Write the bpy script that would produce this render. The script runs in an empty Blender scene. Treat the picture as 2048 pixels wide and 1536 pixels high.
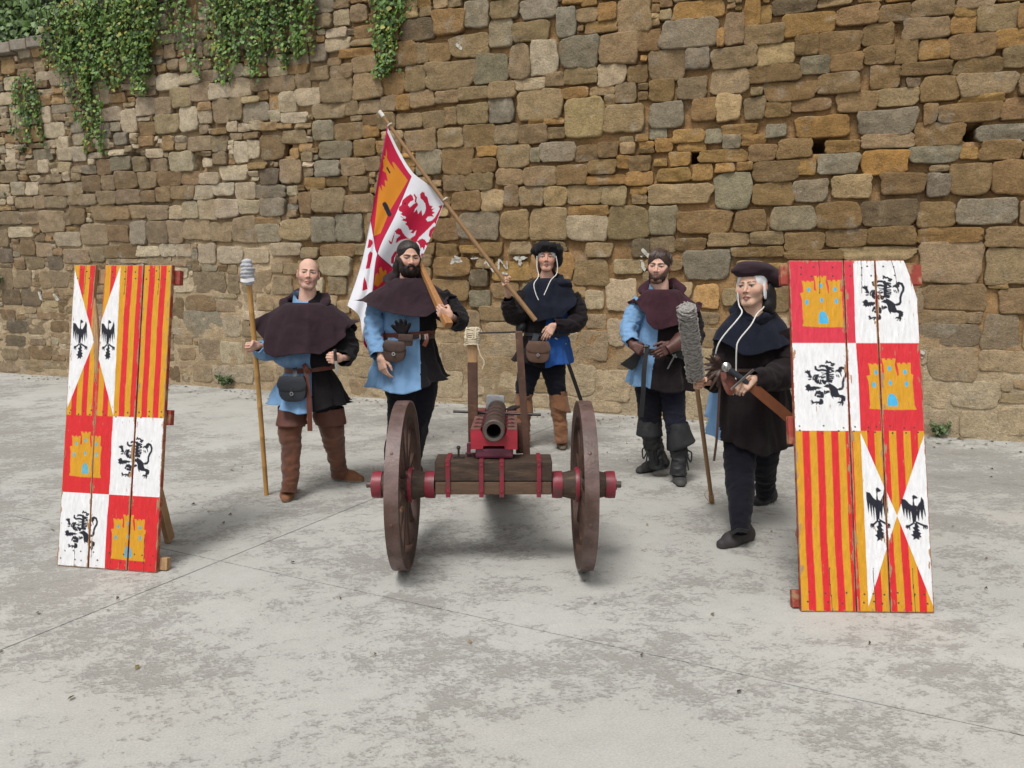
import bpy, bmesh, math, random
import numpy as np
from mathutils import Vector, Matrix, noise

random.seed(7)
RNG = np.random.default_rng(7)
SC = bpy.context.scene
COL = SC.collection
R = math.radians

# ------------------------------------------------------------------ camera, sky, sun, exposure
FOC, EYE, PITCH = 1500.0, 1.66, R(9.02)
cam = bpy.data.cameras.new('camera')
cam.sensor_width = 36.0
cam.lens = 36.0 * FOC / 2048.0
cam.clip_start = 0.05
cam.clip_end = 500.0
cam_o = bpy.data.objects.new('camera', cam)
cam_o.location = (0, 0, EYE)
cam_o.rotation_euler = (R(90) - PITCH, 0, 0)
COL.objects.link(cam_o)
SC.camera = cam_o

SUN_EL, SUN_AZ = R(62), R(205)          # azimuth clockwise from +Y: high, behind the camera, a little to its left
world = bpy.data.worlds.new('World')
SC.world = world
world.use_nodes = True
nt = world.node_tree
bg = nt.nodes['Background']
sky = nt.nodes.new('ShaderNodeTexSky')
sky.sky_type = 'NISHITA'
sky.sun_disc = False
sky.sun_elevation = SUN_EL
sky.sun_rotation = SUN_AZ
sky.air_density = 1.0
sky.dust_density = 3.0
hs = nt.nodes.new('ShaderNodeHueSaturation')   # cloud cover: the blue is mostly gone
hs.inputs['Saturation'].default_value = 0.10
nt.links.new(sky.outputs[0], hs.inputs['Color'])
nt.links.new(hs.outputs[0], bg.inputs[0])
bg.inputs[1].default_value = 0.105
sun = bpy.data.lights.new('sun', 'SUN')
sun.energy = 1.5
sun.angle = R(18)
sun.color = (1.0, 0.965, 0.92)
sun_o = bpy.data.objects.new('sun', sun)
sd = Vector((math.sin(SUN_AZ) * math.cos(SUN_EL), math.cos(SUN_AZ) * math.cos(SUN_EL), math.sin(SUN_EL)))
sun_o.rotation_euler = (-sd).to_track_quat('-Z', 'Y').to_euler()
sun_o.location = sd * 30
COL.objects.link(sun_o)
SC.view_settings.view_transform = 'Standard'
SC.view_settings.look = 'None'
SC.view_settings.exposure = 0.58
SC.view_settings.gamma = 1.0
SC.view_settings.use_curve_mapping = False

# ------------------------------------------------------------------ helpers
CP, SP = math.cos(PITCH), math.sin(PITCH)

def at(px, py, Y):
    """world point at distance Y seen at photograph pixel px, py (used to read sizes and places off the photograph)"""
    x = (px - 1024) / FOC
    y = -(py - 768) / FOC
    ry, rz = CP + y * SP, -SP + y * CP
    t = Y / ry
    return Vector((x * t, Y, EYE + rz * t))

def gpt(px, py):
    x = (px - 1024) / FOC
    y = -(py - 768) / FOC
    ry, rz = CP + y * SP, -SP + y * CP
    t = -EYE / rz
    return Vector((x * t, ry * t, 0.0))

def ppm(Y, z=1.0):
    return FOC / (Y * CP + (EYE - z) * SP)

ORG = {}

def origin(o):
    return ORG.get(o.name, Vector((0, 0, 0))) if o is not None else Vector((0, 0, 0))

def thing(name, label, cat, loc=(0, 0, 0), group=None, kind=None):
    o = bpy.data.objects.new(name, None)
    o.empty_display_size = 0.1
    o.location = loc
    COL.objects.link(o)
    ORG[o.name] = Vector(loc)
    tag(o, label, cat, group, kind)
    return o

def tag(o, label=None, cat=None, group=None, kind=None):
    if label: o['label'] = label
    if cat: o['category'] = cat
    if group: o['group'] = group
    if kind: o['kind'] = kind
    return o

def mesh(name, verts, faces, mats, parent=None, smooth=True, colors=None, midx=None, kind=None, loc=None):
    """ONE mesh object from arrays (world coordinates, stored relative to the thing it belongs to)"""
    V = np.asarray(verts, dtype=np.float32).reshape(-1, 3)
    org = origin(parent)
    if loc is not None: org = Vector(loc)
    V = V - np.array(org, dtype=np.float32)
    me = bpy.data.meshes.new(name)
    if isinstance(faces, np.ndarray):
        nf, k = faces.shape
        me.vertices.add(len(V))
        me.vertices.foreach_set('co', V.ravel())
        me.loops.add(nf * k)
        me.loops.foreach_set('vertex_index', faces.astype(np.int32).ravel())
        me.polygons.add(nf)
        me.polygons.foreach_set('loop_start', np.arange(0, nf * k, k, dtype=np.int32))
        me.polygons.foreach_set('loop_total', np.full(nf, k, dtype=np.int32))
        me.update(calc_edges=True)
    else:
        me.from_pydata(V.tolist(), [], faces)
    if smooth:
        me.polygons.foreach_set('use_smooth', np.ones(len(me.polygons), dtype=bool))
    if not isinstance(mats, (list, tuple)): mats = [mats]
    for m in mats: me.materials.append(m)
    if midx is not None:
        me.polygons.foreach_set('material_index', np.asarray(midx, dtype=np.int32))
    if colors is not None:
        c = np.ones((len(V), 4), dtype=np.float32)
        c[:, :3] = colors
        a = me.color_attributes.new('Col', 'FLOAT_COLOR', 'POINT')
        a.data.foreach_set('color', c.ravel())
    me.update()
    o = bpy.data.objects.new(name, me)
    COL.objects.link(o)
    if parent is not None:
        o.parent = parent
        ORG[o.name] = org
    elif loc is not None:
        o.location = loc
        ORG[o.name] = org
    if kind: o['kind'] = kind
    return o

class MB:
    """collects simple solids into one mesh"""
    def __init__(s): s.v = []; s.f = []
    def add(s, v, f):
        n = len(s.v)
        s.v += [tuple(p) for p in v]
        s.f += [tuple(i + n for i in q) for q in f]
        return s
    def box(s, c, size, rot=None, bev=0.003):
        bm = bmesh.new()
        bmesh.ops.create_cube(bm, size=1.0)
        for v in bm.verts: v.co = Vector((v.co.x * size[0], v.co.y * size[1], v.co.z * size[2]))
        if bev: bmesh.ops.bevel(bm, geom=bm.edges[:], offset=bev, segments=2, affect='EDGES', profile=0.6)
        M = rot.to_matrix().to_4x4() if rot is not None and not isinstance(rot, Matrix) else (rot.to_4x4() if rot is not None else Matrix())
        c = Vector(c)
        bm.verts.index_update()
        s.add([c + M @ v.co for v in bm.verts], [[v.index for v in f.verts] for f in bm.faces])
        bm.free()
        return s
    def beam(s, a, b, w, h, up=(0, 0, 1), bev=0.003):
        a, b = Vector(a), Vector(b)
        z = (b - a).normalized()
        x = Vector(up).cross(z)
        if x.length < 1e-4: x = Vector((1, 0, 0))
        x.normalize()
        y = z.cross(x)
        M = Matrix((x, y, z)).transposed()
        return s.box((a + b) / 2, (w, h, (b - a).length), M, bev)
    def lathe(s, prof, c, axis=(0, 0, 1), n=32, closed=False):
        axis = Vector(axis).normalized()
        q = Vector((0, 0, 1)).rotation_difference(axis).to_matrix()
        v, f = [], []
        k = len(prof)
        for i in range(n):
            a = 2 * math.pi * i / n
            for r, h in prof:
                v.append(Vector(c) + q @ Vector((r * math.cos(a), r * math.sin(a), h)))
        for i in range(n):
            j = (i + 1) % n
            for m in range(k if closed else k - 1):
                m2 = (m + 1) % k
                f.append((i * k + m, j * k + m, j * k + m2, i * k + m2))
        return s.add(v, f)
    def tube(s, pts, rad, n=10, cap=True):
        v, f = tube_arrays(pts, rad, n, cap)
        return s.add(v, f)
    def obj(s, name, m, parent=None, smooth=True, **kw):
        o = mesh(name, s.v, s.f, m, parent, smooth=smooth, **kw)
        if smooth and len(s.f):
            auto_smooth(o)
        return o

def auto_smooth(o, ang=40):
    try:
        o.data.set_sharp_from_angle(angle=R(ang))
    except Exception:
        pass
    return o

def catmull(P, n):
    P = np.asarray(P, dtype=float)
    if len(P) < 3:
        t = np.linspace(0, 1, n)[:, None]
        return P[0] * (1 - t) + P[-1] * t
    Q = np.vstack([2 * P[0] - P[1], P, 2 * P[-1] - P[-2]])
    out = []
    m = len(P) - 1
    for x in np.linspace(0, m, n):
        i = min(int(x), m - 1)
        t = x - i
        a, b, c, d = Q[i], Q[i + 1], Q[i + 2], Q[i + 3]
        out.append(0.5 * (2 * b + (c - a) * t + (2 * a - 5 * b + 4 * c - d) * t * t + (3 * b - a - 3 * c + d) * t ** 3))
    return np.array(out)

def frames(P):
    T = np.gradient(P, axis=0)
    T /= np.linalg.norm(T, axis=1)[:, None] + 1e-9
    up = np.array([0, 1.0, 0]) if abs(T[0][1]) < 0.8 else np.array([1.0, 0, 0])
    X = []
    x = np.cross(up, T[0]); x /= np.linalg.norm(x)
    for t in T:
        x = x - t * np.dot(x, t)
        x /= np.linalg.norm(x) + 1e-9
        X.append(x.copy())
    X = np.array(X)
    return T, X, np.cross(T, X)

def tube_arrays(pts, rad, n=10, cap=True, flat=1.0):
    P = np.array([list(p) for p in pts], dtype=float)
    r = np.broadcast_to(np.asarray(rad, dtype=float), (len(P),))
    T, X, Y = frames(P)
    a = np.linspace(0, 2 * math.pi, n, endpoint=False)
    V = P[:, None, :] + r[:, None, None] * (np.cos(a)[None, :, None] * X[:, None, :] + flat * np.sin(a)[None, :, None] * Y[:, None, :])
    V = V.reshape(-1, 3).tolist()
    F = []
    for i in range(len(P) - 1):
        for j in range(n):
            k = (j + 1) % n
            F.append((i * n + j, i * n + k, (i + 1) * n + k, (i + 1) * n + j))
    if cap:
        F.append(tuple(range(n - 1, -1, -1)))
        F.append(tuple(range((len(P) - 1) * n, len(P) * n)))
    return V, F

def fbm(x, y, z, s=1.0, o=3):
    return noise.fractal(Vector((x * s, y * s, z * s)), 1.0, 2.0, o)

def vnoise(V, s, seed=0.0, o=2):
    return np.array([noise.fractal(Vector((p[0] * s + seed, p[1] * s, p[2] * s)), 1.0, 2.0, o) for p in V])

def inpoly(x, y, poly):
    """even-odd test for arrays of points"""
    c = np.zeros(x.shape, dtype=bool)
    n = len(poly)
    j = n - 1
    for i in range(n):
        xi, yi = poly[i]; xj, yj = poly[j]
        if yi != yj:
            c ^= ((yi > y) != (yj > y)) & (x < (xj - xi) * (y - yi) / (yj - yi) + xi)
        j = i
    return c

def instroke(x, y, pts, w0, w1=None):
    if w1 is None: w1 = w0
    c = np.zeros(x.shape, dtype=bool)
    m = len(pts) - 1
    for i in range(m):
        ax, ay = pts[i]; bx, by = pts[i + 1]
        dx, dy = bx - ax, by - ay
        t = np.clip(((x - ax) * dx + (y - ay) * dy) / (dx * dx + dy * dy + 1e-9), 0, 1)
        d = np.hypot(x - ax - t * dx, y - ay - t * dy)
        w = w0 + (w1 - w0) * (i + t) / m
        c |= d < w / 2
    return c

# ------------------------------------------------------------------ materials
def mat(name, col=(.5, .5, .5), rough=.8, var=.25, vs=6.0, bump=.15, bs=60.0, attr=False, metal=0.0, sheen=0.0, spec=0.4,
        col2=None, c2s=3.0, c2t=(.5, .6), stretch=None, weave=0.0, sss=0.0):
    m = bpy.data.materials.new(name)
    m.use_nodes = True
    t = m.node_tree
    N, L = t.nodes, t.links
    b = N['Principled BSDF']
    tc = N.new('ShaderNodeTexCoord')
    mp = N.new('ShaderNodeMapping')
    L.new(tc.outputs['Object'], mp.inputs[0])
    if stretch: mp.inputs['Scale'].default_value = stretch
    def nz(scale, det=4.0, rgh=.6, src=None):
        n = N.new('ShaderNodeTexNoise')
        n.inputs['Scale'].default_value = scale
        n.inputs['Detail'].default_value = det
        n.inputs['Roughness'].default_value = rgh
        L.new(src or mp.outputs[0], n.inputs['Vector'])
        return n
    if attr:
        a = N.new('ShaderNodeAttribute'); a.attribute_name = 'Col'
        base = a.outputs['Color']
    else:
        a = N.new('ShaderNodeRGB'); a.outputs[0].default_value = (*col, 1)
        base = a.outputs[0]
    if col2 is not None:
        n2 = nz(c2s, 6.0, .65)
        mr = N.new('ShaderNodeMapRange')
        mr.inputs[1].default_value, mr.inputs[2].default_value = c2t
        L.new(n2.outputs[0], mr.inputs[0])
        mx = N.new('ShaderNodeMix'); mx.data_type = 'RGBA'
        L.new(mr.outputs[0], mx.inputs['Factor'])
        L.new(base, mx.inputs['A'])
        mx.inputs['B'].default_value = (*col2, 1)
        base = mx.outputs['Result']
    if var:
        n1 = nz(vs, 5.0, .62)
        mr = N.new('ShaderNodeMapRange')
        mr.inputs[1].default_value, mr.inputs[2].default_value = .25, .75
        mr.inputs[3].default_value, mr.inputs[4].default_value = 1 - var, 1 + var
        L.new(n1.outputs[0], mr.inputs[0])
        vm = N.new('ShaderNodeVectorMath'); vm.operation = 'SCALE'
        L.new(base, vm.inputs[0]); L.new(mr.outputs[0], vm.inputs['Scale'])
        base = vm.outputs[0]
    L.new(base, b.inputs['Base Color'])
    b.inputs['Roughness'].default_value = rough
    b.inputs['Metallic'].default_value = metal
    b.inputs['Specular IOR Level'].default_value = spec
    if sheen:
        b.inputs['Sheen Weight'].default_value = sheen
        b.inputs['Sheen Roughness'].default_value = .5
    if sss:
        b.inputs['Subsurface Weight'].default_value = sss
        b.inputs['Subsurface Radius'].default_value = (.012, .005, .003)
        b.inputs['Subsurface Scale'].default_value = .5
    if bump or weave:
        n3 = nz(bs, 6.0, .65)
        bp = N.new('ShaderNodeBump')
        bp.inputs['Strength'].default_value = bump
        bp.inputs['Distance'].default_value = 0.01
        L.new(n3.outputs[0], bp.inputs['Height'])
        last = bp
        if weave:
            n4 = nz(bs * 7, 2.0, .5)
            b2 = N.new('ShaderNodeBump')
            b2.inputs['Strength'].default_value = weave
            b2.inputs['Distance'].default_value = 0.003
            L.new(n4.outputs[0], b2.inputs['Height'])
            L.new(bp.outputs[0], b2.inputs['Normal'])
            last = b2
        L.new(last.outputs[0], b.inputs['Normal'])
    return m

def stone_material(name):
    m = bpy.data.materials.new(name)
    m.use_nodes = True
    t = m.node_tree
    N, L = t.nodes, t.links
    b = N['Principled BSDF']
    tc = N.new('ShaderNodeTexCoord')
    def nz(scale, det=5.0, rgh=.6, sc=None):
        n = N.new('ShaderNodeTexNoise')
        n.inputs['Scale'].default_value = scale
        n.inputs['Detail'].default_value = det
        n.inputs['Roughness'].default_value = rgh
        if sc:
            mp = N.new('ShaderNodeMapping'); mp.inputs['Scale'].default_value = sc
            L.new(tc.outputs['Object'], mp.inputs[0]); L.new(mp.outputs[0], n.inputs['Vector'])
        else:
            L.new(tc.outputs['Object'], n.inputs['Vector'])
        return n.outputs[0]
    def rng(src, a, b_, c, d):
        mr = N.new('ShaderNodeMapRange')
        for i, q in enumerate((a, b_, c, d)): mr.inputs[i + 1].default_value = q
        L.new(src, mr.inputs[0])
        return mr.outputs[0]
    def mix(f, A, B):
        mx = N.new('ShaderNodeMix'); mx.data_type = 'RGBA'
        L.new(f, mx.inputs['Factor'])
        for s, q in (('A', A), ('B', B)):
            if isinstance(q, tuple): mx.inputs[s].default_value = (*q, 1)
            else: L.new(q, mx.inputs[s])
        return mx.outputs['Result']
    def scale(c, f):
        vm = N.new('ShaderNodeVectorMath'); vm.operation = 'SCALE'
        L.new(c, vm.inputs[0]); L.new(f, vm.inputs['Scale'])
        return vm.outputs[0]
    a = N.new('ShaderNodeAttribute'); a.attribute_name = 'Col'
    c = a.outputs['Color']
    c = mix(rng(nz(2.2, 6, .65), .52, .70, 0, .45), c, (.27, .18, .09))       # ochre weathering
    c = mix(rng(nz(3.1, 7, .7), .56, .70, 0, .55), c, (.36, .33, .27))          # pale grey lichen
    c = scale(c, rng(nz(9, 6, .7), .25, .75, .68, 1.32))
    c = scale(c, rng(nz(45, 4, .7), .3, .7, .80, 1.2))
    c = scale(c, rng(nz(70, 3, .6), .30, .42, .55, 1.0))                        # pits
    L.new(c, b.inputs['Base Color'])
    b.inputs['Roughness'].default_value = .92
    b.inputs['Specular IOR Level'].default_value = .2
    h = N.new('ShaderNodeMath'); h.operation = 'ADD'
    L.new(rng(nz(14, 6, .65), 0, 1, 0, 2.0), h.inputs[0])
    L.new(rng(nz(60, 5, .7), .3, .7, 0, .8), h.inputs[1])
    bp = N.new('ShaderNodeBump')
    bp.inputs['Strength'].default_value = .55
    bp.inputs['Distance'].default_value = .02
    L.new(h.outputs[0], bp.inputs['Height'])
    L.new(bp.outputs[0], b.inputs['Normal'])
    return m

def concrete_material():
    m = bpy.data.materials.new('worn_concrete')
    m.use_nodes = True
    t = m.node_tree
    N, L = t.nodes, t.links
    b = N['Principled BSDF']
    tc = N.new('ShaderNodeTexCoord')
    mp = N.new('ShaderNodeMapping')
    mp.inputs['Rotation'].default_value = (0, 0, R(-28))
    mp.inputs['Scale'].default_value = (.72, 1.0, 1)
    L.new(tc.outputs['Object'], mp.inputs[0])
    def nz(scale, det=5.0, rgh=.6, dist=0.0):
        n = N.new('ShaderNodeTexNoise')
        n.inputs['Scale'].default_value = scale
        n.inputs['Detail'].default_value = det
        n.inputs['Roughness'].default_value = rgh
        n.inputs['Distortion'].default_value = dist
        L.new(mp.outputs[0], n.inputs['Vector'])
        return n.outputs[0]
    def rng(src, a, b_, c, d):
        mr = N.new('ShaderNodeMapRange')
        for i, q in enumerate((a, b_, c, d)): mr.inputs[i + 1].default_value = q
        L.new(src, mr.inputs[0])
        return mr.outputs[0]
    def mth(op, A, B):
        x = N.new('ShaderNodeMath'); x.operation = op
        for i, q in enumerate((A, B)):
            if isinstance(q, (int, float)): x.inputs[i].default_value = q
            else: L.new(q, x.inputs[i])
        return x.outputs[0]
    def mix(f, A, B):
        mx = N.new('ShaderNodeMix'); mx.data_type = 'RGBA'
        L.new(f, mx.inputs['Factor'])
        for s, q in (('A', A), ('B', B)):
            if isinstance(q, tuple): mx.inputs[s].default_value = (*q, 1)
            else: L.new(q, mx.inputs[s])
        return mx.outputs['Result']
    # the pale cement skin has flaked off in clusters of small flecks
    clus = mth('ADD', mth('MULTIPLY', nz(.42, 4, .6), .55), mth('MULTIPLY', nz(1.9, 5, .65), .60))
    fine = mth('ADD', mth('ADD', mth('MULTIPLY', nz(70, 3, .62), .36), mth('MULTIPLY', nz(25, 4, .66), .40)), mth('MULTIPLY', nz(8.5, 4, .6), .28))
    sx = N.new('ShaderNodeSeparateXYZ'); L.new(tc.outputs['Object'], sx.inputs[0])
    mid_band = mth('MULTIPLY', rng(sx.outputs[1], 2.7, 4.2, -.010, .062), rng(sx.outputs[1], 6.4, 9, 1, .45))   # denser, darker flecks through the middle distance
    clus = mth('ADD', clus, mid_band)
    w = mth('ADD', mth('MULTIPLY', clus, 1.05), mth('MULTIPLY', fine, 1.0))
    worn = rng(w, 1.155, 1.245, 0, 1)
    flake = rng(w, 1.29, 1.40, 0, 1)
    soft = rng(w, .95, 1.30, 0, 1)
    pale = mix(rng(nz(.8, 5, .6), .35, .7, 0, 1), (.405, .402, .370), (.475, .472, .442))
    pale = mix(rng(nz(.5, 3, .5), .52, .74, 0, .6), pale, (.430, .395, .350))
    pale = mix(rng(nz(5.5, 6, .7), .45, .75, 0, .5), pale, (.36, .352, .33))
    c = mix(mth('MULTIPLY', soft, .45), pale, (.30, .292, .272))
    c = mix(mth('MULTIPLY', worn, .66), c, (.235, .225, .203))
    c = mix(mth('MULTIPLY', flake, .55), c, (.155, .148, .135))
    gr = nz(150, 4, .7)
    vm = N.new('ShaderNodeVectorMath'); vm.operation = 'SCALE'
    L.new(c, vm.inputs[0]); L.new(rng(gr, .3, .7, .84, 1.16), vm.inputs['Scale'])
    L.new(vm.outputs[0], b.inputs['Base Color'])
    b.inputs['Roughness'].default_value = .9
    b.inputs['Specular IOR Level'].default_value = .25
    hgt = mth('SUBTRACT', mth('MULTIPLY', gr, .25), mth('MULTIPLY', worn, .6))
    bp = N.new('ShaderNodeBump')
    bp.inputs['Strength'].default_value = .8
    bp.inputs['Distance'].default_value = .007
    L.new(hgt, bp.inputs['Height'])
    L.new(bp.outputs[0], b.inputs['Normal'])
    return m

M = {}
M['stone'] = stone_material('sandstone')
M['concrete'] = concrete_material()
M['soil'] = mat('dark_joint', (.10, .09, .075), .95, .3, 20)
M['leaf'] = mat('ivy_leaf', attr=True, rough=.5, var=.2, vs=30, bump=0, spec=.45)
M['leaf'].node_tree.nodes['Principled BSDF'].inputs['Transmission Weight'].default_value = 0.0
M['twig'] = mat('twig', (.11, .075, .045), .9, .3, 40)
M['whitewash'] = mat('old_white_paint', (.50, .475, .42), .9, .15, 30, bump=.3, bs=40)
M['paint'] = mat('painted_plank', attr=True, rough=.6, var=.13, vs=9, bump=.22, bs=26, stretch=(7, 7, .8), spec=.3)
M['raw_wood'] = mat('raw_wood', (.36, .22, .11), .85, .35, 6, bump=.35, bs=22, stretch=(9, 9, 1))
M['red_wood'] = mat('red_painted_batten', (.27, .045, .03), .75, .3, 20, col2=(.33, .19, .10), c2s=14, c2t=(.48, .60), bump=.3, bs=30)
M['dark_wood'] = mat('old_dark_wood', (.085, .042, .028), .75, .4, 9, col2=(.19, .10, .055), c2s=7, c2t=(.56, .72), bump=.4, bs=35)
M['beam_wood'] = mat('carriage_wood', (.050, .031, .021), .7, .45, 8, col2=(.125, .075, .042), c2s=6, c2t=(.54, .74), bump=.4, bs=30, stretch=(1, 6, 6))
M['light_beam'] = mat('carriage_wood_light', (.105, .062, .038), .75, .35, 8, bump=.4, bs=30, stretch=(1, 6, 6))
M['rim_wood'] = mat('wheel_wood', (.065, .034, .025), .7, .4, 10, col2=(.24, .13, .055), c2s=9, c2t=(.60, .72), bump=.5, bs=40)
M['tyre'] = mat('wheel_tyre', (.125, .077, .070), .45, .45, 9, col2=(.070, .036, .026), c2s=4, c2t=(.44, .62), bump=.35, bs=45, spec=.5)
M['crimson'] = mat('crimson_iron', (.20, .014, .028), .42, .25, 14, col2=(.10, .035, .035), c2s=13, c2t=(.52, .64), bump=.15, bs=60, spec=.5)
M['gun_red'] = mat('red_gun_bed', (.30, .014, .028), .5, .25, 10, col2=(.13, .05, .045), c2s=9, c2t=(.60, .72), bump=.2, bs=40)
M['tray'] = mat('wine_tray', (.105, .022, .04), .4, .3, 9, bump=.12, bs=50)
M['bed_top'] = mat('gun_bed_top', (.16, .085, .07), .7, .35, 12, col2=(.21, .03, .03), c2s=6, c2t=(.5, .62), bump=.3, bs=40)
M['iron'] = mat('gun_iron', (.105, .078, .066), .50, .35, 14, bump=.3, bs=60, metal=.55, spec=.5)
M['strap_iron'] = mat('barrel_strap_iron', (.085, .035, .035), .5, .35, 14, bump=.2, bs=60, metal=.3)
M['rod'] = mat('dark_iron_rod', (.06, .052, .05), .45, .3, 20, metal=.7)
M['bore'] = mat('bore_black', (.008, .008, .008), .95, .1)  # near-black lining for the inside of the barrel
M['steel'] = mat('steel', (.45, .45, .44), .3, .15, 30, metal=1.0, bump=.05)
M['felt'] = mat('grey_felt', (.26, .26, .27), .95, .35, 30, bump=.6, bs=70)
M['rope'] = mat('rope', (.55, .47, .34), .9, .2, 60, bump=.4, bs=200)
M['bamboo'] = mat('bamboo', (.42, .235, .075), .5, .22, 10, bump=.1, bs=40, stretch=(6, 6, 1))
M['ash'] = mat('ash_pole', (.27, .155, .07), .55, .2, 10, bump=.15, bs=40, stretch=(8, 8, 1))
M['staff'] = mat('square_staff', (.33, .155, .055), .55, .25, 10, bump=.15, bs=40, stretch=(8, 8, 1))
M['mop'] = mat('grey_wool', (.30, .285, .265), .95, .35, 60, bump=.7, bs=120)
M['rag'] = mat('grey_rag', (.42, .43, .46), .9, .12, 20, bump=.3, bs=40, weave=.3)
M['skin'] = mat('skin', attr=True, rough=.62, var=.10, vs=28, bump=.12, bs=220, spec=.28, sss=.06)
M['hair'] = mat('hair', attr=True, rough=.42, var=.4, vs=40, bump=.4, bs=50, stretch=(5, 1, 1), spec=.28)
M['hair_gloss'] = mat('glossy_hair', attr=True, rough=.33, var=.45, vs=40, bump=.3, bs=50, stretch=(5, 1, 1), spec=.6)
cl = dict(rough=.95, sheen=.06, bump=.55, bs=26, weave=.35, spec=.2)
M['purple'] = mat('purple_brown_wool', (.027, .0145, .0195), var=.22, vs=9, **cl)
M['maroon'] = mat('maroon_wool', (.040, .0145, .021), var=.22, vs=9, **cl)
M['navy'] = mat('navy_wool', (.0085, .0105, .020), var=.25, vs=9, **cl)
M['black'] = mat('black_wool', (.0085, .0072, .0085), var=.25, vs=9, **cl)
M['brownblack'] = mat('brown_black_wool', (.0125, .0085, .0095), var=.25, vs=9, **cl)
M['hose'] = mat('black_hose', (.006, .006, .011), var=.25, vs=9, **cl)
M['navyhose'] = mat('navy_hose', (.011, .012, .022), var=.3, vs=7, **cl)
M['blue'] = mat('light_blue_linen', (.170, .305, .495), var=.1, vs=12, **cl)
M['royal'] = mat('royal_blue_linen', (.018, .075, .27), var=.15, vs=12, **cl)
M['linen'] = mat('white_linen', (.70, .70, .72), .9, .06, 12, bump=.08, bs=30, weave=.2, spec=.2)
M['cord'] = mat('white_cord', (.66, .65, .62), .9, .1)
lt = dict(bump=.25, bs=50, spec=.45)
M['belt'] = mat('red_brown_leather', (.115, .032, .018), .45, .25, 14, **lt)
M['boot'] = mat('brown_suede', (.128, .046, .022), .85, .3, 7, col2=(.075, .026, .015), c2s=5, c2t=(.45, .65), sheen=.2, **lt)
M['tan'] = mat('tan_suede', (.20, .085, .035), .85, .3, 8, col2=(.13, .055, .028), c2s=6, c2t=(.5, .65), sheen=.2, **lt)
M['cuff'] = mat('boot_cuff', (.105, .036, .024), .6, .2, 9, **lt)
M['blackboot'] = mat('black_leather', (.014, .015, .017), .6, .4, 9, col2=(.05, .047, .043), c2s=7, c2t=(.60, .75), **lt)
M['blackbag'] = mat('black_pouch', (.022, .026, .034), .42, .2, 10, **lt)
M['bag'] = mat('brown_pouch', (.062, .034, .026), .42, .25, 10, **lt)
M['bag2'] = mat('russet_bag', (.105, .055, .036), .6, .25, 10, **lt)
M['glove'] = mat('brown_glove', (.085, .032, .024), .5, .3, 12, **lt)
M['darkglove'] = mat('dark_glove', (.035, .02, .016), .6, .3, 12, **lt)
M['scabbard'] = mat('tan_scabbard', (.20, .07, .03), .5, .2, 12, **lt)
M['shoe'] = mat('shoe_leather', attr=True, rough=.7, var=.25, vs=16, bump=.3, bs=50, spec=.35)
M['flag'] = mat('flag_cloth', attr=True, rough=.75, var=.05, vs=10, bump=.1, bs=30, weave=.2, spec=.25)
# ------------------------------------------------------------------ ground
gr = mesh('ground', [(-70, -40, -.03), (70, -40, -.03), (70, 90, -.03), (-70, 90, -.03)], [(0, 1, 2, 3)], M['soil'], smooth=False)
tag(gr, kind='structure')
JP = Vector((-1.658, 4.048, 0)); JA = Vector((.909, -.417, 0)).normalized(); JB = Vector((.50, .866, 0)).normalized()

def slab(a0, a1, b0, b1):
    """one cast concrete slab between two pairs of joints, its arrises slightly chipped"""
    g = .0034
    pts = []
    def edge(p, q, n=64):
        for i in range(n):
            t = i / n
            w = p + (q - p) * t
            d = min(t, 1 - t) * (q - p).length
            e = (q - p).normalized()
            nrm = Vector((-e.y, e.x, 0))
            k = fbm(w.x, w.y, 0, 9, 3) * .003 * min(1, d * 5)
            pts.append(w + nrm * (abs(k) * .6))
    c = lambda a, b: JP + JA * a + JB * b
    A, B, C, D = c(a0 + g, b0 + g), c(a1 - g, b0 + g), c(a1 - g, b1 - g), c(a0 + g, b1 - g)
    edge(A, B); edge(B, C); edge(C, D); edge(D, A)
    n = len(pts)
    top = [(p.x, p.y, 0) for p in pts]
    bot = [(p.x, p.y, -.028) for p in pts]
    F = [tuple(range(n))] + [(i, n + i, n + (i + 1) % n, (i + 1) % n) for i in range(n)]
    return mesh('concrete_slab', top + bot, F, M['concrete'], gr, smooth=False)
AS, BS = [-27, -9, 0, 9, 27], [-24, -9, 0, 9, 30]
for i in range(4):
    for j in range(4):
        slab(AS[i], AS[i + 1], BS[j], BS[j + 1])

# ------------------------------------------------------------------ stone wall (local: x along the wall, -y out of its face, z up)
W0 = Vector((-8.001, 11.6035, 0)); WE = Vector((.93964, -.34217, 0))
wall = bpy.data.objects.new('stone_wall', None)
wall.location = W0
wall.rotation_euler = (0, 0, math.atan2(WE.y, WE.x))
COL.objects.link(wall)
tag(wall, 'tall old rubble wall of brown and grey sandstone behind the whole group', 'wall')
ORG['stone_wall'] = Vector((0, 0, 0))

def wpt(u, v, out=0.0):
    return W0 + WE * u + Vector((0, 0, v)) + Vector((-.34217, -.93964, 0)) * out

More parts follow.
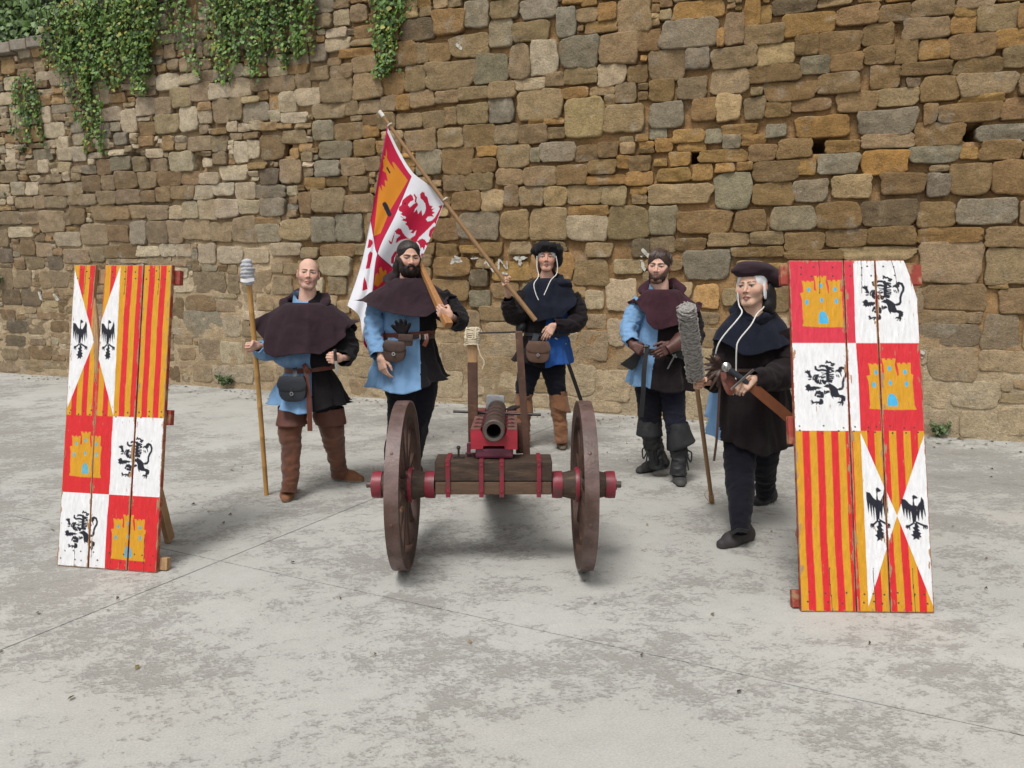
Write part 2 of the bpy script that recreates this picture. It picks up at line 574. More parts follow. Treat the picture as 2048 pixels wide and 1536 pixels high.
STONES = """1026,410,1075,426,o 1014,384,1069,410,g 1070,382,1076,398,o 1077,383,1095,411,t 1095,397,1109,422,o 1110,399,1120,415,o 1121,406,1160,418,d 1132,385,1178,404,o 1097,380,1132,397,t 1162,409,1191,414,t 1180,390,1215,406,b 1216,389,1242,403,b 1243,391,1277,404,t 1279,394,1308,401,t 1278,387,1296,394,o 1297,372,1327,394,t 1237,372,1275,389,t 1276,373,1295,387,o 1328,373,1339,393,o 1165,365,1202,384,b 1203,369,1229,388,b 1144,367,1164,384,b 1109,360,1144,379,y 1065,360,1108,379,t 1040,363,1062,382,g 1003,354,1039,383,t 1101,344,1149,359,b 1150,349,1175,364,g 1176,349,1204,364,b 1206,353,1231,368,b 1232,351,1250,372,b 1252,353,1276,369,o 1276,351,1312,371,b 1312,358,1341,372,o 1238,340,1278,350,b 1282,338,1319,350,b 1320,341,1343,358,t 1033,334,1061,354,t 1066,336,1101,359,t 1004,333,1028,354,b 1118,325,1165,342,b 1166,329,1203,347,b 1212,331,1237,350,b 1219,314,1253,329,y 1244,330,1254,337,d 1256,316,1286,337,b 1287,318,1331,337,t 1184,311,1219,328,b 1005,307,1039,332,g 1047,312,1071,333,b 1072,311,1095,335,y 1099,310,1118,330,t 1119,311,1142,324,b 1144,314,1178,325,b 1205,288,1253,310,g 1260,296,1270,313,b 1271,296,1322,311,b 1323,296,1347,313,b 1289,312,1322,318,o 1149,289,1196,308,o 1030,291,1060,303,o 1062,289,1078,302,g 1079,295,1111,305,o 1121,292,1139,303,g 1080,283,1096,295,g 1098,285,1120,294,o 1006,296,1022,307,g 1035,282,1062,290,o 1012,283,1029,295,o 1057,270,1103,281,o 1027,268,1047,281,o 1106,269,1131,284,b 1133,271,1164,288,b 1177,274,1206,284,o 1209,276,1252,288,t 1254,276,1293,296,b 1305,278,1349,291,g 1309,261,1340,277,b 1210,252,1249,273,O 1171,254,1207,272,g 1251,261,1292,275,g 1293,263,1306,272,o 1110,249,1153,268,b 1153,254,1168,269,o 1015,253,1048,265,o 1051,253,1070,268,o 1074,260,1091,268,o 1095,261,1109,268,o 1007,230,1070,249,y 1074,223,1109,258,g 1111,226,1149,247,b 1149,228,1180,248,g 1185,231,1220,251,y 1228,233,1265,252,b 1268,230,1286,250,g 1286,231,1319,258,b 1320,230,1352,259,b 1008,198,1035,227,g 1037,199,1090,221,b 1095,200,1125,221,b 1130,201,1170,223,g 1172,202,1211,226,b 1212,203,1261,227,d 1262,202,1292,224,b 1294,204,1341,226,g 1263,187,1316,200,o 1319,183,1357,200,t 1070,186,1109,198,t 1111,187,1142,199,t 1144,181,1181,197,b 1183,184,1219,200,b 1220,186,1261,202,b 1036,181,1066,193,b 1009,180,1034,195,t 1046,151,1091,181,g 1093,175,1126,183,b 1127,175,1143,184,b 1145,172,1198,180,b 1199,171,1260,183,t 1267,150,1318,187,t 1322,149,1360,181,t 715,420,758,442,d 758,423,795,448,b 795,427,824,453,g 827,432,859,450,t 861,428,902,447,g 825,404,852,431,g 853,406,893,425,t 903,406,923,435,g 924,419,947,432,t 907,374,948,405,g 968,404,1002,435,t 950,375,991,404,t 991,384,1013,403,b 935,407,968,417,o 948,418,967,435,o 779,396,823,419,t 750,395,778,413,b 737,395,749,415,t 703,393,737,419,b 808,367,846,396,g 849,368,872,403,t 873,371,903,405,p 747,364,807,393,t 720,365,746,393,t 691,363,718,386,b 650,361,689,389,t 606,359,649,387,t 619,387,649,402,t 651,391,683,408,t 591,387,617,401,t 628,446,648,462,p 652,448,671,465,t 635,409,679,417,o 616,402,635,410,b 726,347,756,364,t 760,349,786,361,t 788,351,823,363,t 824,350,855,366,t 856,356,889,367,p 891,358,910,370,t 911,358,947,373,t 949,353,977,374,p 981,354,1000,370,b 910,343,938,353,o 859,324,909,354,t 824,323,852,349,g 785,324,823,345,t 913,303,955,342,y 956,305,998,333,t 967,335,989,353,t 941,344,966,352,t 957,333,967,343,o 742,321,770,340,t 707,324,741,340,t 770,325,784,343,t 708,345,725,361,o 688,345,707,361,t 657,344,687,358,t 640,344,656,359,t 594,342,638,359,t 664,330,683,341,b 683,325,705,343,t 593,317,621,339,g 622,315,662,334,b 663,317,683,329,o 601,295,646,314,g 650,296,678,314,b 719,298,757,320,t 761,300,791,320,t 793,299,831,322,b 831,300,858,320,t 859,299,893,318,t 894,303,912,313,t 872,318,889,323,o 890,318,911,323,o 732,271,765,298,g 766,270,803,299,b 834,274,872,298,t 874,279,884,293,g 885,278,925,298,g 926,277,949,293,b 950,280,971,295,b 804,270,832,285,b 810,288,833,298,o 593,274,628,292,g 630,274,662,293,t 663,278,684,293,t 767,251,793,269,t 794,251,828,269,t 834,255,864,272,t 866,253,903,273,t 903,253,938,273,b 940,263,970,277,b 972,268,983,280,o 940,252,981,261,o 982,250,1009,263,o 984,264,1006,279,b 579,259,607,272,o 608,262,638,272,b 641,255,667,271,t 587,231,632,259,t 633,230,673,250,t 778,229,813,249,b 814,227,841,250,y 843,232,859,253,t 861,232,889,252,t 890,231,915,251,y 917,232,953,251,t 954,230,981,249,y 932,220,962,229,o 918,220,931,229,o 786,196,834,226,g 838,195,871,226,t 874,194,916,228,t 918,193,961,219,p 963,195,1007,228,t 584,195,618,224,g 619,195,656,227,g 754,195,785,219,b 598,177,645,191,b 645,179,664,191,t 568,230,586,255,b 990,175,1008,193,d 685,229,703,247,b 664,197,684,227,t 757,176,783,190,b 788,180,813,188,o 813,176,839,191,b 74,414,101,431,p 61,395,87,411,p 137,365,159,386,p 80,361,102,392,p 95,341,142,361,o 145,344,182,364,p 140,330,164,340,p 165,328,187,344,p 118,315,153,329,g 165,313,191,328,p 191,311,217,329,p 104,297,126,315,t 128,297,146,314,p 44,286,81,301,t 65,268,93,285,p 96,267,122,284,p 123,266,149,280,t 150,264,175,280,t 175,264,206,281,t 209,268,241,289,b 244,269,267,288,t 269,270,306,292,b 309,269,340,290,t 342,271,383,289,b 383,272,414,287,b 414,271,444,285,p 448,275,491,292,p 264,295,297,312,g 237,290,263,310,b 303,292,326,310,t 333,291,361,306,t 367,289,404,313,p 239,406,268,416,p 238,384,268,405,p 269,384,299,394,o 253,361,288,377,p 288,344,314,373,p 242,339,266,357,g 236,325,261,338,p 272,329,295,343,g 316,364,346,386,p 348,363,376,383,t 319,338,346,354,o 316,325,341,336,o 347,339,386,362,y 388,340,416,370,p 377,370,408,393,y 410,375,439,397,t 439,376,471,395,p 355,393,390,413,p 392,397,424,410,p 424,397,446,411,t 473,376,503,398,p 505,381,532,395,t 532,377,569,395,t 571,378,590,396,t 420,364,440,373,o 419,348,439,363,p 443,347,467,375,t 467,349,488,375,t 489,368,515,375,y 489,345,528,367,g 515,370,529,379,o 530,357,544,377,o 546,353,569,376,p 571,359,605,378,p 529,343,545,356,p 547,340,583,351,p 464,335,479,346,p 480,334,499,343,p 500,335,518,345,p 518,333,539,342,o 540,334,560,340,o 548,316,581,330,t 398,314,437,331,t 438,311,461,330,t 438,295,459,310,t 514,298,547,327,b 494,301,511,322,p 474,296,493,321,p 494,287,520,294,o 557,297,569,309,o 510,267,539,286,d 541,268,571,296,t 503,251,547,266,g 508,228,545,250,g 471,250,502,270,p 404,252,433,269,p 434,256,468,271,p 364,253,404,270,b 338,251,363,269,b 313,251,337,265,b 270,250,310,268,t 232,250,268,267,t 200,250,229,264,t 177,251,200,263,t 131,248,173,263,t 111,247,131,265,t 74,249,109,263,t 476,232,507,248,p 437,228,474,250,p 409,226,437,251,p 383,228,408,249,p 358,228,383,244,p 320,227,357,245,t 289,230,319,246,t 263,229,288,246,b 220,228,261,249,b 180,224,207,245,b 165,223,178,239,t 119,214,165,243,t 82,226,118,242,t 36,226,80,244,t 197,195,245,223,t 247,199,283,220,b 288,195,315,225,g 318,195,353,224,t 353,195,381,224,t 383,200,424,226,y 425,197,461,221,t 462,196,500,227,t 500,195,536,217,g 538,197,583,223,y 502,218,537,227,o 146,193,193,212,p 105,178,136,197,t 265,176,298,194,b 236,176,263,192,b 210,171,236,190,t 158,169,207,188,t 72,181,102,201,b 31,194,49,217,t 52,207,100,221,p 298,178,336,191,p 339,178,363,194,p 366,178,389,193,p 404,169,431,193,p 436,169,476,189,p 481,169,516,187,p 521,179,566,193,p 599,446,623,460,t 617,433,644,443,p 615,418,648,432,p 592,409,614,427,g 434,430,455,447,t 371,432,387,447,t 375,417,392,429,t 394,413,416,430,t 417,413,443,425,t 533,408,558,420,p 561,407,588,419,p 530,397,558,407,p 559,397,587,406,o 167,432,189,443,o 109,455,131,468,p 134,455,159,469,o 71,437,98,455,o 165,414,188,432,p 1273,125,1324,147,b 1326,145,1340,149,o 1336,122,1363,144,b 1266,122,1272,143,t 1267,111,1309,122,b 1310,112,1322,121,b 1272,90,1321,110,d 1325,88,1353,120,d 1324,67,1368,86,t 1283,56,1323,87,t 1057,122,1081,145,O 1280,29,1303,54,p 1305,31,1341,56,p 1354,51,1370,63,o 1344,5,1373,33,p 1314,3,1342,26,p 1282,3,1301,25,p 1015,82,1043,100,t 1065,105,1082,116,t 27,170,54,189,d 81,161,118,176,t 128,160,154,178,d 51,133,87,158,t 22,129,49,160,t 25,107,61,128,d 65,106,104,131,d 106,133,129,156,t 129,134,163,156,t 14,83,47,98,b 28,64,70,81,d 71,64,116,84,t 119,68,154,83,b 8,44,63,59,d 44,24,69,42,t 71,25,114,44,b 4,22,42,38,t 1,3,46,20,t 50,7,140,22,t 372,69,434,104,g 394,130,445,156,t 437,72,465,98,p 358,130,391,148,p 363,149,382,161,p 342,94,371,122,b 376,105,426,125,b 429,105,468,119,t 352,58,383,68,t 339,48,349,64,t 395,39,430,65,t 431,35,467,63,p 359,37,386,52,t 334,34,355,42,b 333,5,356,25,b 381,7,413,30,t 416,7,448,30,p 449,9,482,32,p 521,129,550,151,t 606,130,630,151,t 496,108,520,124,o 638,99,672,116,b 645,137,674,156,t 753,153,799,175,b 800,142,821,160,d 827,128,858,145,b 799,118,824,136,g 750,125,796,148,b 697,26,738,63,b 762,41,805,72,b 773,90,811,113,t 812,102,843,118,b 926,144,963,171,b 912,94,935,127,b 963,117,994,150,p 933,61,964,93,t 965,78,984,106,p 904,20,951,54,p 752,7,788,38,p 952,16,991,50,p 996,52,1012,74,t 758,3,811,5,p 877,3,898,17,p 928,3,980,15,p 1062,6,1083,44,p 1063,55,1086,77,y 632,3,682,23,b 483,14,514,34,t 594,154,638,176,p 1051,103,1064,119,b 521,10,557,33,t"""
PAL = {'t': (.258, .184, .103), 'g': (.236, .197, .138), 'b': (.225, .144, .069), 'o': (.300, .180, .070), 'd': (.150, .112, .072),
       'p': (.42, .335, .225), 'y': (.36, .262, .140), 'O': (.46, .26, .09), 'm': (.32, .225, .122)}
UMIN, UMAX, VTOP = -9.0, 18.5, 5.0
HOLES = [(2.94, 3.12, 2.97, 3.14), (4.05, 4.18, 2.90, 3.08), (5.44, 5.56, 3.01, 3.16), (10.44, 10.60, 2.70, 2.83), (11.58, 11.78, 2.75, 2.87), (12.92, 13.08, 2.78, 2.93), (12.30, 12.37, 3.26, 3.42)]
def vtop(u): return 4.60 if u < 2.2 else VTOP
stones = []
for it in STONES.split():
    a = it.split(',')
    stones.append([float(q) / 100 for q in a[:4]] + [a[4]])
CELL = .02
nu, nv = int((UMAX - UMIN) / CELL), int(VTOP / CELL)
occ = np.zeros((nu, nv), dtype=bool)
def mark(r, pad=.012):
    i0, i1 = int((r[0] - UMIN - pad) / CELL), int(math.ceil((r[2] - UMIN + pad) / CELL))
    j0, j1 = int((r[1] - pad) / CELL), int(math.ceil((r[3] + pad) / CELL))
    occ[max(i0, 0):max(i1, 0), max(j0, 0):max(j1, 0)] = True
for s in stones: mark(s)
for h in HOLES: mark((h[0], h[2], h[1], h[3]), .03)
for i in range(nu):
    if UMIN + i * CELL < 2.2: occ[i, int(4.60 / CELL):] = True
def zone_color(u, v):
    q = random.random()
    if u < 6.5 and v > 1.9: return random.choice('ppptyoog' if q < .8 else 'tb')
    if v < 1.3: return random.choice('pptmmby')
    if u < 6.5: return random.choice('ttpbgm')
    return random.choice('bbootty')
# courses of blocks outside the mapped part, small fillers everywhere else
order = [(i, j) for j in range(1, nv - 2) for i in range(1, nu - 2)]
for (i, j) in order:
    if occ[i, j]: continue
    u, v = UMIN + i * CELL, j * CELL
    out = u < -.1 or u > 13.4
    if v < .06: continue
    if not out and random.random() < .5: continue
    wmax = random.uniform(.22, .62) if out else random.uniform(.12, .40)
    hmax = random.uniform(.18, .32) if out else random.uniform(.06, .17)
    if not out and v < 1.9 and u > 4.5:
        if random.random() < .75: continue
        wmax, hmax = random.uniform(.24, .62), random.uniform(.16, .36)
    wi = 0
    while i + wi < nu and not occ[i + wi, j] and wi * CELL < wmax: wi += 1
    hj = 0
    while j + hj < nv and not occ[i:i + wi, j + hj].any() and hj * CELL < hmax: hj += 1
    if not out: hj = min(hj, max(3, int(wi * random.uniform(.45, 1.05))))
    if wi < 3 or hj < 3 or (not out and v < 1.9 and u > 4.5 and (wi < 8 or hj < 6)):
        continue
    r = [u + .008, v + .008, u + wi * CELL - .008, v + hj * CELL - .008, zone_color(u, v)]
    stones.append(r)
    occ[i:i + wi, j:j + hj] = True

def flush(u, v):
    """0 = joints raked deep (upper right), 1 = pointed flush (bottom and lower left)"""
    f = np.clip((1.75 - v + .55 * noise.noise(Vector((u * .45, v * .6, 3.3)))) / .9, 0, 1)
    if u < 5.5: f = max(f, np.clip((2.45 - v) / .9, 0, 1) * .9)
    return float(f)

def stone_mesh(r, idx):
    rnd = random.Random(idx * 31 + 5)
    u0, v0, u1, v1, c = r
    cu, cv, a, b = (u0 + u1) / 2, (v0 + v1) / 2, (u1 - u0) / 2, (v1 - v0) / 2
    fl = flush(cu, cv)
    far = cu < -.5 or cu > 13.5
    n = 14 if far else 26
    if not far: a, b = a * 1.015 + .009, b * 1.015 + .008
    ex = rnd.uniform(6, 14)
    prot = rnd.uniform(.007, .031) * (1 - .75 * fl)
    tilt_u, tilt_v = rnd.uniform(-.012, .012) * (1 - .6 * fl), rnd.uniform(-.012, .012) * (1 - .6 * fl)
    sk = rnd.uniform(-.10, .10); sk2 = rnd.uniform(-.08, .08)
    ox, oz = rnd.uniform(0, 50), rnd.uniform(0, 50)
    small = min(a, b)
    rings = [(1.0, .09), (1.0, .012), (.990, -.60 * prot), (.968, -.94 * prot), (.86, -prot), (.45, -prot - .002)]
    V, C = [], []
    base = np.array(PAL[c]) * rnd.uniform(.82, 1.16)
    base = base * np.array([1 + rnd.uniform(-.04, .05), 1, 1 + rnd.uniform(-.1, .04)])
    pl_ = float(np.clip((7.2 - cu) / 2.5, 0, 1)) * .26
    lum = base.mean()
    base = base * (1 - pl_) + np.array((lum * 1.12, lum * 1.0, lum * .84)) * pl_ * 1.10
    if cu > 5: base = base * (1 - .5 * fl) + np.array((.385, .30, .195)) * (.5 * fl) * rnd.uniform(.82, 1.12)
    for k, (s, d) in enumerate(rings):
        for i in range(n):
            th = 2 * math.pi * (i + .5) / n
            cs, sn = math.cos(th), math.sin(th)
            q = (abs(cs) ** ex + abs(sn) ** ex) ** (-1 / ex)
            w = 1 + .11 * noise.noise(Vector((ox + cs * 1.3, oz + sn * 1.3, 0))) + .075 * noise.noise(Vector((ox + cs * 3.6, oz + sn * 3.6, 2)))
            x, y = cs * q * w, sn * q * w
            x, y = x * (1 + sk * y), y * (1 + sk2 * x)
            inset = small * (1 - s)
            px = x * (a - inset) if k < 5 else x * a * s
            pz = y * (b - inset) if k < 5 else y * b * s
            dep = d
            if k >= 2:
                dep += (tilt_u * x + tilt_v * y) + .014 * noise.fractal(Vector((cu * 3 + px * 11 + ox, pz * 11, oz)), 1., 2., 4) * (1 - .45 * fl)
            V.append((cu + px, dep, cv + pz)); C.append(base)
    V.append((cu, -prot - .004 + .008 * rnd.uniform(-1, 1), cv)); C.append(base)
    F = []
    for k in range(len(rings) - 1):
        for i in range(n):
            j = (i + 1) % n
            F.append((k * n + i, k * n + j, (k + 1) * n + j, (k + 1) * n + i))
    m = (len(rings) - 1) * n
    for i in range(n): F.append((m + i, m + (i + 1) % n, len(V) - 1))
    return V, F, C

def seen_size(r):
    p = wpt((r[0] + r[2]) / 2, (r[1] + r[3]) / 2)
    d = p.y
    inside = -.15 < r[0] and r[2] < 13.45 and (r[3] + r[1]) / 2 < 1.66 + d * .345
    return ((r[2] - r[0]) * (r[3] - r[1]) / d / d) * (1 if inside else .0001)
stones.sort(key=seen_size, reverse=True)
big, rest = stones[:296], stones[296:]
for i, r in enumerate(big):
    v, f, c = stone_mesh(r, i)
    mesh('stone', v, f, M['stone'], wall, colors=np.array(c))
V, F, C = [], [], []
for i, r in enumerate(rest):
    v, f, c = stone_mesh(r, i + 1000)
    n = len(V)
    V += v; C += c
    F += [tuple(q + n for q in t) for t in f]
mesh('small_stones', V, F, M['stone'], wall, colors=np.array(C), kind='stuff')

# mortar bed: one relief sheet between and behind the stones
step = .045
us = np.arange(UMIN, UMAX + step, step); vs_ = np.arange(-.1, VTOP + .02, step)
V, C = [], []
for v in vs_:
    for u in us:
        fl = flush(u, v)
        n1 = noise.fractal(Vector((u * 5, v * 6, 0)), 1., 2., 4)
        n2 = noise.fractal(Vector((u * 1.1, v * 1.1, 7)), 1., 2., 3)
        d = (.044 - .024 * n1 - .016 * n2) * (1 - fl) + fl * (.001 - .014 * n1)
        for h in HOLES:
            if h[0] < u < h[1] and h[2] < v < h[3]: d = .58
        vv = min(v, vtop(u) + .02)
        V.append((u, d, vv))
        och = np.array((.315, .192, .088)); pale = np.array((.39, .30, .19)); low = np.array((.42, .335, .22))
        t = min(1, max(0, (6.6 - u + 1.6 * n2) / 2.5)) * (1 if v < 2.6 else .75)
        c = och * (1 - t) + pale * t
        t2 = min(1, max(0, (1.25 - v + .8 * n2) / .8)) * (1 - t)
        c = c * (1 - t2) + low * t2
        C.append(c * (1 + .22 * n2))
A, B = len(us), len(vs_)
g = np.arange(A * B).reshape(B, A)
F = np.stack([g[:-1, :-1].ravel(), g[:-1, 1:].ravel(), g[1:, 1:].ravel(), g[1:, :-1].ravel()], axis=1)
mesh('mortar', V, F, M['stone'], wall, colors=np.array(C))
MB().box(((UMIN + 2.2) / 2, .90, 2.3), (2.2 - UMIN, .6, 4.60), bev=0).box(((UMAX + 2.2) / 2, .90, 2.5), (UMAX - 2.2, .6, 5.0), bev=0).obj('wall_core', M['soil'], wall, smooth=False)
# coping slabs on the lower, left part and on the rest
def coping(u, w, v, t):
    bm = MB().box((u + w / 2, .36, v + t / 2), (w - .012, .92, t), Matrix.Rotation(random.uniform(-.012, .012), 3, 'Y'), .012)
    mesh('coping_stone', bm.v, bm.f, M['stone'], wall, smooth=False, colors=np.tile(np.array((.27, .24, .20)) * random.uniform(.85, 1.15), (len(bm.v), 1)))
u = UMIN
while u < 2.15:
    w = random.uniform(.3, .5); w = min(w, 2.2 - u)
    coping(u, w, 4.605 + .035 * max(0, u), .14); u += w
u = 2.22
while u < UMAX:
    w = min(random.uniform(.5, .8), UMAX - u)
    coping(u, w, 5.005, .15); u += w
# remains of white painted lettering and lime splashes on the wall
def px2wall(px, py):
    r = at(px, py, 1.0) - Vector((0, 0, EYE))
    nn = Vector((-.34217, -.93964, 0))
    t = W0.dot(nn) / r.dot(nn)
    p = r * t
    return ((p - W0).dot(WE), EYE + p.z)
def blotch(strokes, seed, name='paint_mark'):
    """flaky dabs of white paint lying on the stone faces"""
    rnd = random.Random(seed)
    bm = MB()
    def flake(cu_, cv_, du, dv, hw):
        """one ragged flake of paint: centre, half length along (du, dv), half width"""
        n = 22
        L_ = math.hypot(du, dv) + 1e-6
        ax_, ay_ = du / L_, dv / L_
        pts = []
        for q in range(n):
            a = 2 * math.pi * q / n
            k = 1 + .45 * noise.noise(Vector((math.cos(a) * 1.8 + seed * 3, math.sin(a) * 1.8, cu_ * 7))) + rnd.uniform(-.16, .16)
            x, z = (L_ + hw) * math.copysign(abs(math.cos(a)) ** .7, math.cos(a)) * k, hw * math.sin(a) * k
            pts.append((cu_ + x * ax_ - z * ay_, -.0235, cv_ + x * ay_ + z * ax_))
        back = [(p[0], .0, p[2]) for p in pts]
        bm.add(pts + back, [tuple(range(n - 1, -1, -1))] + [(q, (q + 1) % n, n + (q + 1) % n, n + q) for q in range(n)])
    for (x0, y0, x1, y1, w) in strokes:
        u0, v0 = px2wall(x0, y0); u1, v1 = px2wall(x1, y1)
        L_ = math.hypot(u1 - u0, v1 - v0); hw = w / 165 * .42
        k = 1 if L_ < hw * 4 else (2 if rnd.random() < .6 else 3)
        for i in range(k):
            a_, b_ = i / k, (i + .86) / k
            flake(u0 + (u1 - u0) * (a_ + b_) / 2, v0 + (v1 - v0) * (a_ + b_) / 2, (u1 - u0) * (b_ - a_) / 2 * .8, (v1 - v0) * (b_ - a_) / 2 * .8, hw)
        for i in range(3):
            t = rnd.random()
            flake(u0 + (u1 - u0) * t + rnd.gauss(0, hw * 1.3), v0 + (v1 - v0) * t + rnd.gauss(0, hw * 1.3), hw * .2, .0, hw * rnd.uniform(.15, .35))
    return mesh(name, bm.v, bm.f, M['whitewash'], wall, smooth=False)
blotch([(905, 526, 915, 516, 9), (915, 516, 926, 526, 8), (908, 520, 922, 522, 9)], 1)
blotch([(964, 548, 973, 522, 4.5), (973, 522, 990, 546, 4)], 2)                      # A
blotch([(998, 540, 999, 517, 4.5), (1000, 518, 1015, 540, 2.2), (1016, 538, 1015, 522, 2.2)], 3)     # N
blotch([(1030, 517, 1052, 516, 7), (1041, 518, 1041, 530, 6)], 4)                    # T
blotch([(944, 517, 957, 516, 3.5)], 5); blotch([(944, 545, 948, 548, 5)], 6); blotch([(1006, 546, 1016, 548, 5)], 7)
blotch([(1806, 573, 1812, 570, 5)], 9); blotch([(1842, 703, 1846, 706, 6)], 10)
blotch([(915, 90, 925, 100, 6)], 11); blotch([(1285, 500, 1300, 515, 8), (1285, 528, 1290, 540, 8)], 12)
blotch([(80, 585, 85, 600, 6), (110, 590, 118, 600, 8)], 13); blotch([(355, 542, 365, 552, 8)], 14)

# ------------------------------------------------------------------ ivy, hedge, weeds
def leaf_arrays(p, nrm, size, rnd, out):
    """one ivy leaf: five corners folded along its midrib"""
    d = Vector((rnd.uniform(-.7, .7), 0, -1)).normalized()
    n = nrm.normalized()
    s = d.cross(n)
    if s.length < .05: s = Vector((1, 0, 0))
    s.normalize(); d = n.cross(s) if n.cross(s).dot(d) > 0 else s.cross(n)
    w = size * rnd.uniform(.42, .6); l = size
    k = len(out[0])
    out[0].extend([p - d * l * .4, p + s * w - d * l * .15 - n * size * .14, p + s * w * .55 + d * l * .25 - n * size * .1, p + d * l * .62 - n * size * .12,
                   p - s * w * .55 + d * l * .25 - n * size * .1, p - s * w - d * l * .15 - n * size * .14])
    out[1].extend([(k, k + 1, k + 2, k + 3), (k, k + 3, k + 4, k + 5)])

GREENS = [(.075, .150, .026), (.105, .195, .032), (.15, .235, .038), (.055, .115, .025), (.034, .075, .020), (.26, .25, .045)]
def ivy(label, strands, seed, leaf=.045, dens=72, thick=.16):
    """hanging ivy: strands (u, v_top, length, bulge) each a stem with leaves along it"""
    rnd = random.Random(seed)
    org = wpt(strands[0][0], 0, 0); org.z = max(0, strands[0][1] - strands[0][2])
    t = thing('ivy', label, 'ivy', org, 'ivy hanging down the wall')
    out = ([], []); cols = []; st = MB()
    for (u, vt, ln, bul) in strands:
        ph = rnd.uniform(0, 9); base = .05 + rnd.random() * thick
        pts = []
        m = max(4, int(ln / .12))
        for i in range(m + 1):
            q = i / m
            pts.append(wpt(u + .07 * math.sin(q * ln * 3 + ph), vt - ln * q, base * (1 - .45 * q) + .02))
        tone = rnd.choice([0, 0, 1, 1, 2, 3]); yel = rnd.random() < .08
        st.tube(pts, np.linspace(.006, .002, len(pts)), 4, False)
        n = int(ln * dens * bul)
        for i in range(n):
            q = rnd.random() ** .9
            f = q * m; j = min(int(f), m - 1)
            p = pts[j].lerp(pts[j + 1], f - j)
            p = p + Vector((rnd.gauss(0, .034), rnd.gauss(0, .035) - .01, rnd.gauss(0, .03)))
            nrm = Vector((-.34 + rnd.gauss(0, .5), -.94 + rnd.gauss(0, .3), rnd.gauss(.45, .4)))
            leaf_arrays(p, nrm, leaf * rnd.uniform(.5, 1.45), rnd, out)
            c = np.array(GREENS[5] if (yel and rnd.random() < .6) or rnd.random() < .05 else GREENS[min(4, max(0, tone + rnd.choice([-1, 0, 0, 1])))]) * rnd.uniform(.7, 1.3)
            cols += [c] * 6
    mesh('leaves', [tuple(v) for v in out[0]], out[1], M['leaf'], t, smooth=False, colors=np.array(cols), kind='stuff')
    st.obj('stems', M['twig'], t)
    return t
def strands(u0, u1, n, fn, seed):
    rnd = random.Random(seed)
    r = []
    for i in range(n):
        u = u0 + (u1 - u0) * (i + rnd.random()) / n
        vt, ln, b = fn(u, rnd)
        r.append((u, vt, ln, b))
    return r
def lin(x, pts):
    return float(np.interp(x, [p[0] for p in pts], [p[1] for p in pts]))
# the big left curtain: its lower edge read off the photograph
ivy('big thick curtain of ivy hanging over the left end of the wall', strands(1.75, 3.72, 70, lambda u, r: (5.12, (5.12 - lin(u, [(1.75, 4.35), (2.1, 4.0), (2.5, 3.95), (3.0, 4.05), (3.3, 3.78), (3.6, 3.95), (3.72, 4.4)])) * r.uniform(.40, 1.10), 1.35), 1), 11)
ivy('long ivy strand dangling lowest below the big curtain', strands(2.12, 2.55, 9, lambda u, r: (4.3, r.uniform(.75, 1.15) if u > 2.2 else .7, .95), 2), 12, thick=.05)
ivy('separate ivy patch low on the far left of the wall', strands(1.02, 1.42, 9, lambda u, r: (4.30 - abs(u - 1.2) * .5, r.uniform(.55, .95), 1.05), 3), 13, thick=.05)
ivy('thin straggling ivy between the two thick curtains', strands(3.8, 4.75, 15, lambda u, r: (5.1, r.uniform(.4, 1.15), .62), 4), 14, thick=.06)
ivy('second ivy curtain to the left of the flag pole', strands(4.62, 6.0, 46, lambda u, r: (5.1, (5.1 - lin(u, [(4.62, 3.95), (5.0, 4.15), (5.35, 3.9), (5.7, 4.15), (6.0, 4.2)])) * r.uniform(.32, 1.10), 1.15), 5), 15)
ivy('narrow tapering ivy strand above the tip of the flag pole', strands(6.88, 7.16, 12, lambda u, r: (5.08, r.uniform(.5, .95) + (.42 if abs(u - 7.0) < .09 else 0), 1.25), 6), 16, thick=.06)
ivy('short ivy tuft at the top edge in the middle of the wall', strands(8.35, 8.55, 5, lambda u, r: (5.06, r.uniform(.4, .62), .8), 7), 17, thick=.04)
ivy('few ivy sprays right of the narrow strand', strands(7.25, 7.6, 5, lambda u, r: (5.06, r.uniform(.3, .5), .6), 8), 18, thick=.04)

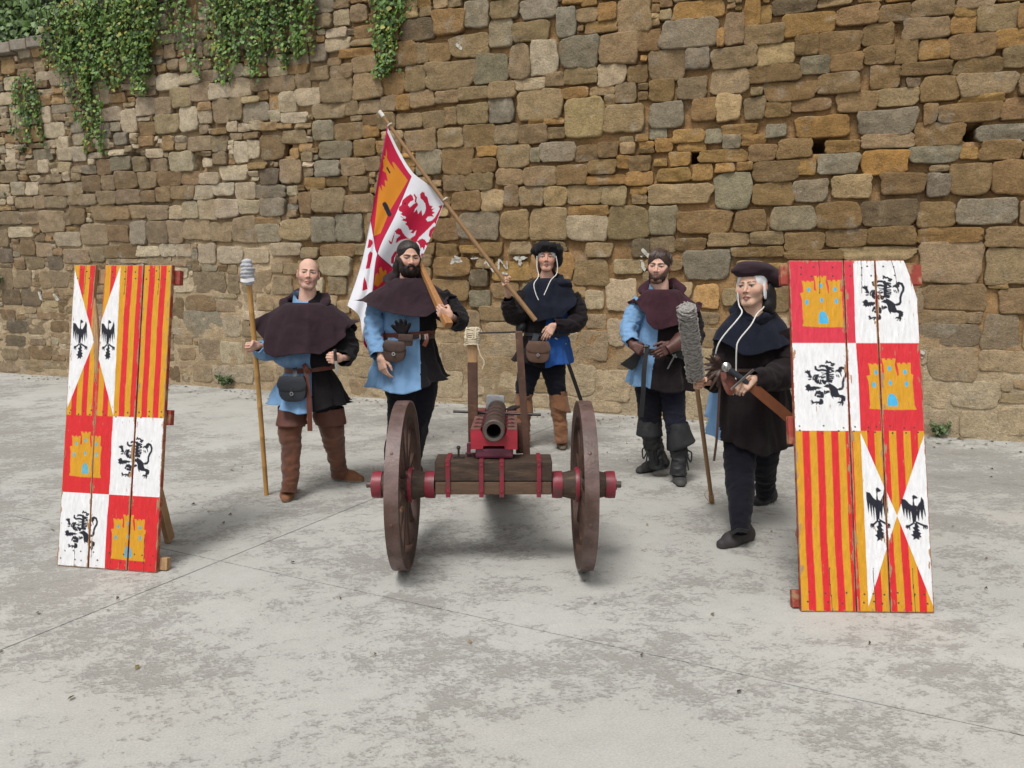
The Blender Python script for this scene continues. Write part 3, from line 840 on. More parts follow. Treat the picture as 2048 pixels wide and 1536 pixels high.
def hedge(label, u0, u1, z0, z1, n, seed, cols, back=.5):
    rnd = random.Random(seed)
    t = thing('hedge', label, 'hedge', wpt((u0 + u1) / 2, z0, -.5))
    out = ([], []); cc = []
    for i in range(n):
        u = rnd.uniform(u0, u1)
        q = rnd.random()
        z = z0 + (z1 - z0) * q
        lump = .35 * noise.noise(Vector((u * 1.6, z * 1.6, 1.0)))
        o = -.15 + lump + rnd.gauss(0, .14) - back * q * .6
        p = wpt(u, z + .1 * math.sin(u * 5), o)
        if noise.noise(Vector((u * 1.9 + 3, z * 1.9, 5))) > .42: p = wpt(u, z, o - .45)
        leaf_arrays(p, Vector((rnd.gauss(-.2, .5), -.8 + rnd.gauss(0, .3), rnd.gauss(.5, .4))), rnd.uniform(.06, .11), rnd, out)
        c = cols[0] if noise.noise(Vector((u * 1.3, z * 1.3, 9))) < .1 else cols[1]
        cc += [np.array(c) * rnd.uniform(.6, 1.35)] * 6
    mesh('leaves', [tuple(v) for v in out[0]], out[1], M['leaf'], t, smooth=False, colors=np.array(cc), kind='stuff')
    tw = MB()
    for i in range(90):
        u = rnd.uniform(u0, u1)
        a = wpt(u, z0 - .05, -.45); b = wpt(u + rnd.uniform(-.4, .4), rnd.uniform(z0 + .4, z1), -.3 + rnd.uniform(-.2, .2))
        tw.tube([a, a.lerp(b, .5) + Vector((rnd.uniform(-.1, .1), 0, 0)), b], [.012, .008, .004], 4, False)
    tw.obj('branches', M['twig'], t)
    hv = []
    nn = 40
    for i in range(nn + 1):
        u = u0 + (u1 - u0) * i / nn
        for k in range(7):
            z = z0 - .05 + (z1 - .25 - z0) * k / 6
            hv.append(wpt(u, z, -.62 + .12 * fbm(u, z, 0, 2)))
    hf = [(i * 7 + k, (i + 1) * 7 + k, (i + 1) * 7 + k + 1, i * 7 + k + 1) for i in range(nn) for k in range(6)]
    mesh('inner_shade_sheet', [tuple(p) for p in hv], hf, M['leaf'], t, colors=np.tile(np.array((.012, .022, .008)), (len(hv), 1)))  # near-black sheet behind the leaves: shade of the hedge's hollow painted as colour
hedge('yellow green shrub growing above the coping at the top left', -8.5, 2.3, 4.74, 6.6, 11000, 21, [(.07, .13, .025), (.22, .20, .03)])
hedge('dark green ivy crest on the wall top above the curtains', 2.2, 6.4, 5.15, 6.3, 3600, 22, [(.04, .085, .016), (.065, .12, .02)])

def weed(label, px, py, n, h, seed):
    rnd = random.Random(seed)
    u, v = px2wall(px, py)
    base = wpt(u, max(0, v), .05)
    t = thing('weed', label, 'weed', base, 'weeds along the foot of the wall')
    out = ([], []); cc = []; st = MB()
    for i in range(n):
        a = rnd.uniform(0, 6.28); l = h * rnd.uniform(.5, 1.1)
        tip = base + Vector((math.cos(a) * l * .7, -abs(math.sin(a)) * l * .35, l * rnd.uniform(.3, 1)))
        st.tube([base, base.lerp(tip, .5) + Vector((0, 0, l * .15)), tip], [.004, .003, .0015], 4, False)
        for k in range(7):
            p = base.lerp(tip, rnd.uniform(.3, 1.05)) + Vector((rnd.gauss(0, .02), rnd.gauss(0, .02), rnd.gauss(0.01, .02)))
            leaf_arrays(p, Vector((rnd.gauss(0, .5), -.6, .7)), rnd.uniform(.025, .05), rnd, out)
            cc += [np.array((.05, .085, .02)) * rnd.uniform(.6, 1.3)] * 6
    mesh('leaves', [tuple(v) for v in out[0]], out[1], M['leaf'], t, smooth=False, colors=np.array(cc))
    st.obj('stems', M['twig'], t)
weed('small bushy weed at the foot of the wall left of the bald man', 457, 768, 16, .17, 1)
weed('small weed at the foot of the wall right of the right shield', 1876, 866, 9, .15, 2)
weed('green tuft growing from a joint low at the far left of the wall', 4, 565, 9, .16, 3)
weed('tiny green tuft in a joint under the left ivy patch', 50, 307, 6, .14, 4)

# dry leaves and crumbs of stone along the foot of the wall and on the slabs
out = ([], []); cc = []
rnd = random.Random(77)
for i in range(420):
    if i < 330:
        p = wpt(rnd.uniform(-.5, 13.6), 0, abs(rnd.gauss(0, .30)) + .04)
    else:
        p = Vector((rnd.uniform(-4, 4), rnd.uniform(2.6, 8.5), 0))
        if (wpt(0, 0, 0) - p).dot(Vector((-.342, -.94, 0))) > 0: continue
    p.z = .006
    k = len(out[0])
    s = rnd.uniform(.006, .022) if i < 330 else rnd.uniform(.005, .013)
    a = rnd.uniform(0, 6.28)
    e, f = Vector((math.cos(a), math.sin(a), 0)), Vector((-math.sin(a), math.cos(a), 0))
    h = rnd.uniform(.004, .016)
    out[0].extend([p - e * s * 1.5, p + f * s * .8 + Vector((0, 0, h)), p + e * s * 1.5 + Vector((0, 0, h * .4)), p - f * s * .8 + Vector((0, 0, h * .3))])
    out[1].extend([(k, k + 1, k + 2), (k, k + 2, k + 3), (k, k + 3, k + 1)])
    cc += [np.array(rnd.choice([(.16, .10, .05), (.10, .065, .035), (.25, .19, .11), (.06, .045, .03), (.22, .17, .05)])) * rnd.uniform(.7, 1.2)] * 4
o = mesh('leaf_litter', [tuple(v) for v in out[0]], out[1], M['leaf'], None, smooth=False, colors=np.array(cc))
tag(o, 'dry leaves and crumbs of stone scattered along the foot of the wall', 'litter', kind='stuff')

# ------------------------------------------------------------------ painted shields
def nrmp(p, x0, y0, x1, y1): return [((a - x0) / (x1 - x0), (b - y0) / (y1 - y0)) for a, b in p]
LB = (220, 260, 1230, 1345)
LION = [nrmp(p, *LB) for p in [
    [(665, 885), (750, 825), (790, 830), (780, 790), (850, 820), (930, 870), (1000, 930), (1050, 935), (1060, 955), (1010, 965), (1010, 1010), (1040, 1070), (1120, 1080), (1195, 1130), (1170, 1140), (1185, 1170), (1160, 1230), (1125, 1230), (1135, 1270), (1100, 1345), (1075, 1320), (1085, 1270), (1030, 1330), (1015, 1325), (1050, 1275), (970, 1275), (1010, 1230), (1060, 1230), (1075, 1160), (1030, 1135), (950, 1140), (890, 1120), (895, 1180), (850, 1120), (825, 1060), (820, 980), (790, 920)],
    [(1050, 450), (1110, 415), (1130, 460), (1120, 520), (1090, 550), (1110, 620), (1105, 660), (1085, 620), (1060, 560), (1000, 530), (955, 555), (965, 500), (1020, 475)],
    [(545, 430), (590, 420), (590, 380), (640, 370), (720, 370), (740, 385), (800, 400), (830, 430), (800, 470), (760, 450), (720, 425), (640, 420), (610, 440)],
    [(610, 545), (700, 560), (760, 550), (770, 590), (700, 610), (640, 630), (650, 600), (740, 580), (640, 570)],
    [(225, 550), (260, 535), (235, 510), (290, 515), (310, 480), (335, 510), (375, 495), (375, 570), (390, 620), (410, 640), (400, 690), (350, 680), (290, 650), (330, 640), (310, 590), (280, 570)],
    [(225, 880), (260, 860), (300, 825), (350, 830), (375, 885), (440, 875), (540, 885), (635, 910), (560, 945), (520, 940), (480, 980), (450, 960), (425, 1000), (410, 970), (370, 995), (350, 975), (310, 1010), (290, 975), (240, 965), (265, 930), (250, 895)],
    [(700, 1000), (760, 970), (805, 985), (815, 1020), (720, 1060), (650, 1075), (720, 1030)],
    [(335, 1215), (370, 1220), (380, 1185), (410, 1215), (430, 1245), (490, 1225), (560, 1230), (580, 1160), (640, 1180), (660, 1240), (650, 1290), (600, 1310), (550, 1310), (530, 1270), (490, 1320), (470, 1300), (490, 1265), (440, 1280), (380, 1305), (360, 1300), (400, 1270), (340, 1275), (380, 1250)]]]
LSTR = [(nrmp(p, *LB), w / 1010) for p, w in [
    ([(1040, 945), (1100, 930), (1130, 880), (1130, 780), (1160, 690), (1205, 620), (1215, 540), (1180, 460), (1110, 435), (1070, 450)], 32),
    ([(770, 420), (800, 480), (780, 580), (775, 680), (778, 730)], 46), ([(750, 325), (775, 280), (800, 318), (850, 305), (885, 340), (945, 350), (905, 392), (870, 378)], 22),
    ([(500, 420), (505, 470), (560, 505), (660, 490), (740, 505)], 28), ([(830, 430), (915, 455)], 20), ([(840, 470), (920, 520)], 24), ([(820, 555), (900, 530)], 18),
    ([(800, 605), (910, 600)], 20), ([(800, 640), (915, 655)], 20), ([(800, 685), (905, 695)], 20), ([(790, 720), (880, 740)], 20), ([(770, 755), (860, 770)], 30),
    ([(560, 610), (470, 620), (430, 680), (430, 720)], 20), ([(560, 645), (490, 655), (465, 720), (490, 775)], 18), ([(525, 680), (500, 720), (530, 790)], 34), ([(560, 730), (560, 790), (590, 820)], 20),
    ([(610, 730), (600, 780), (625, 815)], 20), ([(660, 750), (700, 800), (720, 770)], 40), ([(580, 660), (640, 645)], 16), ([(640, 680), (710, 655)], 24), ([(330, 720), (380, 712)], 18),
    ([(470, 1090), (510, 1005), (580, 1000), (570, 1050), (530, 1040)], 26), ([(620, 1020), (650, 1035)], 24), ([(595, 1050), (650, 1080), (640, 1125), (530, 1110)], 34), ([(690, 985), (690, 1030)], 20),
    ([(985, 610), (1000, 645)], 14), ([(1025, 610), (1045, 660)], 14)]]
EBX = (960, 300, 1490, 1260)
EAGLE = [nrmp(p, *EBX) for p in [
    [(1195, 330), (1225, 305), (1270, 325), (1320, 365), (1290, 385), (1240, 390), (1225, 420), (1240, 520), (1290, 540), (1360, 440), (1385, 340), (1430, 420), (1440, 560), (1460, 700), (1450, 780), (1430, 700), (1420, 600), (1400, 720), (1390, 850), (1365, 760), (1350, 620), (1330, 720), (1310, 870), (1290, 790), (1275, 720), (1260, 800), (1250, 870), (1180, 880), (1165, 700), (1150, 640), (1140, 780), (1135, 890), (1115, 760), (1095, 620), (1085, 740), (1075, 840), (1055, 720), (1035, 580), (1020, 700), (1010, 780), (985, 640), (965, 500), (965, 385), (1050, 400), (1130, 490), (1190, 530), (1205, 430)],
    [(1215, 890), (1260, 890), (1320, 990), (1280, 1000), (1330, 1060), (1290, 1070), (1350, 1110), (1320, 1140), (1350, 1195), (1300, 1200), (1290, 1250), (1245, 1220), (1170, 1250), (1190, 1190), (1130, 1140), (1180, 1120), (1170, 1060), (1210, 1050), (1170, 990), (1220, 970)]]]
ESTR = [(nrmp(p, *EBX), 24 / 530) for p in [[(1210, 890), (1110, 955), (1045, 960), (1040, 985)], [(1110, 955), (1112, 1020)], [(1110, 955), (1065, 1000)], [(1255, 880), (1390, 940), (1480, 965), (1478, 1000)], [(1405, 945), (1405, 1005)], [(1410, 950), (1450, 1005)]]]
CB = (70, 165, 1115, 1355)
CASTLE = nrmp([(100, 1330), (125, 1240), (110, 700), (70, 570), (150, 550), (145, 420), (118, 280), (185, 285), (195, 310), (230, 305), (240, 280), (295, 285), (305, 312), (335, 310), (350, 285), (410, 285), (400, 500), (450, 510), (440, 300), (410, 165), (480, 165), (490, 205), (525, 205), (530, 165), (595, 165), (600, 200), (635, 200), (645, 165), (715, 165), (690, 320), (740, 580), (765, 560), (765, 430), (735, 270), (800, 265), (815, 295), (850, 295), (860, 262), (915, 262), (930, 295), (960, 295), (970, 262), (1035, 262), (1030, 520), (1080, 545), (1060, 700), (1075, 1240), (1115, 1350), (540, 1355)], *CB)
CWIN = [(280, 490, 38, 55), (570, 395, 40, 58), (905, 480, 40, 58), (225, 775, 40, 64), (578, 730, 35, 60), (925, 755, 38, 68)]
CDOOR = nrmp([(490, 1270), (500, 1080), (540, 990), (600, 975), (670, 1030), (715, 1150), (715, 1270)], *CB)
YEL, RED, WHT, BLK, BLU = np.array((.56, .275, .016)), np.array((.56, .020, .024)), np.array((.70, .70, .71)), np.array((.012, .013, .022)), np.array((.06, .38, .62))
def boxed(u, v, b): return (u - b[0]) / (b[2] - b[0]), (v - b[1]) / (b[3] - b[1])
def put(c, m, col): c[m] = col
def paint_lion(c, u, v, b, col=BLK, tail=True, fat=1.75):
    x, y = boxed(u, v, b)
    m = np.zeros(u.shape, dtype=bool)
    for p in LION: m |= inpoly(x, y, p)
    for p, w in LSTR: m |= instroke(x, y, p, w * fat)
    put(c, m, col)
def paint_eagle(c, u, v, b):
    x, y = boxed(u, v, b)
    m = np.zeros(u.shape, dtype=bool)
    for p in EAGLE: m |= inpoly(x, y, p)
    for p, w in ESTR: m |= instroke(x, y, p, w)
    put(c, m, BLK)
def paint_castle(c, u, v, b, wall_c=YEL, win=BLU, doors=True):
    x, y = boxed(u, v, b)
    put(c, inpoly(x, y, CASTLE), wall_c)
    if doors:
        for (wx, wy, a, d) in CWIN:
            q = ((x - (wx - CB[0]) / (CB[2] - CB[0])) / (a / (CB[2] - CB[0]))) ** 2 + ((y - (wy - CB[1]) / (CB[3] - CB[1])) / (d / (CB[3] - CB[1]))) ** 2 < 1
            put(c, q, win)
        put(c, inpoly(x, y, CDOOR), win)
def stripes(c, u, v, m, flip=0, wob=0):
    k = (np.floor((u + wob) / (.5 / 9)).astype(int) % 9)
    put(c, m & (k % 2 == 0), YEL)
    put(c, m & (k % 2 == 1), RED)
def wobble(v, s): return .0035 * np.sin(v * 9 + s) + .002 * np.sin(v * 23 + 2 * s)
def paint_right(u, v):
    c = np.tile(WHT, (len(u), 1)).astype(float)
    wu = wobble(v, 1.0)
    half = .505 + wobble(v, 3)
    r1, r2 = .244, .497
    q = (v < r1) & (u < half); put(c, q, RED * np.array((1, 1.6, 2.4)))
    q = (v >= r1) & (v < r2) & (u >= half); put(c, q, RED * np.array((1, 1.2, 1.4)))
    low = v >= r2
    stripes(c, u, v, low & (u < .5), wob=wu)
    stripes(c, np.where(u >= .5, u - .5, u), v, low & (u >= .5), wob=wu)
    ap = (.755, .735)
    put(c, low & inpoly(u, v, [(.505, .502), (.508, .985), ap]), WHT)
    put(c, low & inpoly(u, v, [(1.003, .50), (1.003, .99), ap]), WHT)
    paint_castle(c, u, v, (.077, .046, .425, .198)); paint_castle(c, u, v, (.571, .289, .946, .437))
    paint_lion(c, u, v, (.56, .046, .897, .182)); paint_lion(c, u, v, (.084, .294, .42, .427))
    paint_eagle(c, u, v, (.525, .655, .70, .808)); paint_eagle(c, u, v, (.79, .676, .985, .803))
    return c
def paint_left(u, v):
    c = np.tile(WHT, (len(u), 1)).astype(float)
    wu = wobble(v, 5.0)
    half = .487 + wobble(v, 2)
    r1, r2 = .502, .758
    top = v < r1
    stripes(c, u * .5 / .487, v, top & (u < half), wob=wu)
    stripes(c, np.where(u >= .487, (u - .487) * .5 / .513, u), v, top & (u >= half), wob=wu)
    ap = (.25, .255)
    put(c, top & inpoly(u, v, [(-.01, .0), (-.01, .50), ap]), WHT)
    put(c, top & inpoly(u, v, [(.478, .004), (.49, .50), ap]), WHT)
    q = (v >= r1) & (v < r2) & (u < half); put(c, q, RED)
    q = (v >= r2) & (u >= half); put(c, q, RED)
    paint_castle(c, u, v, (.06, .556, .40, .706), win=np.array((.12, .36, .45))); paint_castle(c, u, v, (.53, .82, .89, .967), win=np.array((.13, .34, .42)))
    paint_lion(c, u, v, (.555, .566, .90, .702)); paint_lion(c, u, v, (.055, .815, .39, .944))
    paint_eagle(c, u, v, (.02, .183, .185, .318)); paint_eagle(c, u, v, (.315, .183, .468, .318))
    return c

def shield(label, BL, BR, L, lean, planks, paint, seed, name='painted_shield'):
    rnd = random.Random(seed)
    e = (BR - BL).normalized(); Wd = (BR - BL).length
    back = Vector((-e.y, e.x, 0))
    up = (Vector((0, 0, 1)) * math.cos(lean) + back * math.sin(lean)).normalized()
    nrm = -(back * math.cos(lean) - Vector((0, 0, 1)) * math.sin(lean))
    t = thing(name, label, 'shield', (BL + BR) / 2)
    TH = .026
    def P(u, v, w=0.0): return BL + e * (u * Wd) + up * ((1 - v) * L) + nrm * w + Vector((0, 0, .004))
    for (pi, (ul, ur)) in enumerate(planks):
        nv_, nu_ = 660, 92
        vv = np.linspace(0, 1, nv_)
        sl = np.array([ul(x) for x in vv]); sr = np.array([ur(x) for x in vv])
        off = rnd.uniform(-.003, .003)
        s = np.linspace(0, 1, nu_)
        U = sl[:, None] + (sr - sl)[:, None] * s[None, :]
        Vv = np.repeat(vv[:, None], nu_, 1)
        uf, vf = U.ravel(), Vv.ravel()
        hu, hv = .25 * (sr.mean() - sl.mean()) / nu_, .25 / nv_
        c = (paint(uf - hu, vf - hv) + paint(uf + hu, vf - hv) + paint(uf - hu, vf + hv) + paint(uf + hu, vf + hv)) / 4
        # wear: chipped arrises, scuffs along the grain, nail heads
        du = np.minimum(uf - np.repeat(sl, nu_), np.repeat(sr, nu_) - uf) * Wd
        dv = np.minimum(vf, 1 - vf) * L
        d = np.minimum(du, dv)
        n1 = vnoise(np.stack([uf * Wd * 60, vf * L * 14, np.full_like(uf, pi * 9.0 + seed)], 1), 1.0, 0, 3)
        n2 = vnoise(np.stack([uf * Wd * 160, vf * L * 22, np.full_like(uf, pi * 5.0 + seed)], 1), 1.0, 0, 3)
        wood = np.array((.33, .20, .11))
        chip = (d < .0035 + .006 * np.clip(n1 + .1, 0, 1)) & (n1 > -.15)
        chip |= (d < .016) & (n1 > .46)
        chip |= (n2 > .66) & (n1 > .38)
        put(c, chip, wood)
        scuff = (n2 > .46) & (n1 > .18) & ~chip
        c[scuff] = c[scuff] * .88 + wood * .12
        crack = (np.abs(uf - (np.repeat(sl, nu_) * .45 + np.repeat(sr, nu_) * .55) - .004 * np.sin(vf * 40)) * Wd < .0016) & ((vf < .10) | (vf > .88))
        put(c, crack, np.array((.05, .035, .025)))
        for nv0 in (.02, .045, .485, .50, .95, .975):
            for k in range(3):
                uc = sl[0] + (sr[-1] - sl[0]) * (k + .5 + rnd.uniform(-.25, .25)) / 3
                q = np.hypot((uf - uc) * Wd, (vf - nv0 - rnd.uniform(-.004, .004)) * L) < .0045
                put(c, q, np.array((.05, .04, .035)))
        z = off + .0016 * n1 - np.clip(.004 - d, 0, .004) * .9
        Pts = np.array(BL + Vector((0, 0, .004)))[None, :] + uf[:, None] * Wd * np.array(e)[None, :] + ((1 - vf) * L)[:, None] * np.array(up)[None, :] + z[:, None] * np.array(nrm)[None, :]
        g = np.arange(nv_ * nu_).reshape(nv_, nu_)
        F = np.stack([g[:-1, :-1].ravel(), g[1:, :-1].ravel(), g[1:, 1:].ravel(), g[:-1, 1:].ravel()], 1)
        pl = mesh('plank', Pts, F, M['paint'], t, colors=c)
        # body of the plank behind its painted face
        m = 40
        vb = np.linspace(0, 1, m)
        side = [(ul(x), x) for x in vb] + [(ur(x), x) for x in vb[::-1]]
        fr = [P(a, b, off - .002) for a, b in side]; bk = [P(a, b, off - TH) for a, b in side]
        n = len(side)
        mesh('plank_body', [tuple(p) for p in fr + bk], [tuple(range(n - 1, -1, -1)), tuple(range(n, 2 * n))] + [(i, n + i, n + (i + 1) % n, (i + 1) % n) for i in range(n)], M['raw_wood' if pi == 0 and seed == 2 else 'red_wood'], pl, smooth=False)
    def batten(v0, v1, u0, u1, m='red_wood'):
        bm = MB()
        c0 = P((u0 + u1) / 2, (v0 + v1) / 2, -TH - .022)
        Mx = Matrix((e, up, nrm)).transposed()
        bm.box(c0, ((u1 - u0) * Wd, (v1 - v0) * L, .036), Mx, .004)
        bm.obj('batten', M[m], t, smooth=False)
    return t, P, batten, (e, up, nrm, back)
edge = lambda x: (lambda v: x)
# right shield
BL, BR = gpt(1603, 1225), gpt(1868, 1227)
def r3(v): return 1.0 if v > .115 else .905 + .095 * (v / .115) ** .8
t, P, batten, fr = shield('tall plank shield with castle and lion quarters in its upper half, stripes below', BL, BR, 1.739, R(15),
    [(edge(0.0), lambda v: .428 - .012 * v), (lambda v: .434 - .012 * v, lambda v: .676 - .006 * v), (lambda v: .682 - .006 * v, r3)], paint_right, 1)
batten(.008, .068, -.055, 1.07); batten(.455, .535, -.035, .99); batten(.945, .992, -.05, 1.03)
bm = MB(); a = P(.5, .12, -.06); bm.beam(a, Vector((a.x + .02, a.y + .50, .02)), .06, .03, (1, 0, 0)); bm.obj('prop_leg', M['raw_wood'], t, smooth=False)
# left shield
BL, BR = gpt(115, 1132), gpt(312, 1147)
def broken(v): return float(np.interp(v, [0, .1, .2, .30, .39, .40, 1], [.222, .215, .235, .262, .285, .298, .312]))
def p2l(v): return float(np.interp(v, [0, .12, .25, .39, 1], [.318, .312, .300, .296, .324]))
t, P, batten, fr = shield('tall plank shield with a split top, eagles and stripes in its upper half', BL, BR, 1.69, R(11.5),
    [(edge(0.0), broken), (p2l, lambda v: .712 - .004 * v), (lambda v: .722 - .004 * v, edge(1.0))], paint_left, 2)
bm = MB()
pts = [P(broken(v) + .004 + .018 * math.sin(min(1, max(0, (v - .1) / .3)) * 3.14), v, -.004) for v in np.linspace(.11, .40, 14)]
bm.tube(pts, [.002, .008, .012, .014, .015, .016, .016, .016, .015, .013, .011, .009, .006, .003], 8)
bm.obj('splinter', M['raw_wood'], t)
batten(.012, .060, .02, .60, 'raw_wood'); batten(.014, .062, .61, 1.05); batten(.475, .525, .02, 1.03); batten(.955, .995, -.055, 1.07, 'raw_wood')
bm = MB(); a = P(.62, .42, -.05); g_ = gpt(340, 1084); bm.beam(a, Vector((g_.x, g_.y, .012)), .075, .03, (1, 0, 0)); bm.obj('prop_leg', M['raw_wood'], t, smooth=False)

# ------------------------------------------------------------------ cannon
CX = -.100
cn = thing('cannon', 'small red and brown wheeled cannon aimed at the camera', 'cannon', (CX, 3.98, 0))
AXY, AXZ, WR = 3.985, .468, .462
def wheel(xc, s):
    """xc: middle of the rim; s = +1 when the outside is towards +x"""
    c = Vector((xc, AXY, AXZ)); ax = (1, 0, 0)
    w = MB().lathe([(.375, -.030), (.372, 0), (.375, .030), (WR - .010, .034), (WR - .010, -.034)], c, ax, 72, True)
    rim = mesh('wheel', w.v, w.f, M['rim_wood'], cn, smooth=True); auto_smooth(rim, 35)
    MB().lathe([(WR - .010, -.0335), (WR - .001, -.036), (WR, 0), (WR - .001, .036), (WR - .010, .0335)], c, ax, 96, False).obj('tyre', M['tyre'], rim)
    for i in range(12):
        a = 2 * math.pi * (i + .35) / 12
        d = Vector((0, math.cos(a), math.sin(a))); tn = Vector((0, -d.z, d.y))
        m = MB()
        rings = []
        for r, wd, th in ((.06, .036, .030), (.12, .040, .034), (.25, .030, .024), (.378, .034, .026)):
            rings.append([c + d * r + tn * (wd / 2 * q) + Vector((1, 0, 0)) * (th / 2 * p) for q, p in ((-1, -.6), (-.6, -1), (.6, -1), (1, -.6), (1, .6), (.6, 1), (-.6, 1), (-1, .6))])
        v = [p for r_ in rings for p in r_]
        f = [(k * 8 + j, k * 8 + (j + 1) % 8, (k + 1) * 8 + (j + 1) % 8, (k + 1) * 8 + j) for k in range(3) for j in range(8)]
        m.add(v, f).obj('spoke', M['rim_wood'], rim)
    for i in range(8):
        a = 2 * math.pi * (i + .2) / 8
        d = Vector((0, math.cos(a), math.sin(a)))
        MB().lathe([(.010, -.002), (.009, .003), (.005, .005), (0, .0055)], c + d * WR + Vector((random.uniform(-.012, .012), 0, 0)), d, 10).obj('tyre_bolt', M['tyre'], rim)
    hub = MB().lathe([(0, -.172), (.058, -.172), (.064, -.165), (.066, -.12), (.080, -.06), (.088, -.03), (.088, .03), (.080, .06), (.066, .12), (.064, .16), (.055, .168), (.03, .170), (0, .170)], c, ax, 40).obj('hub', M['beam_wood'], rim)
    for (x0, x1, r0, r1) in ((-.172, -.118, .072, .074), (.118, .170, .072, .074), (-.048, -.026, .094, .096), (.026, .048, .094, .096)):
        MB().lathe([(r0 - .012, x0), (r0, x0), (r1 + .001, (x0 + x1) / 2), (r1, x1), (r1 - .012, x1)], c, ax, 40).obj('hub_band', M['crimson'], rim)
    MB().lathe([(0, .150 * s), (.030, .150 * s), (.030, .182 * s), (.018, .184 * s), (.018, .205 * s), (.014, .208 * s), (0, .208 * s)], c, ax, 20).obj('axle_nut', M['iron'], rim)
wheel(-.592, -1); wheel(.392, 1)
# axle tree: two boards with iron straps
MB().box((CX, 3.99, .564), (.632, .17, .108), None, .006).obj('upper_board', M['beam_wood'], cn, smooth=False)
MB().box((CX, 3.99, .470), (.628, .165, .072), None, .006).obj('lower_board', M['light_beam'], cn, smooth=False)
MB().tube([(-.60, AXY, AXZ), (.40, AXY, AXZ)], .026, 14).obj('axle', M['iron'], cn)
for sx in (-.345, -.165, -.055, .145):
    m = MB()
    m.box((sx, 3.900, .527), (.024, .008, .21), None, .002).box((sx, 3.985, .6215), (.024, .182, .006), None, .002).box((sx, 3.985, .428), (.024, .182, .008), None, .002)
    st = m.obj('iron_strap', M['crimson'], cn, smooth=False)
    for z in (.60, .455): MB().lathe([(.008, 0), (.007, .004), (0, .006)], (sx, 3.896, z), (0, -1, 0), 10).obj('rivet', M['crimson'], st)
# gun bed and barrel (bed falls a little to the rear)
G0 = Vector((CX + .003, 3.945, .782)); GA = R(-3.2)
gd = Vector((0, math.cos(GA), math.sin(GA))); gu = Vector((0, -gd.z, gd.y)); gx = Vector((1, 0, 0))
Gm = Matrix((gx, gd, gu)).transposed()
def G(x, y, z): return G0 + gx * x + gd * y + gu * z
def prism(prof, y0, y1, name, m, parent=cn, rear=1.0):
    n = len(prof)
    v = [G(x, y0, z) for x, z in prof] + [G(x * rear, y1, z) for x, z in prof]
    f = [tuple(range(n)), tuple(range(2 * n - 1, n - 1, -1))] + [(i, n + i, n + (i + 1) % n, (i + 1) % n) for i in range(n)]
    return mesh(name, [tuple(p) for p in v], f, m, parent, smooth=False)
bed = prism([(-.126, 0), (-.126, -.104), (-.060, -.102), (-.058, -.086), (.056, -.086), (.058, -.104), (.126, -.106), (.126, 0), (.072, 0), (.055, -.035), (.02, -.052), (-.02, -.052), (-.055, -.035), (-.072, 0)], 0, .86, 'gun_bed', M['gun_red'], rear=.97)
for s in (-1, 1):
    bm = MB().box(G(s * .099, .43, .0045), (.053, .86, .007), Gm, .001); bm.obj('bed_plank', M['bed_top'], bed, smooth=False)
MB().box((CX + .004, 4.30, .652), (.205, .70, .055), None, .012).obj('slide_tray', M['tray'], cn, smooth=False)
BR_, by0 = .0605, -.055
prof = [(.038, by0 + .002), (.054, by0), (.0605, by0 + .006), (.0605, .05), (.057, .06), (.0565, .70), (.060, .74), (.060, .80), (.035, .825), (0, .83)]
m = MB(); q0 = len(m.v)
m.lathe([(r, h) for r, h in prof], G(0, 0, .004), gd, 48)
gb = m.obj('barrel', M['iron'], cn)
MB().lathe([(.0385, by0 + .001), (.0375, by0 + .01), (.0375, .25), (0, .25)], G(0, 0, .004), gd, 40).obj('bore', M['bore'], gb)
for y in (.06, .19, .33, .47):
    m = MB()
    a = [G(.064 * math.cos(t_), y, .004 + .064 * math.sin(t_)) for t_ in np.linspace(-.05, math.pi + .05, 22)]
    v = []
    for p in a:
        c0 = G(0, y, .004); d = (p - c0).normalized()
        v += [p - gd * .008, p + d * .003 - gd * .007, p + d * .003 + gd * .007, p + gd * .008]
    f = [(i * 4 + j, i * 4 + (j + 1) % 4, (i + 1) * 4 + (j + 1) % 4, (i + 1) * 4 + j) for i in range(21) for j in range(4)]
    m.add(v, f)
    for s in (-1, 1):
        m.box(G(s * .086, y, .0105), (.05, .022, .005), Gm, .001)
        m.lathe([(.008, 0), (.007, .004), (0, .006)], G(s * .096, y, .012), gu, 10)
    m.obj('barrel_strap', M['strap_iron'], gb)
MB().box(G(-.012, .84, .042), (.118, .07, .10), Gm @ Matrix.Rotation(.06, 3, 'Y'), .014).obj('breech_block', M['felt'], cn)
m = MB()
for i in range(5): m.tube([G(.09 + .03 * math.cos(t_ * 6.28) + .008 * i, .74 + .03 * math.sin(t_ * 6.28), .014 + .004 * i) for t_ in np.linspace(0, 1, 12)], .005, 6)
m.obj('chain', M['rod'], cn)
# elevating posts, rod and top bar
def post(a, b, w, h, nm='post'):
    m = MB().beam(a, b, w, h, (0, 1, 0), .004)
    return m.obj(nm, M['dark_wood'], cn, smooth=False)
lp0, lp1 = Vector((-.236, 4.45, .60)), Vector((-.236, 4.45, 1.09)); lp2 = Vector((-.236, 4.45, 1.262))
pl = post(lp0, lp1, .058, .06)
m = MB().beam(lp1 - Vector((0, 0, .02)), lp2, .056, .058, (0, 1, 0), .005); m.obj('bare_post_end', M['raw_wood'], pl, smooth=False)
m = MB()
for i in range(9):
    z = 1.195 + i * .0095; rr = .042 + .004 * random.random()
    a = [lp2 + Vector((0, 0, z - lp2.z + .004 * math.sin(3 * t_ + i))) + Vector((rr * math.copysign(abs(math.cos(t_)) ** .6, math.cos(t_)), rr * math.copysign(abs(math.sin(t_)) ** .6, math.sin(t_)), 0)) for t_ in np.linspace(0, 6.28, 22)]
    m.tube(a, .0052, 6)
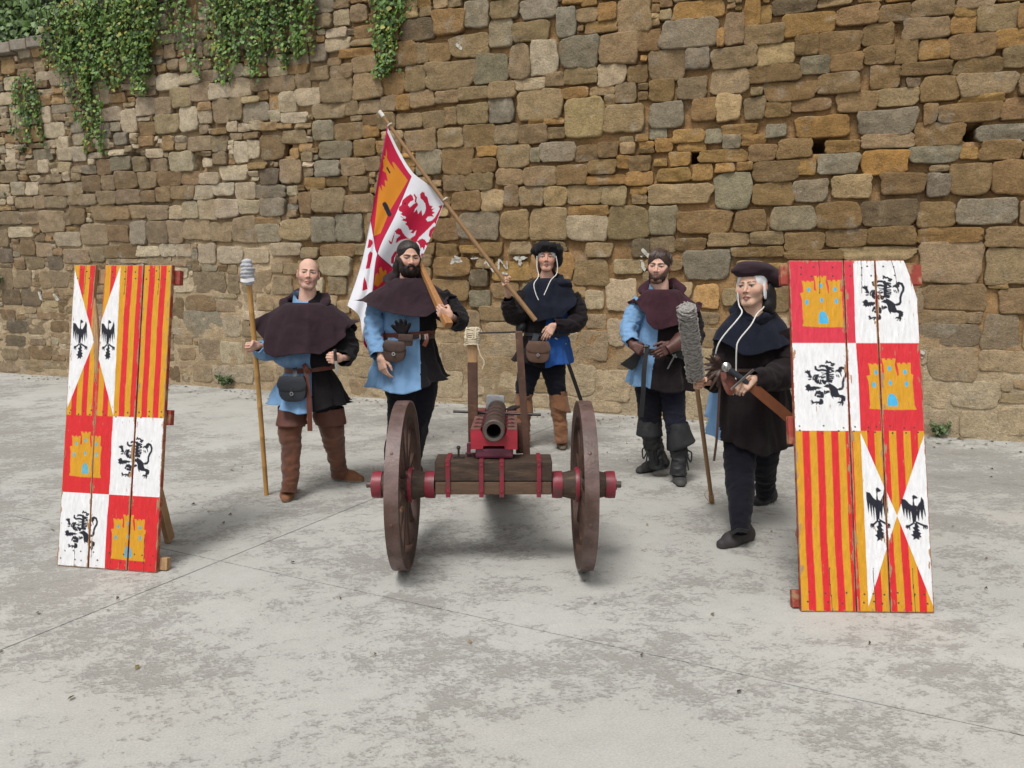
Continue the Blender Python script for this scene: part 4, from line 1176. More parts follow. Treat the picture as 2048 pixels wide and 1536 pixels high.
for i in range(8):
    p = lp2 + Vector((random.uniform(-.035, .035), random.uniform(-.04, .0), 0)); q = lp2 + Vector((random.uniform(-.03, .06), random.uniform(-.045, .03), random.uniform(0, .03)))
    m.tube(catmull([p + Vector((0, -.02, -.03)), p + Vector((0, 0, .025)), q, q + Vector((.01, 0, -.03))], 10), .0045, 6)
m.tube(catmull([lp2 + Vector((.03, -.04, -.06)), lp2 + Vector((.05, -.05, -.13)), lp2 + Vector((.072, -.05, -.17)), lp2 + Vector((.06, -.05, -.21))], 14), .004, 6)
m.obj('rope_binding', M['rope'], pl)
pr = post(Vector((.083, 4.10, .60)), Vector((.037, 4.10, 1.30)), .040, .066)
m = MB().beam(Vector((.048, 4.16, .60)), Vector((.040, 4.16, .78)), .05, .02, (0, 1, 0), .003); m.obj('side_plate', M['dark_wood'], cn, smooth=False)
MB().tube([(-.20, 4.43, 1.262), (-.05, 4.3, 1.277), (.045, 4.12, 1.297)], .005, 8).obj('top_wire', M['rod'], cn)
MB().tube([(-.36, 4.52, .772), (.175, 4.45, .765)], .0085, 10).obj('elevating_rod', M['rod'], cn)
m = MB().tube([(-.292, 3.99, .62), (-.292, 3.99, .665)], .006, 8); m.lathe([(0, -.012), (.009, -.008), (.012, 0), (.009, .008), (0, .012)], (-.292, 3.99, .675), (0, 0, 1), 14)
m.box((-.29, 3.99, .622), (.06, .03, .006), None, .001).obj('lever', M['rod'], cn)
MB().box((-.238, 4.02, .655), (.02, .03, .075), None, .003).box((-.225, 4.0, .64), (.06, .012, .008), None, .002).obj('bracket', M['tray'], cn, smooth=False)
for s in (-1, 1): MB().beam((CX + s * .10, 4.05, .56), (CX + s * .055, 5.35, .055), .055, .12, (1, 0, 0), .005).obj('trail_beam', M['beam_wood'], cn, smooth=False)
# ------------------------------------------------------------------ implicit surfaces for bodies, hair, hats, shoes
class Sdf:
    def __init__(s): s.p = []
    def cap(s, a, b, ra, rb=None, k=.01, sub=False):
        s.p.append(('c', np.array(a, float), np.array(b, float), ra, ra if rb is None else rb, k, sub)); return s
    def ell(s, c, r, k=.01, sub=False, rot=None):
        s.p.append(('e', np.array(c, float), np.array(r, float), None if rot is None else np.array(rot), 0, k, sub)); return s
    def chain(s, pts, rad, k=.01):
        for i in range(len(pts) - 1): s.cap(pts[i], pts[i + 1], rad[i], rad[i + 1], k)
        return s
    def mesh(s, h, post=None):
        los, his = [], []
        for q in s.p:
            if q[-1]: continue
            if q[0] == 'c':
                r = max(q[3], q[4]); los.append(np.minimum(q[1], q[2]) - r); his.append(np.maximum(q[1], q[2]) + r)
            else:
                r = q[2].max() if q[3] is not None else q[2]; los.append(q[1] - r); his.append(q[1] + r)
        lo = np.min(los, 0) - 3 * h - .004; hi = np.max(his, 0) + 3 * h + .004
        ax = [np.arange(lo[i], hi[i], h) for i in range(3)]
        D = np.full([len(a) for a in ax], .05, dtype=np.float32)
        for q in s.p:
            k = q[-2]; pad = max(k, .012) + .03
            if q[0] == 'c':
                r = max(q[3], q[4]); l = np.minimum(q[1], q[2]) - r - pad; u = np.maximum(q[1], q[2]) + r + pad
            else:
                r = q[2].max() if q[3] is not None else q[2]; l = q[1] - r - pad; u = q[1] + r + pad
            sl = [slice(max(0, int((l[i] - lo[i]) / h)), max(0, int((u[i] - lo[i]) / h) + 1)) for i in range(3)]
            X, Y, Z = np.meshgrid(*[ax[i][sl[i]] for i in range(3)], indexing='ij')
            if X.size == 0: continue
            if q[0] == 'c':
                a, b = q[1], q[2]; ba = b - a; L2 = ba.dot(ba) + 1e-12
                t = np.clip(((X - a[0]) * ba[0] + (Y - a[1]) * ba[1] + (Z - a[2]) * ba[2]) / L2, 0, 1)
                d = np.sqrt((X - a[0] - t * ba[0]) ** 2 + (Y - a[1] - t * ba[1]) ** 2 + (Z - a[2] - t * ba[2]) ** 2) - (q[3] + (q[4] - q[3]) * t)
            else:
                x, y, z = X - q[1][0], Y - q[1][1], Z - q[1][2]
                if q[3] is not None:
                    m = q[3]; x, y, z = m[0, 0] * x + m[1, 0] * y + m[2, 0] * z, m[0, 1] * x + m[1, 1] * y + m[2, 1] * z, m[0, 2] * x + m[1, 2] * y + m[2, 2] * z
                r = q[2]
                k0 = np.sqrt((x / r[0]) ** 2 + (y / r[1]) ** 2 + (z / r[2]) ** 2)
                k1 = np.sqrt((x / r[0] ** 2) ** 2 + (y / r[1] ** 2) ** 2 + (z / r[2] ** 2) ** 2) + 1e-9
                d = k0 * (k0 - 1) / k1
            S = D[sl[0], sl[1], sl[2]]
            if q[-1]:
                e = -d
                hh = np.clip(.5 - .5 * (e - S) / k, 0, 1)
                D[sl[0], sl[1], sl[2]] = e * (1 - hh) + S * hh + k * hh * (1 - hh)
            else:
                hh = np.clip(.5 + .5 * (d - S) / k, 0, 1)
                D[sl[0], sl[1], sl[2]] = d * (1 - hh) + S * hh - k * hh * (1 - hh)
        if post is not None:
            D = post(ax, D)
        return nets(D, lo, h)

def nets(D, lo, h):
    S = D < 0
    n = D.shape
    c = np.zeros((n[0] - 1, n[1] - 1, n[2] - 1), dtype=np.int8)
    for dx in (0, 1):
        for dy in (0, 1):
            for dz in (0, 1):
                c += S[dx:n[0] - 1 + dx, dy:n[1] - 1 + dy, dz:n[2] - 1 + dz]
    act = np.argwhere((c > 0) & (c < 8))
    idx = np.full(c.shape, -1, dtype=np.int32)
    idx[act[:, 0], act[:, 1], act[:, 2]] = np.arange(len(act))
    acc = np.zeros((len(act), 3)); cnt = np.zeros(len(act))
    cor = [(0, 0, 0), (1, 0, 0), (0, 1, 0), (1, 1, 0), (0, 0, 1), (1, 0, 1), (0, 1, 1), (1, 1, 1)]
    val = [D[act[:, 0] + a, act[:, 1] + b, act[:, 2] + d] for a, b, d in cor]
    for i, j in ((0, 1), (2, 3), (4, 5), (6, 7), (0, 2), (1, 3), (4, 6), (5, 7), (0, 4), (1, 5), (2, 6), (3, 7)):
        m = (val[i] < 0) != (val[j] < 0)
        t = val[i] / (val[i] - val[j] + 1e-12)
        p = np.array(cor[i])[None, :] + t[:, None] * (np.array(cor[j]) - np.array(cor[i]))[None, :]
        acc[m] += p[m]; cnt[m] += 1
    V = (acc / cnt[:, None] + act) * h + lo
    F = []
    for axis in range(3):
        sl0 = [slice(None)] * 3; sl1 = [slice(None)] * 3
        sl0[axis] = slice(0, -1); sl1[axis] = slice(1, None)
        ch = S[tuple(sl0)] != S[tuple(sl1)]
        o = [q for q in range(3) if q != axis]
        e = np.argwhere(ch)
        e = e[(e[:, o[0]] > 0) & (e[:, o[1]] > 0) & (e[:, o[0]] < n[o[0]] - 1) & (e[:, o[1]] < n[o[1]] - 1)]
        ins = S[tuple(sl0)][e[:, 0], e[:, 1], e[:, 2]]
        def cell(d0, d1):
            q = e.copy(); q[:, o[0]] += d0; q[:, o[1]] += d1
            return idx[q[:, 0], q[:, 1], q[:, 2]]
        a, b, c_, d = cell(-1, -1), cell(0, -1), cell(0, 0), cell(-1, 0)
        f = np.stack([a, b, c_, d], 1)
        flip = ins if axis != 1 else ~ins
        f[~flip] = f[~flip][:, ::-1]
        F.append(f)
    return V, np.vstack(F)

# ------------------------------------------------------------------ heads and hands
def head_frame(c, yaw=0, pitch=0, roll=0, s=1.0):
    """yaw > 0 turns the face to the left of the picture; roll > 0 tips the crown to the left of the picture"""
    m = Matrix.Rotation(-yaw, 3, 'Z') @ Matrix.Rotation(pitch, 3, 'X') @ Matrix.Rotation(-roll, 3, 'Y')
    return np.array(m), np.array(c, float), s

def to_world(V, fr): return (V * fr[2]) @ fr[0].T + fr[1]

def head_mesh(w=1.0, jaw=1.0, nose=1.0, cheek=1.0, chin=1.0, lips=1.0, h=.0034, brow=1.0):
    s = Sdf()
    s.ell((0, .016, .030), (.0745 * w, .093, .087), .02)
    s.ell((0, -.034, -.034), (.060 * w, .056, .077), .03)
    s.cap((-.020 * chin, -.068, -.097), (.020 * chin, -.068, -.097), .0165, .0165, .02)
    for q in (-1, 1):
        s.cap((q * .050 * w * jaw, -.008, -.062), (q * .020, -.060, -.098), .016, .015, .024)
        s.ell((q * .040 * w, -.060, -.026), (.024 * cheek, .0255, .024), .028)
        s.cap((q * .014, -.087, .020), (q * .044 * w, -.074, .020), .0078 * brow, .0065 * brow, .016)
        s.cap((q * .060 * w, .000, -.02), (q * .052 * w, -.04, -.01), .02, .016, .02)
    for q in (-1, 1):
        s.ell((q * .0325, -.0985, .001), (.0165, .0195, .0115), .010, True)
    s.chain([(0, -.083, .016), (0, -.093, -.006), (0, -.105 - .003 * nose, -.028)], [.0065, .0082, .0118 * nose], .009)
    for q in (-1, 1):
        s.ell((q * .0125 * nose, -.093, -.033), (.0085, .010, .0075), .006)
    for q in (-1, 1):
        s.ell((q * .0325, -.0745, .001), (.0138, .0125, .0138), .003)
        s.cap((q * .019, -.084, .0085), (q * .046, -.0765, .0075), .0048, .0045, .004)
        s.cap((q * .021, -.083, -.0085), (q * .045, -.0765, -.0075), .0038, .0035, .006)
    s.cap((0, -.086, -.046), (0, -.0855, -.052), .006, .007, .012)
    s.chain([(-.023, -.079, -.063), (-.008, -.0895, -.0595), (.008, -.0895, -.0595), (.023, -.079, -.063)], [.0035, .0058 * lips, .0058 * lips, .0035], .005)
    s.chain([(-.020, -.079, -.066), (0, -.0890, -.0715), (.020, -.079, -.066)], [.0035, .0075 * lips, .0035], .005)
    s.chain([(-.025, -.087, -.0648), (0, -.100, -.0655), (.025, -.087, -.0648)], [.0016, .0022, .0016], .003, )
    s.p[-1] = s.p[-1][:-1] + (True,); s.p[-2] = s.p[-2][:-1] + (True,)
    for q in (-1, 1):
        m = Matrix.Rotation(q * .35, 3, 'Z') @ Matrix.Rotation(-.12, 3, 'X')
        s.ell((q * .0785 * w, .014, -.004), (.0085, .020, .032), .006, rot=m)
        s.ell((q * .0865 * w, .010, .002), (.0065, .011, .019), .004, True, rot=m)
    s.cap((0, .020, -.06), (0, .034, -.21), .054 * w, .064, .02)
    return s.mesh(h)

SKIN = np.array((.565, .335, .250))
def seg_d(V, a, b):
    a, b = np.array(a), np.array(b); ba = b - a
    t = np.clip(((V - a) @ ba) / ba.dot(ba), 0, 1)
    return np.linalg.norm(V - a - t[:, None] * ba, axis=1)
def head_colors(V, skin, brow, brow_h=0.0, brow_r=.0046, beard=None, beard_amt=0.0, lip=(.46, .185, .165), iris=(.03, .018, .012), scalp=None, stubble=(.10, .07, .06), eye=1.0):
    C = np.tile(skin, (len(V), 1)).astype(float)
    x, y, z = V[:, 0], V[:, 1], V[:, 2]
    ax = np.abs(x)
    warm = np.exp(-((ax - .042) ** 2 + (z + .028) ** 2) / .0004) * (y < -.03) + np.exp(-(x ** 2 + (z + .03) ** 2 + (y + .105) ** 2) / .0003)
    C *= (1 - np.clip(warm, 0, 1)[:, None] * np.array((.02, .16, .16)))
    ear = ax > .074
    C[ear] *= np.array((1.0, .82, .78))
    if scalp is not None:
        m = (z > -.02 + (y < .0) * .0) & ((y > .0) | (ax > .064)) & (z < .115 - .0 * x) & ~((np.hypot(x / .062, (y + .02) / .085) < 1) & (z > .06)) & ~(ear & (z < .03))
        t = np.clip((np.maximum((y + .02) / .05, (ax - .060) / .012)), 0, 1) * m
        C = C * (1 - .75 * t[:, None]) + np.array(scalp) * (.75 * t[:, None])
    if beard is not None and beard_amt > 0:
        line = np.interp(ax, [0, .012, .03, .05, .066, .08], [-.043, -.044, -.050, -.034, .004, .03])
        low = np.clip((line - z) / .010, 0, 1) * (y < .012) * np.clip((z + .135) / .015, 0, 1)
        mouth = np.clip(1 - np.hypot(x / .026, (z + .066) / .0115) ** 4, 0, 1)
        t = low * (1 - mouth) * beard_amt
        C = C * (1 - t[:, None]) + np.array(beard) * t[:, None]
    m = (np.hypot(x / .0245, (z + .0660) / np.interp(ax, [0, .024], [.0115, .004])) < 1) & (y < -.068)
    C[m] = np.array(lip)
    m = (np.abs(z + .0652) < .0022) & (ax < .024) & (y < -.068)
    C[m] = np.array(lip) * .35
    for q in (-1, 1):
        d = seg_d(V, (q * .013, -.092, .0205 + brow_h), (q * .034, -.086, .0265 + brow_h)); d2 = seg_d(V, (q * .034, -.086, .0265 + brow_h), (q * .050, -.068, .0215 + brow_h))
        t = np.clip(1.5 - np.minimum(d, d2 * 1.15) / brow_r / 1.35, 0, 1)
        C = C * (1 - .92 * t[:, None]) + np.array(brow) * (.92 * t[:, None])
        e = np.hypot((x - q * .0325) / .0128, (z - .0005) / (.0046 * eye)) < 1
        e &= (y < -.068) & (y > -.0925)
        C[e] = (.30, .255, .235)
        ir = e & (np.hypot(x - q * .0325, z - .001) < .0062)
        C[ir] = np.array(iris)
        lid = (np.abs(z - .0016 - .0046 * eye + .08 * np.abs(x - q * .0325)) < .0030) & (np.abs(x - q * .0325) < .0150) & (y < -.066)
        C[lid] = np.array(brow) * .8 + skin * .08
        under = np.exp(-(((x - q * .031) / .014) ** 2 + ((z + .010) / .006) ** 2)) * (y < -.06) * .25
        C *= (1 - under[:, None] * np.array((.3, .6, .6)))
    nos = (np.hypot((ax - .0075) / .0055, (z + .0385) / .003) < 1) & (y < -.085)
    C[nos] = skin * .16
    return np.clip(C, .004, 1)

def hand_prims(s, W, f, n, t, curl=(60, 80, 50), thumb='grip', size=1.0, spread=0.0, back=None, fade=(0, 0, 0, 0)):
    """W wrist, f towards the knuckles, n out of the palm, t towards the thumb side"""
    W = np.array(W, float); f = np.array(f, float); f /= np.linalg.norm(f)
    n = np.array(n, float); n -= f * n.dot(f); n /= np.linalg.norm(n)
    s_ = np.cross(f, n)
    if s_.dot(np.array(t, float)) < 0: s_ = -s_
    z = size
    offs = (.028, .0095, -.009, -.0265)
    for i, o in enumerate(offs):
        s.cap(W + f * .006 * z + s_ * o * .55 * z, W + f * .080 * z + s_ * o * z, .0150 * z, .0125 * z, .010)
    s.cap(W + f * .02 * z + s_ * .026 * z + n * .006 * z, W + f * .045 * z + s_ * .026 * z + n * .01 * z, .016 * z, .013 * z, .012)
    for i, o in enumerate(offs):
        K = W + f * (.086 - .004 * abs(i - 1)) * z + s_ * o * z
        L = np.array((.043, .027, .021)) * (1, 1.08, 1.0, .82)[i] * z
        a = 0.0
        P = K
        rr = np.array((.0092, .0082, .0074, .0062)) * (1, 1.02, 1, .88)[i] * z
        for j in range(3):
            a += R(curl[j] + fade[i])
            d = f * math.cos(a) + n * math.sin(a) + s_ * (spread * (1.5 - i) * (1 if j == 0 else .6))
            d /= np.linalg.norm(d)
            Q = P + d * L[j]
            s.cap(P, Q, rr[j], rr[j + 1], .0035)
            P = Q
    B = W + f * .024 * z + s_ * .026 * z + n * .008 * z
    if thumb == 'grip': ds = [f * .55 + s_ * .45 + n * .7, f * .35 - s_ * .15 + n * .9, -s_ * .5 + f * .5 + n * .5]
    elif thumb == 'up': ds = [f * .4 + s_ * .9 + n * .3, f * .35 + s_ * .9 + n * .3, f * .5 + s_ * .8 + n * .2]
    else: ds = [f * .75 + s_ * .55 + n * .25, f * .92 + s_ * .2 + n * .25, f * 1.0 + n * .2]
    P = B
    for d, l, r0, r1 in zip(ds, (.038, .032, .026), (.0135, .0108, .0098), (.0108, .0098, .0075)):
        d = d / np.linalg.norm(d); Q = P + d * l * z
        s.cap(P, Q, r0 * z, r1 * z, .006); P = Q
    bk = -f if back is None else np.array(back, float) / np.linalg.norm(back)
    s.cap(W + f * .01 * z, W + bk * .10 * z, .0215 * z, .029 * z, .012)
    return s

class Person:
    def __init__(s, label, Y, base_px, group='costumed people posing behind the cannon'):
        b = at(base_px[0], 900, Y)
        s.Y = Y
        s.root = thing('person', label, 'person', (b.x, Y, 0), group)
        s.bv, s.bf, s.bc, s.n = [], [], [], 0
    def p(s, px, py, dy=0.0): return at(px, py, s.Y + dy)
    def r(s, n, dy=0.0): return n / ppm(s.Y + dy, 1.0)
    def add_body(s, V, F, C):
        s.bv.append(V); s.bf.append(F + s.n); s.n += len(V)
        s.bc.append(C if getattr(C, 'ndim', 1) == 2 else np.tile(C, (len(V), 1)))
    def head(s, fr, skin=SKIN, shape={}, col={}):
        V, F = head_mesh(**shape)
        C = head_colors(V, skin, **col)
        s.hf = fr
        s.add_body(to_world(V, fr), F, C)
    def head_part(s, name, sdf, m, h=.004, col=(.02, .013, .010), fr=None, post=None, parent=None):
        V, F = sdf.mesh(h, post)
        return mesh(name, to_world(V, fr or s.hf), F, m, parent or s.root, colors=np.tile(np.array(col), (len(V), 1)))
    def hand(s, skin, *a, **k):
        q = Sdf(); hand_prims(q, *a, **k)
        V, F = q.mesh(.0036)
        C = np.tile(skin, (len(V), 1))
        C = C * (1 + .10 * vnoise(V, 40)[:, None])
        s.add_body(V, F, C)
    def glove(s, m, *a, **k):
        q = Sdf(); hand_prims(q, *a, **k)
        V, F = q.mesh(.004)
        return mesh('glove', V, F, m, s.root)
    def frame_body(s, neck, shoulders, elbows, wrists, hips, knees, ankles, skin):
        """the body under the clothes, one skin"""
        q = Sdf()
        nk = np.array(neck); sh = [np.array(a) for a in shoulders]; hp = [np.array(a) for a in hips]
        mid = (hp[0] + hp[1]) / 2
        q.cap(nk + (0, 0, .06), nk - (0, 0, .05), .055, .06, .03)
        q.cap(sh[0], sh[1], .06, .06, .03)
        ch = nk * .62 + mid * .38
        q.ell(ch + (0, 0, .06), (.135, .095, .17), .05); q.ell(nk * .3 + mid * .7, (.12, .09, .15), .05); q.cap(hp[0], hp[1], .07, .07, .05)
        for i in range(2):
            q.chain([shoulders[i], elbows[i], np.array(elbows[i]) * .45 + np.array(wrists[i]) * .55], [.036, .026, .018], .02)
            q.chain([hips[i], knees[i], ankles[i]], [.055, .030, .020], .03)
        V, F = q.mesh(.011)
        C = np.tile(np.array((.010, .009, .011)), (len(V), 1))
        C[V[:, 2] > nk[2] - .03] = skin
        s.add_body(V, F, C)
    def finish(s):
        o = mesh('body', np.vstack(s.bv), np.vstack(s.bf), M['skin'], s.root, colors=np.vstack(s.bc))
        return o

def strands_on(P, name, c, r, gen, n, rad, col, parent=None, lift=.02, seed=1, k=7, droop=0.0, mk='hair'):
    """locks of hair laid over an ellipsoid of the head: gen(rnd) gives start and end directions"""
    rnd = random.Random(seed)
    mb = MB(); cols = []
    c = np.array(c); r = np.array(r)
    for i in range(n):
        a, b = gen(rnd)
        a = np.array(a, float); b = np.array(b, float)
        a /= np.linalg.norm(a); b /= np.linalg.norm(b)
        pts = []
        h = lift * rnd.uniform(.2, 1.3); sw = rnd.uniform(-.05, .05)
        for q in range(k):
            t = q / (k - 1)
            d = a * (1 - t) + b * t
            d = d / np.linalg.norm(d) + np.array((sw * math.sin(3.1 * t), 0, 0))
            pts.append(c + r * d * (1 + h * math.sin(.4 + 2.4 * t)) - np.array((0, 0, droop * t * t)))
        W = to_world(np.array(pts), P.hf)
        n0 = len(mb.v)
        rr = rad * rnd.uniform(.6, 1.3)
        mb.tube([Vector(w) for w in W], [rr * .6] + [rr] * (k - 3) + [rr * .75, rr * .2], 4, False)
        cols += [np.array(col) * rnd.uniform(.45, 1.9)] * (len(mb.v) - n0)
    o = mesh(name, mb.v, mb.f, M[mk], parent or P.root, colors=np.array(cols), kind='stuff')
    return o

# ------------------------------------------------------------------ cloth
def smooth_rows(rows, n):
    return catmull(np.array(rows, float), n)

def garment(P, name, rows, m, seed=1, folds=.05, nf=(5, 8, 11), n=150, sub=52, seam=None, wr=.006, ws=7.0, hem=None, parent=None, thick=.006, side_raise=0.0, sharp=1.0, twist=0.0, lift=None):
    """cloth tube through rings read off the photograph: rows of (y px, left px, right px, depth ratio, depth offset, fold amount, side raise px)"""
    rw = smooth_rows(rows, sub)
    rnd = random.Random(seed)
    th = np.linspace(0, 2 * math.pi, n, endpoint=False)
    ph = [(k, rnd.uniform(0, 6.28), rnd.uniform(.5, 1)) for k in nf]
    fo = sum(a * np.sin(k * th + q) for k, q, a in ph) / len(ph)
    fo = np.sign(fo) * np.abs(fo) ** sharp
    V = np.zeros((sub, n, 3))
    for i, (y, xl, xr, ra, dy, fa, sr) in enumerate(rw):
        c = at((xl + xr) / 2, y, P.Y + dy)
        rx = (xr - xl) / 2 / ppm(P.Y + dy, c.z)
        t = i / (sub - 1)
        cs, sn = np.cos(th), np.sin(th)
        dr = np.array([noise.fractal(Vector((a_ * 2.3 + seed, b_ * 2.3, t * 1.1 + seed * .7)), 1., 2., 2) for a_, b_ in zip(cs, sn)])
        rg = np.array([1 - 2.2 * abs(noise.noise(Vector((a_ * 3.4 + seed * 1.7, b_ * 3.4, t * .9 + 4.0)))) for a_, b_ in zip(cs, sn)])
        k = 1 + folds * fa * (.7 * np.roll(fo, int(twist * t * n)) + .8 * dr + .55 * rg)
        V[i, :, 0] = c.x + rx * cs * k
        V[i, :, 1] = c.y + rx * ra * sn * k
        V[i, :, 2] = c.z + sr / ppm(P.Y + dy, c.z) * np.clip((np.abs(cs) - .42) / .58, 0, 1) ** 1.15
        if hem is not None:
            V[i, :, 2] += t ** 3 * np.array([hem(a) for a in th])
        if lift is not None: V[i] = lift(V[i], th, t)
    A = V.reshape(-1, 3)
    # crumple
    if wr:
        d = vnoise(A, ws, seed * 3.1, 3) * wr + (1 - 2.5 * np.abs(vnoise(A * np.array((1, 1, .6)), ws * 1.5, seed * 7.7, 2))) * wr * .75
        cx = V.mean(axis=1)[:, None, :]
        out = V - cx; out[:, :, 2] *= .2
        out /= np.linalg.norm(out, axis=2)[:, :, None] + 1e-9
        V = V + out * d.reshape(sub, n, 1)
    if seam is not None:
        for i in range(sub):
            zc = V[i, :, 2].mean()
            sx = np.interp(-zc, [-at(a_[1], a_[0], P.Y).z for a_ in seam], [at(a_[1], a_[0], P.Y).x for a_ in seam])
            fr_ = np.where(np.sin(th) < -.05)[0]
            j = fr_[np.argmin(np.abs(V[i, fr_, 0] - sx))]
            if abs(V[i, j, 0] - sx) < .03: V[i, j, 0] = sx
    # turn the hem in
    cx = V.mean(axis=1)[:, None, :]
    out = V - cx; out[:, :, 2] = 0; out /= np.linalg.norm(out, axis=2)[:, :, None] + 1e-9
    inner = [V[-1] - out[-1] * thick * .5 - (0, 0, .002), V[-1] - out[-1] * thick, V[-4] - out[-4] * thick * 1.2, V[-8] - out[-8] * thick * 1.4]
    W = np.concatenate([V, np.array(inner)], 0)
    rws = W.shape[0]
    g = np.arange(rws * n).reshape(rws, n)
    nx = np.roll(g, -1, axis=1)
    F = np.stack([g[:-1].ravel(), g[1:].ravel(), nx[1:].ravel(), nx[:-1].ravel()], 1)
    F = F[:, ::-1]
    mats = m if isinstance(m, (list, tuple)) else [m]
    mi = None
    A = W.reshape(-1, 3)
    if seam is not None:
        cen = A[F].mean(axis=1)
        sx = np.interp(-cen[:, 2], [-at(a[1], a[0], P.Y).z for a in seam], [at(a[1], a[0], P.Y).x for a in seam])
        mi = (cen[:, 0] > sx).astype(int)
    return mesh(name, A, F, mats, parent or P.root, midx=mi)

def limb(P, name, pts, m, seed=1, n=40, sub=72, wr=.006, ws=9.0, parent=None, open_end=True, rings=0.0, rk=60, flat=1.0):
    """sleeve, hose or boot shaft: pts (px, py, depth offset, radius px)"""
    Q = np.array([list(P.p(a[0], a[1], a[2])) + [P.r(a[3], a[2])] for a in pts])
    Q = catmull(Q, sub)
    C, r = Q[:, :3], Q[:, 3]
    T, X, Y = frames(C)
    a = np.linspace(0, 2 * math.pi, n, endpoint=False)
    L = np.concatenate([[0], np.cumsum(np.linalg.norm(np.diff(C, axis=0), axis=1))])
    rr = r[:, None] * np.ones((1, n))
    if rings:
        for i_ in range(sub):
            for j_ in range(n):
                rr[i_, j_] += rings * 1.6 * (1 - 2.4 * abs(noise.noise(Vector((math.cos(a[j_]) * .9 + seed, math.sin(a[j_]) * .9, L[i_] * rk / 4.5 + .8 * math.sin(a[j_] + seed))))))
    D = np.cos(a)[None, :, None] * X[:, None, :] + flat * np.sin(a)[None, :, None] * Y[:, None, :]
    V = C[:, None, :] + rr[:, :, None] * D
    A = V.reshape(-1, 3)
    d = vnoise(A, ws, seed * 2.3, 3) * wr + (1 - 2.6 * np.abs(vnoise(A * np.array((.7, .7, 1.3)), ws * 1.4, seed * 5.1, 2))) * wr * .8
    V = V + D * d.reshape(sub, n, 1)
    W = np.concatenate([V, V[-1:] - D[-1:] * .005, V[-4:-3] - D[-4:-3] * .008], 0) if open_end else V
    k = W.shape[0]
    g = np.arange(k * n).reshape(k, n); nx = np.roll(g, -1, axis=1)
    F = np.stack([g[:-1].ravel(), nx[:-1].ravel(), nx[1:].ravel(), g[1:].ravel()], 1)
    return mesh(name, W.reshape(-1, 3), F, m, parent or P.root)

def strap(P, name, pts, w, th, m, parent=None, sub=40, closed=False, face=None):
    """flat leather strap along world points; w wide along z-ish, th thick"""
    C = np.array([list(p) for p in pts], float)
    C = catmull(C, sub)
    T = np.gradient(C, axis=0); T /= np.linalg.norm(T, axis=1)[:, None]
    n = np.tile(np.array((0, -1.0, 0)) if face is None else np.array(face, float), (sub, 1))
    n -= T * (n * T).sum(1)[:, None]; n /= np.linalg.norm(n, axis=1)[:, None]
    s = np.cross(T, n)
    V = np.stack([C - s * w / 2 - n * th / 2, C - s * w / 2 + n * th / 2, C + s * w / 2 + n * th / 2, C + s * w / 2 - n * th / 2], 1)
    F = [(i * 4 + j, i * 4 + (j + 1) % 4, (i + 1) * 4 + (j + 1) % 4, (i + 1) * 4 + j) for i in range(sub - 1) for j in range(4)]
    F += [(3, 2, 1, 0), tuple((sub - 1) * 4 + j for j in range(4))]
    return mesh(name, V.reshape(-1, 3), F, m, parent or P.root, smooth=False)

def belt(P, name, y, xl, xr, ra, w, m, tilt=0.0, th=.006, parent=None, dy=0.0, grow=.006):
    c = P.p((xl + xr) / 2, y, dy); rx = P.r((xr - xl) / 2, dy) + grow
    a = np.linspace(0, 2 * math.pi, 61)
    V = []
    for q in a:
        k = 1 + .012 * math.sin(3 * q + y)
        d = Vector((math.cos(q), ra * math.sin(q), 0))
        z = P.r(tilt) * math.cos(q) * -1
        b = c + d * rx * k + Vector((0, 0, z))
        o = d.normalized() * th
        V += [b + Vector((0, 0, w / 2)) - o, b + Vector((0, 0, w / 2)), b - Vector((0, 0, w / 2)), b - Vector((0, 0, w / 2)) - o]
    F = [(i * 4 + j, i * 4 + (j + 1) % 4, (i + 1) * 4 + (j + 1) % 4, (i + 1) * 4 + j) for i in range(60) for j in range(4)]
    return mesh(name, [tuple(v) for v in V], F, m, parent or P.root, smooth=False)

def hood(P, name, c, rx, ry, tr, m, seed=1, tilt=(0, 0), n=60, k=20, front_drop=0.0, back=1.6, parent=None):
    """rolled-down hood lying round the neck"""
    rnd = random.Random(seed)
    V = []
    for i in range(n):
        a = 2 * math.pi * i / n
        bk = max(0, math.sin(a))
        R0 = tr * (1 + (back - 1) * bk) * (1 + .22 * math.sin(3 * a + seed) + .12 * math.sin(7 * a + seed * 2))
        d = Vector((math.cos(a), math.sin(a), 0))
        b = Vector(c) + Vector((rx * math.cos(a), ry * math.sin(a), tilt[0] * math.cos(a) + tilt[1] * math.sin(a) - front_drop * max(0, -math.sin(a)) ** 2))
        for j in range(k):
            q = 2 * math.pi * j / k
            rr = R0 * (1 + .14 * math.sin(2 * q + 5 * a + seed) + .10 * math.sin(3 * q - 4 * a))
            V.append(b + d * rr * math.cos(q) + Vector((0, 0, rr * .85 * math.sin(q))))
    A = np.array([list(v) for v in V])
    A += vnoise(A, 14, seed, 2)[:, None] * np.array((.004, .004, .006))
    g = np.arange(n * k).reshape(n, k)
    F = np.stack([g.ravel(), np.roll(g, -1, 0).ravel(), np.roll(np.roll(g, -1, 0), -1, 1).ravel(), np.roll(g, -1, 1).ravel()], 1)
    return mesh(name, A, F, m, parent or P.root)

